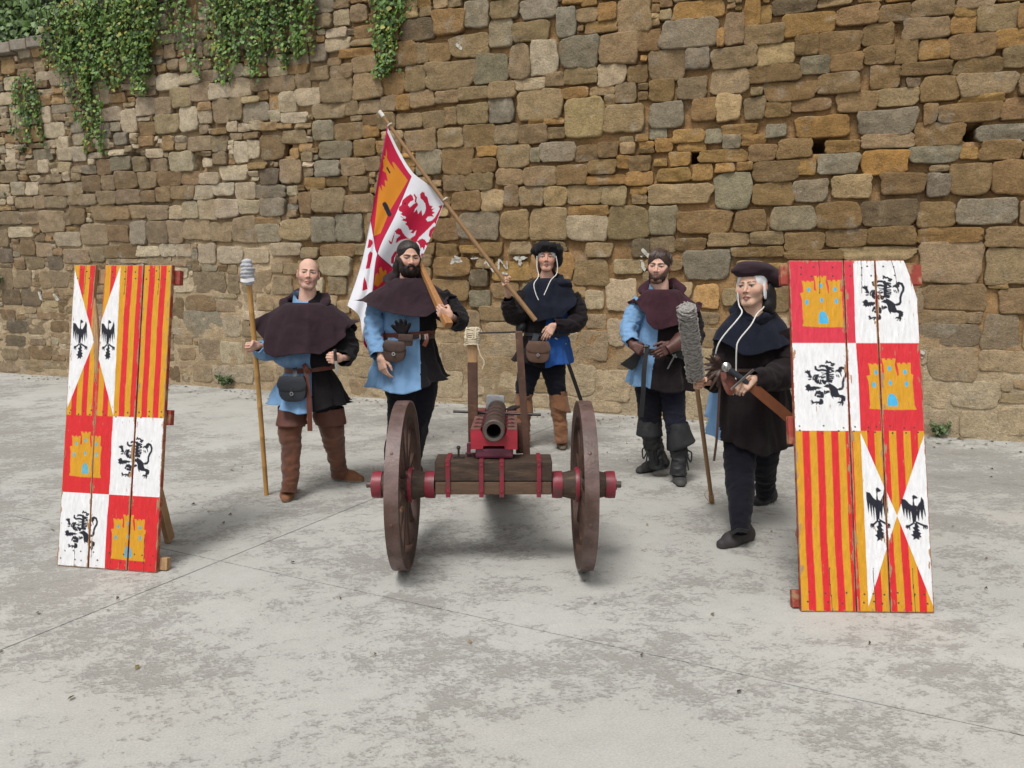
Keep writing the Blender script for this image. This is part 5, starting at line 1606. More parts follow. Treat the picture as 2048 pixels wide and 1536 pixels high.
def shoe(P, name, heel, toe, w, hgt, col, sole=(.05, .045, .04), m=None, parent=None, seed=1, toe_col=None):
    """leather shoe standing on the ground from heel to toe"""
    heel, toe = Vector(heel), Vector(toe)
    heel.z = toe.z = 0
    d = (toe - heel); L = d.length; d.normalize()
    sd = Vector((-d.y, d.x, 0))
    s = Sdf()
    H = lambda t, o, z: heel + d * (L * t) + sd * o + Vector((0, 0, z))
    s.cap(H(.10, 0, .032), H(.30, 0, .036), w * .38, w * .40, .02)
    s.cap(H(.30, 0, .034), H(.66, 0, .024), w * .42, w * .44, .03)
    s.cap(H(.66, 0, .024), H(.88, 0, .020), w * .46, w * .33, .02)
    s.cap(H(.14, 0, .05), H(.20, 0, hgt), w * .40, w * .42, .03)
    s.cap(H(.24, 0, .075), H(.62, 0, .038), w * .34, w * .30, .04)
    V, F = s.mesh(.0048)
    V[:, 2] = np.where(V[:, 2] < .004, .004, V[:, 2])
    V += vnoise(V, 28, seed, 2)[:, None] * np.array((.0025, .0025, .0015)) * (V[:, 2:3] > .02)
    C = np.tile(np.array(col), (len(V), 1)).astype(float)
    if toe_col is not None:
        t = ((V - np.array(heel)) @ np.array(d)) / L
        k = np.clip((t - .35) / .3, 0, 1)[:, None] * np.clip(1.2 - V[:, 2:3] / .09, 0, 1)
        C = C * (1 - k) + np.array(toe_col) * k
    C[V[:, 2] < .014] = sole
    return mesh(name, V, F, m or M['shoe'], parent or P.root, colors=C)

def pouch(P, name, c, w, h, d, m, flap=.55, shape='d', rot=0.0, buckle=True, parent=None, flap_m=None):
    """leather pouch with a rounded flap and buckle; c = centre"""
    def outline(w, h, top, n=28):
        pts = []
        for i in range(n + 1):
            a = math.pi + math.pi * i / n
            pts.append((w / 2 * math.copysign(abs(math.cos(a)) ** .62, math.cos(a)), -h / 2 + h * .55 + (h * .55) * -abs(math.sin(a)) ** .75))
        pts.append((w / 2 * .80, h / 2)); pts.append((-w / 2 * .80, h / 2))
        return pts
    rm = Matrix.Rotation(rot, 3, 'Y')
    def solid(pts, y0, y1, nm, mm, par, bul=.0):
        n = len(pts)
        cx = sum(p[0] for p in pts) / n; cz = sum(p[1] for p in pts) / n
        lay = [(1.0, y1), (1.0, y0 + .25 * (y1 - y0)), (.94, y0), (.55, y0 - bul)]
        V = []
        for s, y in lay:
            for x, z in pts: V.append(Vector(c) + rm @ Vector((cx + (x - cx) * s, y, cz + (z - cz) * s)))
        F = [tuple(range(n))]
        for k in range(3): F += [(k * n + i, (k + 1) * n + i, (k + 1) * n + (i + 1) % n, k * n + (i + 1) % n) for i in range(n)]
        F.append(tuple(range(4 * n - 1, 3 * n - 1, -1)))
        o = mesh(nm, [tuple(v) for v in V], F, mm, par); auto_smooth(o, 50)
        return o
    b = solid(outline(w, h, 0), -d / 2, d / 2, name, m, parent or P.root, .006)
    fh = h * flap
    fl = [(x * 1.04, z * flap + h / 2 - fh / 2 + .004) for x, z in outline(w, h, 0)]
    solid(fl, -d / 2 - .008, -d / 2 + .004, 'flap', flap_m or m, b, .003)
    if buckle:
        mb = MB()
        q = Vector(c) + rm @ Vector((0, -d / 2 - .014, h / 2 - fh - .006))
        mb.lathe([(.008, -.003), (.013, -.003), (.013, .003), (.008, .003)], q, (0, -1, .1), 18, True)
        mb.obj('buckle', M['steel'], b)
        mb = MB().box(Vector(c) + rm @ Vector((0, -d / 2 - .012, h / 2 - fh + .012)), (.014, .006, .04), rm, .001); mb.obj('buckle_strap', m, b, smooth=False)
    return b

def cord(P, name, pts, rad, m, parent=None, sub=40):
    C = catmull([list(p) for p in pts], sub)
    mb = MB().tube([Vector(p) for p in C], rad, 8)
    return mb.obj(name, m, parent or P.root)
# ------------------------------------------------------------------ the people
def v3(*a): return np.array(a, float)
PALE, WARM, OLIVE = np.array((.60, .37, .285)), np.array((.55, .335, .25)), np.array((.56, .36, .265))

# ---- bald man with the bamboo sponge staff
A = Person('bald person in thigh boots and a dark hooded cape holding a bamboo staff', 5.35, (622, 0))
A.head(head_frame(A.p(616.5, 548.5), R(-16), R(-7), R(-5), .955), PALE, dict(w=.97, jaw=1.0, nose=1.0, lips=1.0),
       dict(brow=(.055, .035, .025), beard=(.26, .15, .115), beard_amt=.38, lip=(.50, .185, .175), scalp=(.13, .085, .07), brow_r=.0046))
A.frame_body(A.p(617, 596), [A.p(576, 628), A.p(658, 628)], [A.p(547, 700, -.05), A.p(698, 700, -.02)], [A.p(520, 694, -.22), A.p(684, 708, -.2)],
             [A.p(598, 790), A.p(648, 790)], [A.p(583, 868, -.08), A.p(668, 868, .1)], [A.p(581, 975, -.16), A.p(680, 935, .30)], PALE)
limb(A, 'hose_leg', [(600, 770, 0, 27), (592, 810, -.04, 25), (586, 850, -.07, 23)], M['hose'], 3)
limb(A, 'hose_leg', [(645, 770, 0, 28), (655, 815, .04, 26), (662, 850, .08, 24)], M['hose'], 4)
bt = limb(A, 'boot', [(583, 836, -.07, 24), (580, 862, -.09, 22.5), (582, 900, -.12, 19), (581, 940, -.15, 17), (579, 966, -.17, 15.5), (577, 985, -.19, 16)], M['boot'], 5, rings=.0013, rk=60, wr=.0065)
shoe(A, 'shoe', gpt(577, 982) + Vector((.004, .03, 0)), gpt(572, 1006) + Vector((0, -.01, 0)), .100, .10, (.20, .085, .038), m=M['shoe'], parent=bt, toe_col=(.25, .115, .055), sole=(.22, .17, .13))
garment(A, 'boot_cuff', [(812, 556, 610, .92, -.06, .2, 0), (830, 556, 611, .95, -.07, .4, 0), (848, 553, 614, 1.0, -.08, .6, 0)], M['cuff'], 6, .03, (2, 3, 5), n=48, sub=12, wr=.004, parent=bt)
bt = limb(A, 'boot', [(660, 836, .07, 29), (664, 858, .09, 24), (669, 890, .16, 19), (674, 920, .24, 16), (677, 936, .28, 15.5), (679, 950, .30, 16)], M['boot'], 7, rings=.0013, rk=60, wr=.007)
shoe(A, 'shoe', gpt(666, 958), gpt(728, 964), .098, .10, (.17, .068, .03), parent=bt, toe_col=(.21, .09, .042), sole=(.30, .25, .19))
garment(A, 'boot_cuff', [(815, 626, 688, .9, .05, .2, 0), (832, 626, 690, .92, .06, .4, 0), (847, 632, 692, .95, .07, .6, 0)], M['cuff'], 8, .03, (2, 3, 5), n=48, sub=12, wr=.004, parent=bt)
garment(A, 'tunic', [(628, 582, 652, .62, 0, .1, 0), (660, 566, 668, .64, 0, .2, 0), (695, 559, 671, .68, 0, .5, 0), (716, 557, 671, .72, -.01, .9, 0), (728, 565, 667, .70, -.01, .5, 0), (737, 574, 664, .66, 0, .12, 0), (746, 571, 669, .70, 0, .6, 0), (775, 559, 682, .74, 0, 1.1, 2), (800, 551, 689, .78, 0, 1.25, 6), (812, 547, 693, .80, 0, 1.35, 14)],
        [M['blue'], M['black']], 11, .15, (7, 11, 16), seam=[(600, 633), (740, 632), (790, 638), (830, 642)], wr=.007, hem=lambda a: -.028 * max(0, math.cos(a - .9)) + .012 * math.sin(5 * a))
limb(A, 'sleeve', [(572, 642, .02, 20), (556, 668, -.02, 21), (545, 692, -.04, 22), (533, 700, -.12, 20), (522, 697, -.18, 16), (517, 693, -.20, 12.5)], M['blue'], 12, wr=.012, ws=11)
limb(A, 'sleeve', [(656, 652, 0, 20), (683, 672, -.01, 25), (692, 696, -.04, 24), (690, 712, -.12, 19), (684, 716, -.18, 15)], M['black'], 13, wr=.012, ws=11)
garment(A, 'cape', [(604, 580, 650, .9, .02, .1, 0), (609, 566, 664, .82, .01, .2, 0), (622, 550, 678, .74, 0, .3, 2), (640, 533, 693, .68, 0, .5, 10), (668, 520, 702, .64, -.02, .8, 28), (690, 517, 706, .64, -.03, 1.05, 46), (704, 516, 708, .64, -.04, 1.2, 58)], M['purple'], 14, .13, (4, 7, 9), wr=.007, ws=6, hem=lambda a: .02 * math.sin(4 * a + 1))
hood(A, 'hood', A.p(610, 603), .150, .112, .030, M['purple'], 15, (.004, .035), front_drop=.085, back=1.8)
garment(A, 'collar', [(582, 588, 638, .95, .01, .1, 0), (590, 589, 638, .95, .01, .1, 0), (612, 586, 642, 1, 0, .1, 0)], [M['blue'], M['black']], 16, .02, n=60, sub=12, wr=.005, hem=lambda a: 0, seam=[(560, 621), (640, 623)], lift=lambda v, th, t: v - np.stack([0 * th, 0 * th, .085 * np.maximum(0, -np.sin(th)) ** 1.5 * (1 - t)], 1))
belt(A, 'belt', 736, 572, 668, .70, .034, M['belt'], tilt=-4, grow=.012)
strap(A, 'belt_end', [A.p(612, 740, -.18), A.p(614, 760, -.205), A.p(618, 800, -.235), A.p(620, 862, -.24)], .034, .005, M['belt'])
strap(A, 'belt_loop', [A.p(608, 729, -.175), A.p(613, 738, -.20), A.p(620, 746, -.185)], .032, .014, M['belt'])
pp = pouch(A, 'pouch', A.p(586, 778, -.235), .195, .175, .05, M['blackbag'], .62)
strap(A, 'pouch_hanger', [A.p(590, 736, -.18), A.p(590, 750, -.225), A.p(590, 763, -.26)], .03, .005, M['blackbag'], pp)
# hands
hw = A.p(507, 688, -.25)
A.hand(PALE, A.p(517, 691, -.195), v3(-.80, -.50, -.12), v3(.45, -.85, -.1), v3(-.1, 0, 1), (70, 88, 50), 'grip', .92, back=v3(.55, .8, -.15))
A.hand(PALE, A.p(682, 716, -.20), v3(-.55, -.70, .0), v3(-.75, .55, 0), v3(0, -.1, 1), (72, 88, 55), 'grip', .90, back=v3(.4, .9, -.05))
A.finish()
# bamboo staff with a rag head
f0, f1 = gpt(533, 990), A.p(497, 560, -.18)
st = thing('sponge_staff', 'bamboo staff with a grey rag bound round its top, held by the bald man', 'staff', f0)
seg = 7; L_ = (f1 - f0)
m = MB(); pts, rad = [], []
for i in range(seg):
    for q, r_ in ((.0, .0152), (.03, .0138), (.5, .0134), (.97, .0138)):
        t_ = (i + q) / seg
        pts.append(f0 + L_ * t_ + Vector((.006 * math.sin(t_ * 3.1), 0, 0))); rad.append(r_ * 1.28 * (.95 + .08 * t_))
m.tube(pts + [f1], rad + [.017], 14).obj('bamboo_pole', M['bamboo'], st)
s = Sdf()
dn = np.array(L_.normalized())
for i in range(7):
    c = np.array(f1) + dn * (-.02 + .024 * i); rr = (.032, .040, .043, .045, .045, .042, .034)[i]
    s.ell(c + v3(.004 * math.sin(i * 2), 0, 0), (rr, rr, .019), .006)
V, F = s.mesh(.005); V = V + vnoise(V, 22, 3, 2)[:, None] * .006
mesh('rag_head', V, F, M['rag'], st)
strap(A, 'rag_tie', [f1 + Vector((-.045, -.02, .0)), f1 + Vector((0, -.048, -.005)), f1 + Vector((.045, -.02, .004))], .022, .006, M['linen'], st)
# dagger
dt = thing('dagger', 'small steel dagger held point down in the bald man\'s fist', 'dagger', A.p(672, 720, -.27))
a, b = A.p(669.5, 700, -.272), A.p(673, 738, -.262)
d = (b - a).normalized()
MB().tube([a, a + d * .075], .011, 10).lathe([(0, -.008), (.011, -.006), (.014, 0), (.011, .006), (0, .008)], a, d, 14).obj('grip', M['rod'], dt)
MB().tube([a - d * .004, a + d * .006], .0125, 12).obj('pommel', M['steel'], dt)
MB().beam(a + d * .075, b + d * .03, .018, .004, (0, 1, 0), .0005).obj('blade', M['steel'], dt, smooth=False)

# ---- long-haired man with the square staff
B = Person('long-haired bearded person in a dark hooded cape, square staff over the shoulder', 5.72, (815, 0))
B.head(head_frame(B.p(818, 516), R(-18), R(3), R(-1), 1.06), WARM, dict(w=1.0, jaw=1.1, nose=1.12, cheek=1.1, lips=1.0),
       dict(brow=(.018, .011, .009), brow_h=-.002, beard=(.02, .013, .011), beard_amt=.95, lip=(.40, .17, .15), brow_r=.0055))
s = Sdf().ell((0, .020, .034), (.081, .098, .092), .01).ell((0, -.125, -.006), (.069, .088, .098), .010, True)
s.ell((0, -.03, -.16), (.2, .2, .14), .01, True)
for q in (-1, 1): s.ell((q * .098, -.005, -.042), (.045, .050, .058), .008, True)
s.chain([(-.045, .075, -.01), (-.065, .085, -.07), (-.078, .07, -.13)], [.04, .034, .022], .02)
hp = B.head_part('hair', s, M['hair'], .004, (.014, .010, .009))
def back_comb(r):
    a = r.uniform(-1.65, 1.65)
    z = .60 - .30 * abs(a) + (r.uniform(-.04, .6) if r.random() < .8 else 0)
    sgn = 1 if a > 0 else -1
    return (math.sin(a), -math.cos(a), max(z, -.1)), (sgn * .25 * r.random(), .95, .1 + r.uniform(-.3, .4))
strands_on(B, 'hair_locks', (0, .020, .034), (.0815, .0985, .0925), back_comb, 420, .0024, (.030, .022, .019), hp, .008, 3, mk='hair_gloss')
s = Sdf().ell((0, -.034, -.078), (.066, .066, .064), .02).cap((-.058, -.01, -.03), (-.052, -.025, -.08), .017, .022, .02).cap((.058, -.01, -.03), (.052, -.025, -.08), .017, .022, .02)
s.ell((0, -.075, -.012), (.064, .050, .044), .012, True); s.ell((0, -.10, -.0665), (.025, .03, .0125), .006, True)
s.chain([(-.034, -.078, -.074), (-.016, -.096, -.0515), (0, -.099, -.0495), (.016, -.096, -.0515), (.034, -.078, -.074)], [.007, .0075, .006, .0075, .007], .006)
bp_ = B.head_part('beard', s, M['hair'], .0035, (.016, .011, .010))
def beard_gen(r):
    while True:
        a = r.uniform(-1.7, 1.7); z = r.uniform(-.75, .45)
        x, y = math.sin(a), -math.cos(a)
        if abs(x) < .42 and z > -.12: continue
        if z > .1 and abs(x) < .75: continue
        break
    return (x, y, z), (x * .9, y * .95, z - r.uniform(.30, .55))
strands_on(B, 'beard_locks', (0, -.034, -.078), (.066, .066, .064), beard_gen, 300, .0021, (.020, .013, .011), bp_, .05, 4, 5, .006)
B.frame_body(B.p(815, 568), [B.p(762, 600), B.p(872, 602)], [B.p(752, 672, -.06), B.p(912, 636, -.05)], [B.p(760, 716, -.24), B.p(902, 632, -.3)],
             [B.p(795, 765), B.p(848, 765)], [B.p(795, 862, -.02), B.p(848, 862, .02)], [B.p(786, 945), B.p(832, 945, .1)], WARM)
limb(B, 'hose_leg', [(800, 745, 0, 38), (806, 790, 0, 34), (800, 840, -.02, 25), (794, 870, 0, 21), (786, 905, .01, 17.5), (787, 948, .02, 13)], M['hose'], 3)
limb(B, 'hose_leg', [(845, 745, 0, 34), (846, 790, .03, 27), (838, 835, .05, 23), (832, 870, .07, 20), (828, 905, .08, 18), (826, 945, .1, 13)], M['hose'], 4)
shoe(B, 'shoe', gpt(788, 946), gpt(783, 962), .10, .09, (.06, .028, .018), seed=2); shoe(B, 'shoe', gpt(828, 938), gpt(836, 953), .10, .09, (.06, .028, .018), seed=3)
garment(B, 'tunic', [(598, 772, 866, .6, 0, .1, 0), (630, 767, 869, .62, 0, .3, 0), (655, 766, 870, .66, 0, .4, 0), (668, 769, 867, .66, 0, .12, 0), (684, 764, 869, .70, 0, .6, 0), (725, 750, 880, .74, 0, 1.0, 0), (755, 743, 888, .76, 0, 1.2, 2), (770, 740, 892, .78, 0, 1.3, 8)],
        [M['blue'], M['black']], 21, .14, (6, 9, 13), seam=[(600, 842), (670, 843), (760, 848), (790, 850)], wr=.007, hem=lambda a: .045 * max(0, math.cos(a)) ** 2 - .02 * max(0, math.cos(a - 4.1)) + .012 * math.sin(5 * a))
limb(B, 'sleeve', [(760, 598, .03, 21), (751, 630, .0, 20), (749, 668, -.07, 17), (753, 695, -.17, 16), (757, 712, -.23, 14.5)], M['blue'], 22, wr=.011, ws=11)
limb(B, 'sleeve', [(875, 600, 0, 27), (898, 622, -.04, 26), (914, 640, -.12, 22), (914, 642, -.21, 18), (905, 637, -.295, 14)], M['black'], 23, wr=.012, ws=11)
garment(B, 'cape', [(556, 792, 848, .9, 0, .1, 0), (566, 776, 862, .8, 0, .2, 0), (583, 752, 882, .66, 0, .4, 3), (602, 733, 898, .60, -.01, .8, 8), (617, 725, 904, .60, -.03, 1.0, 20), (624, 722, 906, .62, -.04, 1.1, 28)], M['purple'], 24, .12, (3, 5, 8), wr=.008, ws=6, hem=lambda a: .02 * math.sin(3 * a + 2))
hood(B, 'hood', B.p(812, 564), .130, .112, .032, M['purple'], 25, (-.01, .04), front_drop=.02, back=2.0)
belt(B, 'belt', 666, 768, 868, .68, .032, M['belt'], tilt=-3, grow=.010)
belt(B, 'second_belt', 675, 768, 868, .68, .028, M['bag'], tilt=-3, grow=.006)
strap(B, 'belt_end', [B.p(852, 668, -.215), B.p(853, 680, -.235), B.p(848, 692, -.23)], .03, .006, M['belt'])
pouch(B, 'pouch', B.p(789, 703, -.25), .165, .155, .055, M['bag'], .55, rot=.08)
mb = MB().box(B.p(811, 680, -.255), (.105, .045, .085), Matrix.Rotation(.06, 3, 'Y'), .012); mb.box(B.p(811, 675, -.282), (.108, .010, .05), Matrix.Rotation(.06, 3, 'Y'), .004); mb.obj('small_pouch', M['bag'], B.root)
mb = MB()
for x in (840, 851): mb.box(B.p(x, 674, -.238), (.008, .008, .036), None, .001)
mb.obj('buckle', M['steel'], B.root, smooth=False)
s = Sdf()
g0 = np.array(B.p(806, 664, -.245))
for i, (dx, dz, l) in enumerate(((-.072, .045, 1), (-.045, .075, 1), (-.012, .088, 1), (.022, .082, 1), (.052, .06, 1))):
    s.cap(g0 + v3(dx * .35, 0, .0), g0 + v3(dx * .75, -.006, dz * .6), .019, .015, .01); s.cap(g0 + v3(dx * .75, -.006, dz * .6), g0 + v3(dx, -.02, dz), .015, .013, .006)
V, F = s.mesh(.005); mesh('tucked_gloves', V, F, M['darkglove'] if False else M['black'], B.root)
B.hand(WARM, B.p(760, 716, -.245), v3(.28, -.20, -1), v3(.55, .75, -.1), v3(.75, -.6, .1), (20, 30, 22), 'rest', 1.0, back=v3(-.06, .95, 1), fade=(-6, 0, 8, 14))
e0, e1 = B.p(897, 651, -.36), B.p(846, 542, -.02)
sdv = np.array((e1 - e0).normalized())
gp = np.array(e0) + sdv * .14
B.hand(WARM, gp + v3(.070, -.036, -.040), v3(-.88, .02, .42), v3(.0, .95, .30), sdv, (50, 80, 50), 'grip', 1.05, back=v3(.25, .95, -.2))
B.finish()
stf = thing('square_staff', 'square wooden staff resting on the long-haired man\'s shoulder', 'staff', e0)
m = MB()
V = []
far = e0 + (e1 - e0) * 1.62
zx = Vector(sdv); sx = zx.cross(Vector((0, 0, 1))).normalized(); sy = sx.cross(zx)
for c_, w_ in ((e0, .030), (e0 + (e1 - e0) * .22, .027), (e1, .017), (far, .014)):
    for p_, q_ in ((-1, -.8), (-.8, -1), (.8, -1), (1, -.8), (1, .8), (.8, 1), (-.8, 1), (-1, .8)):
        V.append(c_ + sx * (p_ * w_) + sy * (q_ * w_))
F = [tuple(range(7, -1, -1)), tuple(range(24, 32))] + [(k * 8 + j, k * 8 + (j + 1) % 8, (k + 1) * 8 + (j + 1) % 8, (k + 1) * 8 + j) for k in range(3) for j in range(8)]
m.add(V, F).obj('shaft', M['staff'], stf, smooth=False)

# ---- man at the back with the long flag pole
D = Person('person at the back in a black beret with white cords, holding the long flag pole', 6.72, (1090, 0))
D.head(head_frame(D.p(1094, 516.5), R(6), R(-6), R(0), 1.03), WARM * np.array((1.0, .92, .9)), dict(w=.93, jaw=.95, nose=1.0, lips=.8, chin=.9),
       dict(brow=(.07, .04, .03), beard=(.20, .10, .08), beard_amt=.22, lip=(.38, .17, .15), brow_r=.0042))
s = Sdf().ell((0, .018, .030), (.082, .099, .094), .01).ell((0, -.12, -.025), (.060, .085, .098), .012, True).ell((0, 0, -.19), (.2, .2, .15), .01, True)
D.head_part('coif', s, M['linen'], .004)
s = Sdf().ell((-.058, .02, -.06), (.022, .05, .075), .02).ell((.058, .02, -.06), (.022, .05, .075), .02).ell((0, .06, -.07), (.06, .04, .08), .02)
D.head_part('hair', s, M['hair'], .005, (.05, .022, .014))
s = Sdf()
rnd = random.Random(4)
for i in range(11):
    a = 2 * math.pi * i / 11
    r_ = .090 + .008 * math.sin(i * 2.3)
    s.ell((r_ * math.cos(a), .01 + r_ * 1.02 * math.sin(a), .080 + .016 * math.sin(i * 1.7)), (.046, .046, .028 + .006 * math.sin(i * 2.9)), .020)
s.ell((-.01, .015, .100), (.110, .110, .038), .03).ell((.098, .03, .035), (.036, .065, .065), .03).ell((-.088, .02, .035), (.026, .05, .055), .03).ell((.100, .03, -.030), (.028, .05, .045), .03).ell((-.104, .0, .045), (.03, .04, .018), .02)
bo = D.head_part('beret', s, M['black'], .006)
vv_ = np.array([v.co[:] for v in bo.data.vertices]); vv_ = vv_ + (vnoise(vv_, 17, 5, 3) * .016)[:, None] * np.array((.6, .6, 1.0)); bo.data.vertices.foreach_set('co', vv_.astype(np.float32).ravel())
D.frame_body(D.p(1093, 560), [D.p(1057, 592), D.p(1136, 592)], [D.p(1030, 632, -.04), D.p(1156, 640, -.02)], [D.p(1018, 600, -.2), D.p(1108, 650, -.2)],
             [D.p(1070, 715), D.p(1108, 715)], [D.p(1052, 775), D.p(1110, 775, -.03)], [D.p(1050, 860), D.p(1120, 872, -.05)], WARM)
limb(D, 'hose_leg', [(1070, 700, 0, 24), (1062, 735, 0, 23), (1052, 765, 0, 20), (1049, 786, 0, 18), (1048, 796, 0, 14)], M['hose'], 3, wr=.008)
limb(D, 'hose_leg', [(1104, 700, 0, 26), (1107, 735, -.01, 24), (1111, 765, -.03, 20), (1114, 782, -.03, 18), (1115, 794, -.03, 14)], M['hose'], 4, wr=.008)
bt = limb(D, 'boot', [(1049, 786, 0, 17), (1047, 825, 0, 15), (1048, 855, 0, 12), (1048, 880, 0, 12)], M['tan'], 5, rings=.002, wr=.008)
shoe(D, 'shoe', gpt(1049, 882), gpt(1040, 896), .095, .08, (.13, .06, .03), parent=bt)
garment(D, 'boot_cuff', [(787, 1031, 1063, .95, 0, .2, 0), (808, 1030, 1065, 1, 0, .4, 0), (830, 1030, 1066, 1, 0, .6, 0)], M['tan'], 6, .03, (2, 3, 5), n=40, sub=12, wr=.004, parent=bt)
bt = limb(D, 'boot', [(1116, 784, -.03, 17), (1117, 820, -.04, 15), (1121, 850, -.05, 12), (1121, 870, -.06, 11.5), (1122, 884, -.06, 12)], M['tan'], 7, rings=.003, rk=80, wr=.009)
shoe(D, 'shoe', gpt(1121, 884), gpt(1126, 902), .098, .085, (.14, .07, .037), parent=bt, toe_col=(.15, .105, .075))
garment(D, 'boot_cuff', [(781, 1099, 1132, .95, -.03, .2, 0), (800, 1099, 1136, 1, -.03, .4, 0), (818, 1101, 1141, 1.0, -.04, .7, 0)], M['tan'], 8, .03, (2, 3, 5), n=40, sub=12, wr=.004, parent=bt, hem=lambda a: -.03 * math.cos(a))
garment(D, 'tunic', [(590, 1058, 1136, .62, 0, .1, 0), (625, 1052, 1140, .64, 0, .3, 0), (655, 1050, 1138, .68, 0, .4, 0), (668, 1051, 1133, .68, 0, .12, 0), (680, 1046, 1135, .72, 0, .7, 0), (710, 1034, 1138, .76, 0, 1.1, 0), (727, 1027, 1140, .78, 0, 1.3, 3)],
        [M['brownblack'], M['royal']], 31, .14, (6, 9, 13), seam=[(590, 1092), (660, 1090), (730, 1088)], wr=.007, hem=lambda a: .03 * max(0, -math.cos(a)) + .012 * math.sin(5 * a))
limb(D, 'sleeve', [(1056, 592, 0, 21), (1042, 616, -.03, 22), (1030, 630, -.08, 20), (1020, 618, -.15, 16), (1016, 598, -.20, 11)], M['brownblack'], 32, wr=.010, ws=11)
limb(D, 'sleeve', [(1138, 592, 0, 20), (1151, 618, -.01, 22), (1154, 640, -.06, 20), (1138, 650, -.14, 15.5), (1118, 649, -.19, 11.5), (1110, 650, -.20, 9.5)], M['brownblack'], 33, wr=.010, ws=11)
garment(D, 'cape', [(556, 1074, 1114, .9, 0, .1, 0), (563, 1062, 1128, .8, 0, .2, 0), (576, 1050, 1142, .68, 0, .35, 2), (595, 1043, 1150, .62, -.01, .6, 8), (615, 1041, 1153, .62, -.03, .9, 24), (632, 1041, 1154, .62, -.04, 1.0, 44)], M['navy'], 34, .13, (4, 6, 9), wr=.008, ws=6, hem=lambda a: -.045 * max(0, math.cos(a - 4.35)) ** 4 + .02 * math.sin(3 * a))
hood(D, 'hood', D.p(1098, 560), .105, .095, .026, M['navy'], 35, (.015, .02), front_drop=.03, back=1.9)
s = Sdf().ell(np.array(D.p(1124, 566, -.05)), (.085, .07, .04), .03).ell(np.array(D.p(1134, 572, -.02)), (.05, .06, .035), .03)
V, F = s.mesh(.008); V += vnoise(V, 16, 2, 2)[:, None] * .012; mesh('hood_roll', V, F, M['navy'], D.root)
cord(D, 'coif_cord', [D.p(1074, 512, -.075), D.p(1074, 535, -.085), D.p(1077, 552, -.10), D.p(1068, 568, -.19), D.p(1071, 586, -.21), D.p(1077, 600, -.215)], .0040, M['cord'])
cord(D, 'coif_cord', [D.p(1112, 512, -.075), D.p(1115, 532, -.085), D.p(1113, 548, -.10), D.p(1102, 560, -.18), D.p(1094, 577, -.205), D.p(1088, 590, -.215)], .0040, M['cord'])
belt(D, 'belt', 667, 1050, 1136, .70, .028, M['blackboot'], grow=.014)
strap(D, 'shoulder_strap', [D.p(1073, 668, -.20), D.p(1068, 682, -.235), D.p(1056, 698, -.24), D.p(1050, 706, -.23)], .05, .006, M['blackbag'])
bg_ = pouch(D, 'satchel', D.p(1076, 704, -.255), .205, .185, .06, M['bag2'], .58, rot=.05)
s = Sdf().ell(np.array(D.p(1042, 655, -.08)), (.045, .07, .055), .02, rot=Matrix.Rotation(.5, 3, 'Y')); V, F = s.mesh(.007); mesh('side_pouch', V, F, M['blackboot'], D.root)
pa, pb = D.p(760, 224, -.10), D.p(1071, 641, -.30)
pdv = np.array((pa - pb).normalized())
def on_pole(px): 
    t_ = (px - 1071) / (760 - 1071)
    return pb + (pa - pb) * t_
gp = np.array(on_pole(1009))
D.hand(WARM, gp + v3(.018, .075, -.052), v3(-.45, -.85, .32), v3(.70, -.55, .45), pdv, (68, 86, 45), 'grip', .95, back=v3(.12, .25, -1))
D.hand(WARM, D.p(1108, 650, -.21), v3(-.55, -.15, -.80), v3(.2, .95, -.1), v3(-.75, -.2, .5), (14, 22, 18), 'rest', .98, back=v3(.8, .3, .15), fade=(-4, 0, 6, 12))
D.finish()
sw = thing('sheathed_sword', 'sheathed black sword hanging behind the man at the back', 'sword', D.p(1140, 740, .03))
a, b = D.p(1121, 682, -.10), D.p(1166, 812, .10)
MB().beam(a, b, .034, .016, (0, 1, 0), .004).obj('scabbard', M['blackboot'], sw, smooth=False)
d = (b - a).normalized()
MB().tube([a - d * .10, a], .011, 10).obj('grip', M['rod'], sw)
MB().tube([a + Vector((-.055, -.03, .03)), a, a + Vector((.05, .03, -.03))], .007, 8).obj('crossguard', M['steel'], sw)

# ---- flag and its pole
fp = thing('flag_pole', 'long tan pole slanting up to the left, carrying the quartered flag', 'pole', pb)
pts = [pb + (pa - pb) * (i / 14) + Vector((0, 0, -.028 * math.sin(math.pi * i / 14))) for i in range(15)]
MB().tube(pts, np.linspace(.021, .0145, 15), 14).obj('shaft', M['ash'], fp)
MB().tube([pa - (pb - pa) * .004, pa + (pb - pa) * .022], .017, 12).obj('pole_tip', M['cord'], fp)
fl = thing('flag', 'red and white flag quartered with castles and lions, hanging from the long pole', 'flag', on_pole(826))
GRID = [[(774, 252), (799, 303), (826, 345), (860, 372), (889, 404)],
        [(758, 345), (772, 388), (792, 426), (824, 452), (855, 490)],
        [(741, 440), (747, 474), (755, 507), (785, 535), (818, 568)],
        [(722, 530), (735, 560), (744, 592), (768, 614), (795, 642)],
        [(695, 611), (719, 634), (727, 686), (745, 706), (772, 722)]]
FQ = []
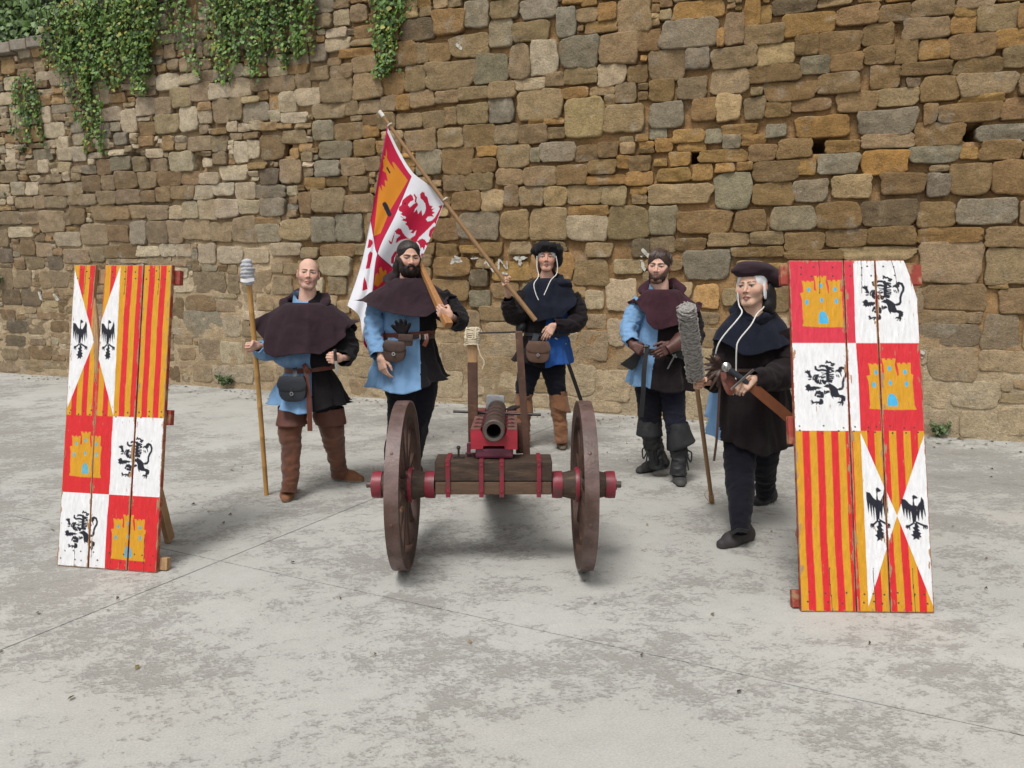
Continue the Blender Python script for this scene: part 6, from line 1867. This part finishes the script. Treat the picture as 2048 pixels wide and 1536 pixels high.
def flag_pt(u, v):
    """u along the pole, v down the cloth"""
    def cr(arr, x):
        n = len(arr) - 1
        i = min(int(x * n), n - 1); t = x * n - i
        P_ = [arr[max(i - 1, 0)], arr[i], arr[i + 1], arr[min(i + 2, n)]]
        if i == 0: P_[0] = 2 * arr[0] - arr[1]
        if i == n - 1: P_[3] = 2 * arr[n] - arr[n - 1]
        a, b, c, d = P_
        return .5 * (2 * b + (c - a) * t + (2 * a - 5 * b + 4 * c - d) * t * t + (3 * b - a - 3 * c + d) * t ** 3)
    rowsp = [cr([np.array(p, float) for p in row], u) for row in GRID]
    q = cr(rowsp, v)
    Yp = 6.58 - .10 * v + .05 * math.sin(u * 8 + v * 2.0) * (.25 + v) - .09 * (1 - u) * v + .03 * math.sin(u * 17 + 3 * v) * v
    FQ.append((q[0], q[1]))
    return at(q[0], q[1], Yp)
NU, NV = 260, 340
uu, vv = np.meshgrid(np.linspace(0, 1, NU), np.linspace(0, 1, NV))
P_ = np.array([list(flag_pt(a, b)) for a, b in zip(uu.ravel(), vv.ravel())])
# heraldic drawing: x along the fly, y from the foot of the flag up
fx, fy = vv.ravel(), uu.ravel()
FR, FO, FW = np.array((.42, .008, .040)), np.array((.52, .19, .012)), np.array((.66, .66, .70))
c = np.tile(FW, (len(fx), 1)).astype(float)
qa = (fx < .5) & (fy < .5); qd = (fx >= .5) & (fy >= .5)
hem_ = .022
for q in (qa, qd):
    c[q] = FR
# charges drawn on the cloth as it is laid out in GRID (z1, z2: two drawing scales)
Q = np.array(FQ); QX, QY = Q[:, 0], Q[:, 1]
z1 = lambda p: [(680 + a / 6.4, 210 + b / 6.4) for a, b in p]
z2 = lambda p: [(680 + a / 5.296, 430 + b / 5.296) for a, b in p]
def fill(m, col): c[m] = col
upq = (fx < .5) & (fy < .5); low1 = (fx < .5) & (fy >= .5); low2 = (fx >= .5) & (fy < .5); rq = (fx >= .5) & (fy >= .5)
fill(upq & inpoly(QX, QY, z1([(590, 550), (602, 610), (600, 680), (640, 750), (700, 830), (665, 730), (692, 735), (870, 965), (640, 1350), (520, 1640), (430, 1680), (445, 1536), (470, 1300), (500, 1030), (545, 1110), (530, 1020), (580, 1050), (570, 960), (612, 975), (590, 870), (545, 840), (558, 790), (550, 700), (575, 690), (555, 650), (585, 655)])), FO)
fill(upq & instroke(QX, QY, z1([(572, 1270), (632, 1400)]), 9), (.012, .012, .02)); fill(upq & instroke(QX, QY, z1([(603, 805), (636, 865)]), 3.2), (.02, .015, .02))
fill(upq & instroke(QX, QY, z1([(560, 1130), (640, 1240)]), 1.2) & (QX < 0), FR)
LB1 = z1([(755, 1305), (785, 1280), (800, 1220), (850, 1175), (905, 1140), (928, 1165), (945, 1215), (900, 1238), (868, 1280), (895, 1310), (935, 1275), (985, 1245), (1002, 1280), (960, 1330), (945, 1378), (985, 1335), (1000, 1398), (1042, 1340), (1055, 1418), (1085, 1380), (1100, 1320), (1090, 1260), (1060, 1220), (1030, 1190), (1025, 1140), (1050, 1110), (1080, 1120), (1090, 1160), (1120, 1180), (1132, 1240), (1148, 1285), (1188, 1295), (1165, 1330), (1212, 1325), (1175, 1355), (1216, 1378), (1175, 1400), (1202, 1432), (1160, 1425), (1125, 1430), (1100, 1460), (1120, 1492), (1175, 1480), (1215, 1440), (1250, 1380), (1280, 1325), (1258, 1300), (1312, 1278), (1302, 1320), (1272, 1400), (1242, 1470), (1225, 1530)]) \
    + z2([(1000, 75), (960, 120), (900, 180), (840, 235), (800, 300), (740, 290), (730, 260), (795, 215), (810, 160), (775, 195), (745, 190), (770, 160), (735, 160), (720, 120), (690, 95), (710, 75), (650, 55), (680, 35), (640, 10)]) + z1([(790, 1440), (830, 1460), (850, 1440), (770, 1395), (800, 1380), (750, 1350)])
fill(low1 & inpoly(QX, QY, LB1), FR)
fill(low1 & inpoly(QX, QY, z2([(510, 265), (530, 305), (550, 308), (575, 220), (580, 180), (600, 200), (640, 215), (600, 250), (590, 300), (640, 265), (720, 250), (760, 270), (700, 230), (665, 190), (650, 150), (620, 138), (585, 165), (560, 230), (545, 285)])), FR)
fill(low1 & inpoly(QX, QY, z2([(815, 275), (870, 250), (900, 262), (915, 290), (945, 285), (925, 330), (905, 315), (890, 372), (870, 340), (855, 360), (840, 310)])), FR)
fill(low1 & instroke(QX, QY, z2([(1000, 140), (965, 170), (955, 215), (975, 245), (950, 290), (930, 345)]), 7, 4), FR)
fill(low1 & instroke(QX, QY, z2([(870, 420), (875, 480), (860, 540)]), 5, 3), FR)
fill(low1 & instroke(QX, QY, z2([(555, 500), (560, 450), (590, 400)]), 6), FR)
fill(low1 & (np.hypot(QX - 680 - 832 / 6.4, QY - 210 - 1262 / 6.4) < 1.9), (.03, .01, .02))
fill(low1 & instroke(QX, QY, z1([(950, 1150), (975, 1185), (965, 1240)]), 3.2), FR)
for poly in ([(305, 255), (342, 268), (348, 300), (322, 345), (288, 352), (300, 300)], [(318, 385), (348, 400), (334, 480), (314, 565), (272, 572), (290, 480), (298, 420)], [(258, 655), (282, 720), (292, 785), (236, 805), (244, 720)]):
    fill(low2 & inpoly(QX, QY, z2(poly)), FR)
for poly in ([(360, 735), (378, 632), (400, 610), (420, 645), (413, 565), (435, 548), (458, 605), (480, 578), (495, 600), (470, 680), (400, 760)], [(225, 1190), (255, 1070), (300, 1080), (330, 1260), (240, 1265)]):
    fill(rq & inpoly(QX, QY, z2(poly)), FO)
seamline = (np.abs(fy - .5) < .004) | (np.abs(fx - .5) < .003)
c[seamline] = (.16, .01, .05)
c[(fx < hem_)] = FW
c[(fy < .020) & (fx < .5)] = np.array((.50, .03, .12))
g = np.arange(NU * NV).reshape(NV, NU)
F = np.stack([g[:-1, :-1].ravel(), g[1:, :-1].ravel(), g[1:, 1:].ravel(), g[:-1, 1:].ravel()], 1)
mesh('cloth', P_, F, M['flag'], fl, colors=c)
m = MB()
for px in (779, 889):
    q = on_pole(px)
    m.tube([q + Vector((0, .022 * math.cos(t_), 0)) + Vector(np.cross(pdv, (0, 1, 0))) * (.024 * math.sin(t_)) for t_ in np.linspace(0, 6.28, 18)], .005, 6)
m.obj('tie', M['cord'], fl)

# ---- man with the gauntlets
G4 = Person('short-haired bearded person in a maroon hooded cape, brown gauntlets at the belt', 5.72, (1322, 0))
G4.head(head_frame(G4.p(1318, 533), R(22), R(1), R(-3), 1.035), PALE, dict(w=.98, jaw=1.05, nose=1.0, cheek=1.0, lips=.9),
        dict(brow=(.05, .032, .024), brow_h=-.001, beard=(.07, .04, .03), beard_amt=.80, lip=(.42, .18, .16), brow_r=.0052))
s = Sdf().ell((0, .018, .036), (.082, .099, .090), .01).ell((.006, -.13, -.014), (.072, .087, .096), .010, True).ell((0, -.02, -.19), (.2, .2, .155), .01, True)
for q in (-1, 1): s.ell((q * .098, .0, -.045), (.045, .055, .055), .008, True)
s.cap((.066, -.02, .03), (.070, -.022, -.012), .010, .006, .01).cap((-.066, -.02, .03), (-.070, -.022, -.012), .010, .006, .01)
hp = G4.head_part('hair', s, M['hair'], .0038, (.038, .022, .017))
def crop_gen(r):
    a = r.uniform(-3.14, 3.14)
    f = abs(a)
    z = float(np.interp(f, [0, .45, .8, 1.15, 1.45, 1.8, 3.14], [.26, .40, .62, .40, -.05, -.40, -.62])) + r.uniform(-.10, .10)
    if r.random() < .35: z = r.uniform(z, .8)
    sw = -.35 if f < .9 else 0
    return (.15 + .5 * math.sin(a) + r.uniform(-.15, .15), .30 - .35 * math.cos(a), 1.0), (math.sin(a + sw * .6), -math.cos(a + sw * .6), z)
strands_on(G4, 'hair_locks', (0, .018, .036), (.0825, .0995, .0905), crop_gen, 620, .0026, (.055, .032, .023), hp, .05, 7, mk='hair_gloss')
s = Sdf().ell((0, -.033, -.076), (.0585, .060, .050), .015).ell((0, -.075, -.014), (.066, .050, .046), .012, True).ell((0, -.10, -.0665), (.027, .03, .012), .006, True)
bp_ = G4.head_part('beard', s, M['hair'], .0036, (.040, .023, .018))
strands_on(G4, 'beard_locks', (0, -.033, -.076), (.058, .0595, .0495), beard_gen, 240, .0016, (.045, .026, .02), bp_, .03, 8, 5)
G4.frame_body(G4.p(1322, 582), [G4.p(1282, 612), G4.p(1372, 612)], [G4.p(1256, 672), G4.p(1388, 680, -.03)], [G4.p(1266, 688, -.2), G4.p(1362, 690, -.2)],
              [G4.p(1300, 780), G4.p(1345, 780)], [G4.p(1300, 845), G4.p(1352, 850, -.05)], [G4.p(1314, 925), G4.p(1356, 940, -.1)], PALE)
limb(G4, 'hose_leg', [(1299, 760, .02, 30), (1300, 800, .02, 26), (1300, 835, .02, 23), (1302, 855, .03, 21)], M['hose'], 3)
limb(G4, 'hose_leg', [(1342, 760, 0, 29), (1345, 800, -.03, 25), (1350, 840, -.06, 21), (1353, 865, -.07, 20)], M['navyhose'], 4)
bt = limb(G4, 'boot', [(1300, 845, .02, 21), (1303, 875, .03, 19.5), (1310, 900, .05, 17), (1316, 922, .06, 15.5), (1317, 936, .06, 16)], M['blackboot'], 5, rings=.003, rk=75, wr=.009)
shoe(G4, 'shoe', gpt(1336, 934) + Vector((0, .02, 0)), gpt(1272, 948), .105, .09, (.017, .018, .019), parent=bt, toe_col=(.045, .045, .043), sole=(.02, .018, .016))
garment(G4, 'boot_cuff', [(830, 1278, 1321, .95, .02, .2, 0), (848, 1276, 1322, 1, .02, .4, 0), (870, 1274, 1325, 1.0, .02, .6, 0)], M['blackboot'], 6, .03, (2, 3, 5), n=44, sub=12, wr=.005, parent=bt)
bt = limb(G4, 'boot', [(1354, 855, -.07, 20), (1357, 890, -.08, 18), (1358, 915, -.10, 15.5), (1357, 935, -.12, 15), (1356, 950, -.13, 15)], M['blackboot'], 7, rings=.003, rk=75, wr=.009)
shoe(G4, 'shoe', gpt(1354, 950), gpt(1362, 976), .105, .095, (.017, .018, .019), parent=bt, toe_col=(.075, .072, .068), sole=(.03, .027, .024))
garment(G4, 'boot_cuff', [(843, 1335, 1374, .95, -.07, .2, 0), (862, 1334, 1380, 1, -.07, .5, 0), (890, 1335, 1388, 1.0, -.08, .8, 0)], M['blackboot'], 8, .03, (2, 3, 5), n=44, sub=12, wr=.005, parent=bt, hem=lambda a: .04 * math.cos(a))
for (x, y, dy, sx_) in ((1294, 893, .0, -1), (1374, 900, -.12, 1)):
    cord(G4, 'boot_lace', [G4.p(x, y, dy), G4.p(x + 9 * sx_, y + 6, dy - .02), G4.p(x + 7 * sx_, y + 24, dy - .02), G4.p(x - 1 * sx_, y + 10, dy - .03), G4.p(x + 3 * sx_, y + 40, dy - .03)], .006, M['blackboot'])
garment(G4, 'tunic', [(612, 1288, 1370, .6, 0, .1, 0), (650, 1280, 1376, .62, 0, .3, 0), (680, 1276, 1378, .66, 0, .4, 0), (700, 1273, 1377, .68, 0, .12, 0), (718, 1269, 1381, .70, 0, .7, 0), (755, 1264, 1385, .74, 0, 1.0, 0), (775, 1262, 1386, .76, 0, 1.2, 3)],
        [M['blue'], M['brownblack']], 41, .13, (6, 9, 13), seam=[(600, 1322), (640, 1312), (700, 1306), (730, 1298), (790, 1290)], wr=.007, hem=lambda a: -.022 * math.cos(a) + .010 * math.sin(5 * a))
limb(G4, 'sleeve', [(1286, 606, .02, 19), (1268, 632, 0, 19), (1258, 660, -.05, 17), (1259, 676, -.12, 14.5), (1264, 686, -.17, 13)], M['blue'], 42, wr=.012, ws=11)
limb(G4, 'sleeve', [(1368, 612, .02, 21), (1384, 645, -.01, 21), (1387, 673, -.06, 19), (1378, 686, -.14, 18), (1368, 688, -.18, 15.5)], M['brownblack'], 43, wr=.012, ws=11)
garment(G4, 'cape', [(578, 1298, 1350, .9, 0, .1, 0), (584, 1289, 1362, .8, 0, .2, 0), (598, 1278, 1375, .68, 0, .35, 3), (616, 1270, 1386, .62, -.01, .6, 10), (635, 1266, 1391, .62, -.03, .9, 26), (648, 1265, 1393, .62, -.04, 1.0, 42)], M['maroon'], 44, .14, (4, 6, 9), wr=.008, ws=6, hem=lambda a: .03 * max(0, math.cos(a - 3.6)) - .03 * max(0, math.cos(a - 4.4)) ** 3 + .02 * math.sin(4 * a))
hood(G4, 'hood', G4.p(1325, 582), .138, .108, .029, M['maroon'], 45, (.016, .045), front_drop=.085, back=2.0)
garment(G4, 'collar', [(568, 1300, 1346, .95, .01, .1, 0), (578, 1298, 1348, .95, .01, .1, 0), (594, 1294, 1350, 1, 0, .1, 0)], [M['blue'], M['black']], 46, .02, n=60, sub=12, wr=.005, seam=[(550, 1321), (620, 1324)], hem=lambda a: 0, lift=lambda v, th, t: v - np.stack([0 * th, 0 * th, .080 * np.maximum(0, -np.sin(th)) ** 1.5 * (1 - t)], 1))
belt(G4, 'belt', 700, 1272, 1379, .70, .032, M['blackboot'], tilt=4, grow=.016)
strap(G4, 'belt_end', [G4.p(1296, 690, -.225), G4.p(1292, 706, -.24), G4.p(1288, 745, -.255), G4.p(1286, 790, -.25), G4.p(1282, 834, -.23)], .034, .005, M['blackboot'])
mb = MB().box(G4.p(1288, 699, -.24), (.008, .01, .05), None, .002).box(G4.p(1292, 692, -.24), (.03, .01, .008), None, .002); mb.obj('buckle', M['steel'], G4.root, smooth=False)
V = [G4.p(1288, 700, -.16), G4.p(1272, 706, -.16), G4.p(1241, 729, -.12), G4.p(1264, 741, -.12), G4.p(1272, 735, -.14)]
V2 = [p + Vector((.01, .06, 0)) for p in V]
mesh('side_pouch', [tuple(p) for p in V + V2], [(0, 1, 2, 3, 4), (9, 8, 7, 6, 5)] + [(i, 5 + i, 5 + (i + 1) % 5, (i + 1) % 5) for i in range(5)], M['blackboot'], G4.root, smooth=False)
ds = strap(G4, 'dagger_sheath', [G4.p(1338, 698, -.20), G4.p(1365, 708, -.20), G4.p(1402, 722, -.12)], .075, .02, M['blackboot'])
MB().beam(G4.p(1351, 708, -.225), G4.p(1335, 738, -.225), .010, .006, (0, 1, 0), .001).box(G4.p(1349, 712, -.225), (.04, .012, .012), Matrix.Rotation(.5, 3, 'Y'), .002).obj('key', M['steel'], ds, smooth=False)
G4.glove(M['glove'], G4.p(1264, 690, -.19), v3(.62, -.55, -.35), v3(.50, .75, -.3), v3(.35, -.1, .9), (62, 80, 45), 'grip', 1.02, back=v3(-.35, .75, .6))
g_ = G4.glove(M['glove'], G4.p(1346, 690, -.23), v3(-.86, -.30, -.42), v3(-.1, .95, -.2), v3(-.4, -.1, .9), (26, 40, 25), 'rest', 1.12, back=v3(.85, .3, .42))
limb(G4, 'gauntlet_cuff', [(1334, 700, -.245, 11), (1346, 692, -.235, 12), (1358, 684, -.20, 17), (1362, 681, -.18, 18)], M['glove'], 47, sub=16, wr=.004, parent=g_)
G4.finish()

# ---- woman with the sponge pole, beside the right shield
Wm = Person('person in a plum beret, white coif and navy cape holding a woollen sponge pole', 4.62, (1495, 0))
Wm.head(head_frame(Wm.p(1503, 573, -.06), R(38), R(-2), R(5), 1.02), OLIVE, dict(w=1.06, jaw=.98, nose=.80, cheek=1.3, chin=.8, lips=1.15, brow=.5),
        dict(brow=(.03, .018, .014), brow_h=.003, lip=(.40, .155, .14), brow_r=.0042, iris=(.010, .007, .006), eye=1.3))
s = Sdf().ell((0, .018, .030), (.084, .101, .096), .01).ell((.080, .002, -.032), (.007, .027, .056), .010).ell((-.080, -.010, -.030), (.006, .028, .058), .010).ell((0, -.115, -.018), (.072, .090, .125), .008, True).ell((0, -.02, -.200), (.2, .2, .13), .008, True)
Wm.head_part('coif', s, M['linen'], .004)
s = Sdf().ell((.03, .09, -.07), (.080, .06, .09), .03).ell((.088, .055, -.06), (.026, .045, .085), .03).ell((.08, .05, -.125), (.04, .05, .045), .03).ell((-.066, .02, -.10), (.022, .04, .06), .03)
hp = Wm.head_part('hair', s, M['hair'], .006, (.008, .006, .007))
s = Sdf().ell((0, .008, .076), (.090, .108, .032), .008).ell((-.03, -.045, .096), (.075, .055, .026), .02).ell((.015, .02, .112), (.108, .105, .034), .03, rot=Matrix.Rotation(.22, 3, 'Y')).ell((.055, .085, .078), (.105, .085, .050), .03, rot=Matrix.Rotation(.45, 3, 'Y')).ell((.115, .115, .035), (.05, .05, .05), .03)
s.ell((0, -.03, -.02), (.072, .2, .070), .012, True)
Wm.head_part('beret', s, M['purple'], .0055)
Wm.frame_body(Wm.p(1502, 632), [Wm.p(1462, 668), Wm.p(1552, 668)], [Wm.p(1446, 748), Wm.p(1562, 752, -.05)], [Wm.p(1408, 768, -.2), Wm.p(1506, 758, -.30)],
              [Wm.p(1480, 860), Wm.p(1535, 860)], [Wm.p(1485, 965, -.15), Wm.p(1526, 935, .15)], [Wm.p(1480, 1060, -.38), Wm.p(1530, 985, .33)], OLIVE)
limb(Wm, 'hose_leg', [(1488, 850, 0, 40), (1480, 900, -.08, 32), (1480, 950, -.15, 28.5), (1481, 985, -.22, 26.5), (1480, 1025, -.32, 22), (1480, 1066, -.40, 17)], M['hose'], 3, rings=.0016, rk=130, wr=.006)
limb(Wm, 'hose_leg', [(1530, 850, 0, 40), (1530, 890, .06, 31), (1528, 930, .15, 25), (1530, 960, .25, 20), (1531, 990, .34, 16)], M['hose'], 4, rings=.0016, rk=130)
sh_ = shoe(Wm, 'shoe', gpt(1502, 1077), gpt(1436, 1098), .105, .07, (.040, .034, .036), seed=8, sole=(.05, .045, .043))
strap(Wm, 'shoe_strap', [Wm.p(1462, 1068, -.46), Wm.p(1477, 1060, -.53), Wm.p(1496, 1063, -.47)], .022, .006, M['blackboot'], sh_)
shoe(Wm, 'shoe', gpt(1546, 1000), gpt(1510, 1012), .10, .07, (.028, .024, .025), seed=9)
garment(Wm, 'tunic', [(660, 1456, 1556, .66, 0, .1, 0), (690, 1442, 1566, .72, 0, .3, 0), (715, 1440, 1570, .76, 0, .4, 0), (733, 1441, 1565, .76, 0, .12, 0), (750, 1438, 1567, .76, 0, .6, 0), (800, 1430, 1576, .78, 0, .8, 0), (850, 1424, 1580, .80, 0, 1.0, 0), (880, 1421, 1582, .82, 0, 1.2, 4), (890, 1420, 1582, .82, 0, 1.3, 10)],
        [M['blue'], M['brownblack']], 51, .12, (5, 8, 12), seam=[(660, 1380), (735, 1380), (745, 1436), (850, 1432), (900, 1428)], wr=.008, hem=lambda a: .05 * max(0, -math.cos(a)) + .010 * math.sin(5 * a))
garment(Wm, 'tunic_side', [(752, 1432, 1462, .9, .05, .2, 0), (790, 1420, 1460, .9, .05, .6, 0), (832, 1410, 1458, .9, .06, 1, 0)], M['blue'], 52, .08, (4, 7), n=40, sub=12, wr=.006)
limb(Wm, 'sleeve', [(1462, 668, .02, 26), (1450, 710, .0, 26), (1445, 748, -.05, 24), (1430, 766, -.14, 17), (1415, 768, -.20, 13)], M['brownblack'], 53, wr=.010, ws=10)
limb(Wm, 'sleeve', [(1550, 668, -.02, 34), (1566, 705, -.05, 36), (1566, 742, -.12, 33), (1545, 756, -.24, 25), (1520, 757, -.32, 18), (1507, 758, -.36, 14)], M['brownblack'], 54, wr=.013, ws=9)
garment(Wm, 'cape', [(612, 1480, 1532, .9, 0, .1, 0), (622, 1470, 1546, .85, 0, .2, 0), (640, 1455, 1560, .72, 0, .3, 3), (660, 1442, 1570, .70, -.01, .5, 8), (682, 1434, 1577, .72, -.02, .8, 10), (700, 1429, 1581, .74, -.03, 1.0, 20)], M['navy'], 55, .08, (4, 6, 9), wr=.006, ws=6, hem=lambda a: .03 * max(0, math.cos(a)) + .012 * math.sin(4 * a))
hood(Wm, 'hood', Wm.p(1508, 622), .095, .10, .030, M['navy'], 56, (.015, .03), front_drop=.015, back=2.0)
cord(Wm, 'coif_cord', [Wm.p(1475, 585, -.10), Wm.p(1478, 610, -.11), Wm.p(1484, 624, -.17), Wm.p(1474, 640, -.235), Wm.p(1450, 668, -.25), Wm.p(1436, 690, -.25), Wm.p(1429, 718, -.22)], .0042, M['cord'])
cord(Wm, 'coif_cord', [Wm.p(1533, 600, -.06), Wm.p(1527, 615, -.12), Wm.p(1514, 628, -.20), Wm.p(1502, 650, -.265), Wm.p(1478, 680, -.30), Wm.p(1473, 700, -.31), Wm.p(1472, 745, -.30), Wm.p(1470, 778, -.31), Wm.p(1466, 790, -.31)], .0040, M['cord'])
belt(Wm, 'belt', 733, 1440, 1567, .77, .020, M['bag'], tilt=-4, grow=.012)
mb = MB()
rnd = random.Random(3)
q0 = Wm.p(1444, 736, -.22)
s = Sdf()
for i in range(16):
    a = 2.1 + 2.4 * i / 15 + rnd.uniform(-.1, .1); l = rnd.uniform(.08, .135)
    d = v3(math.cos(a), rnd.uniform(-.5, .1), math.sin(a)); e = np.array(q0) + d * l
    s.chain([np.array(q0), np.array(q0) + d * l * .6 + v3(0, -.01, 0), e + v3(0, 0, -.012)], [.010, .011, .0055], .004)
V, F = s.mesh(.005); mesh('tucked_gloves', V, F, M['bag'], Wm.root)
strap(Wm, 'hanging_thong', [Wm.p(1441, 740, -.20), Wm.p(1438, 800, -.24), Wm.p(1434, 870, -.25), Wm.p(1428, 922, -.24)], .014, .004, M['bag'])
e0, e1 = gpt(1424, 1005), Wm.p(1393, 768, -.29)
gpx = lambda px, py: e0 + (e1 - e0) * ((1005 - py) / (1005 - 768))
md = np.array((e1 - e0).normalized())
Wm.hand(OLIVE * np.array((1.0, .9, .86)), np.array(e1) + v3(.052, .058, 0), v3(-.78, -.62, .0), v3(-.35, .10, 0) + v3(-.3, -.9, 0), md, (62, 86, 50), 'grip', .88, back=v3(.75, .5, 0))
Wm.hand(OLIVE, Wm.p(1508, 757, -.36), v3(-.72, -.18, -.52), v3(-.25, .55, -.75), v3(-.5, -.5, .65), (34, 40, 30), 'grip', .90, back=v3(.72, .68, .02))
Wm.finish()
sp = thing('woollen_sponge', 'sponge pole with a long grey woollen head held by the person beside the right shield', 'staff', e0)
MB().tube([e0 + (e1 - e0) * t_ for t_ in (0, .04, .08, .5, 1.0, 1.1)], [.018, .0165, .0145, .014, .0135, .0135], 14).obj('pole', M['ash'], sp)
MB().tube([e0 + (e1 - e0) * t_ for t_ in (0, .085)], .019, 12).obj('pole_foot', M['raw_wood'], sp)
cord(Wm, 'foot_cord', [gpx(0, 1003) + Vector((-.02, -.01, 0)), gpx(0, 990) + Vector((-.05, -.02, .01)), gpx(0, 975) + Vector((-.03, -.015, 0)), gpx(0, 978)], .0025, M['rope'], sp)
h0, h1 = gpx(0, 757), gpx(0, 655)
m = MB(); rnd = random.Random(9)
hd = (h1 - h0); HL = hd.length; hd.normalize(); hx = hd.cross(Vector((0, 1, 0))).normalized(); hy = hd.cross(hx)
s = Sdf(); s.cap(np.array(h0 + hd * .03), np.array(h1 - hd * .03), .040, .040, .01)
V, F = s.mesh(.008); core = mesh('sponge_core', V, F, M['mop'], sp)
for i in range(430):
    z = rnd.random(); a = rnd.uniform(0, 6.28)
    if i > 385: z = 1.0
    rr = .043 + rnd.uniform(-.003, .006)
    d = hx * math.cos(a) + hy * math.sin(a)
    tg = -hx * math.sin(a) + hy * math.cos(a)
    p = h0 + hd * (z * HL) + d * rr
    if z == 1.0: p = h1 + d * rnd.uniform(.0, .04) + hd * .004
    q = p + tg * rnd.uniform(.018, .038) + hd * rnd.uniform(-.010, .010) - d * .006
    m.tube([p - tg * .012 - d * .006, p + d * .004, q], [.0035, .0055, .003], 5)
m.obj('wool_tufts', M['mop'], sp, kind='stuff')
# sword at her hip
ss = thing('belted_sword', 'sword with round steel pommel and tan scabbard worn beside the right shield', 'sword', Wm.p(1475, 760, -.34))
a, b = Wm.p(1452, 734, -.36), Wm.p(1490, 762, -.375)
d = (b - a).normalized()
MB().lathe([(0, -.010), (.020, -.009), (.027, -.004), (.027, .004), (.020, .009), (.012, .012), (.008, .017), (0, .018)], a - Vector((0, .005, 0)), (-.1, -1, .05), 28).obj('pommel', M['steel'], ss)
MB().tube([a + d * .02, a + (b - a) * .5, b + d * .02], [.014, .017, .014], 12).obj('grip', M['blackbag'], ss)
MB().beam(Wm.p(1462, 779, -.405), Wm.p(1507, 739, -.375), .014, .010, (0, 1, 0), .003).obj('crossguard', M['steel'], ss, smooth=False)
strap(Wm, 'scabbard', [Wm.p(1494, 764, -.37), Wm.p(1530, 795, -.36), Wm.p(1560, 820, -.35), Wm.p(1592, 848, -.34)], .060, .018, M['scabbard'], ss)
strap(Wm, 'sword_belt', [Wm.p(1446, 745, -.27), Wm.p(1450, 765, -.325), Wm.p(1459, 784, -.345), Wm.p(1464, 779, -.345), Wm.p(1458, 757, -.335), Wm.p(1480, 773, -.345), Wm.p(1498, 778, -.35)], .034, .006, M['belt'], ss)
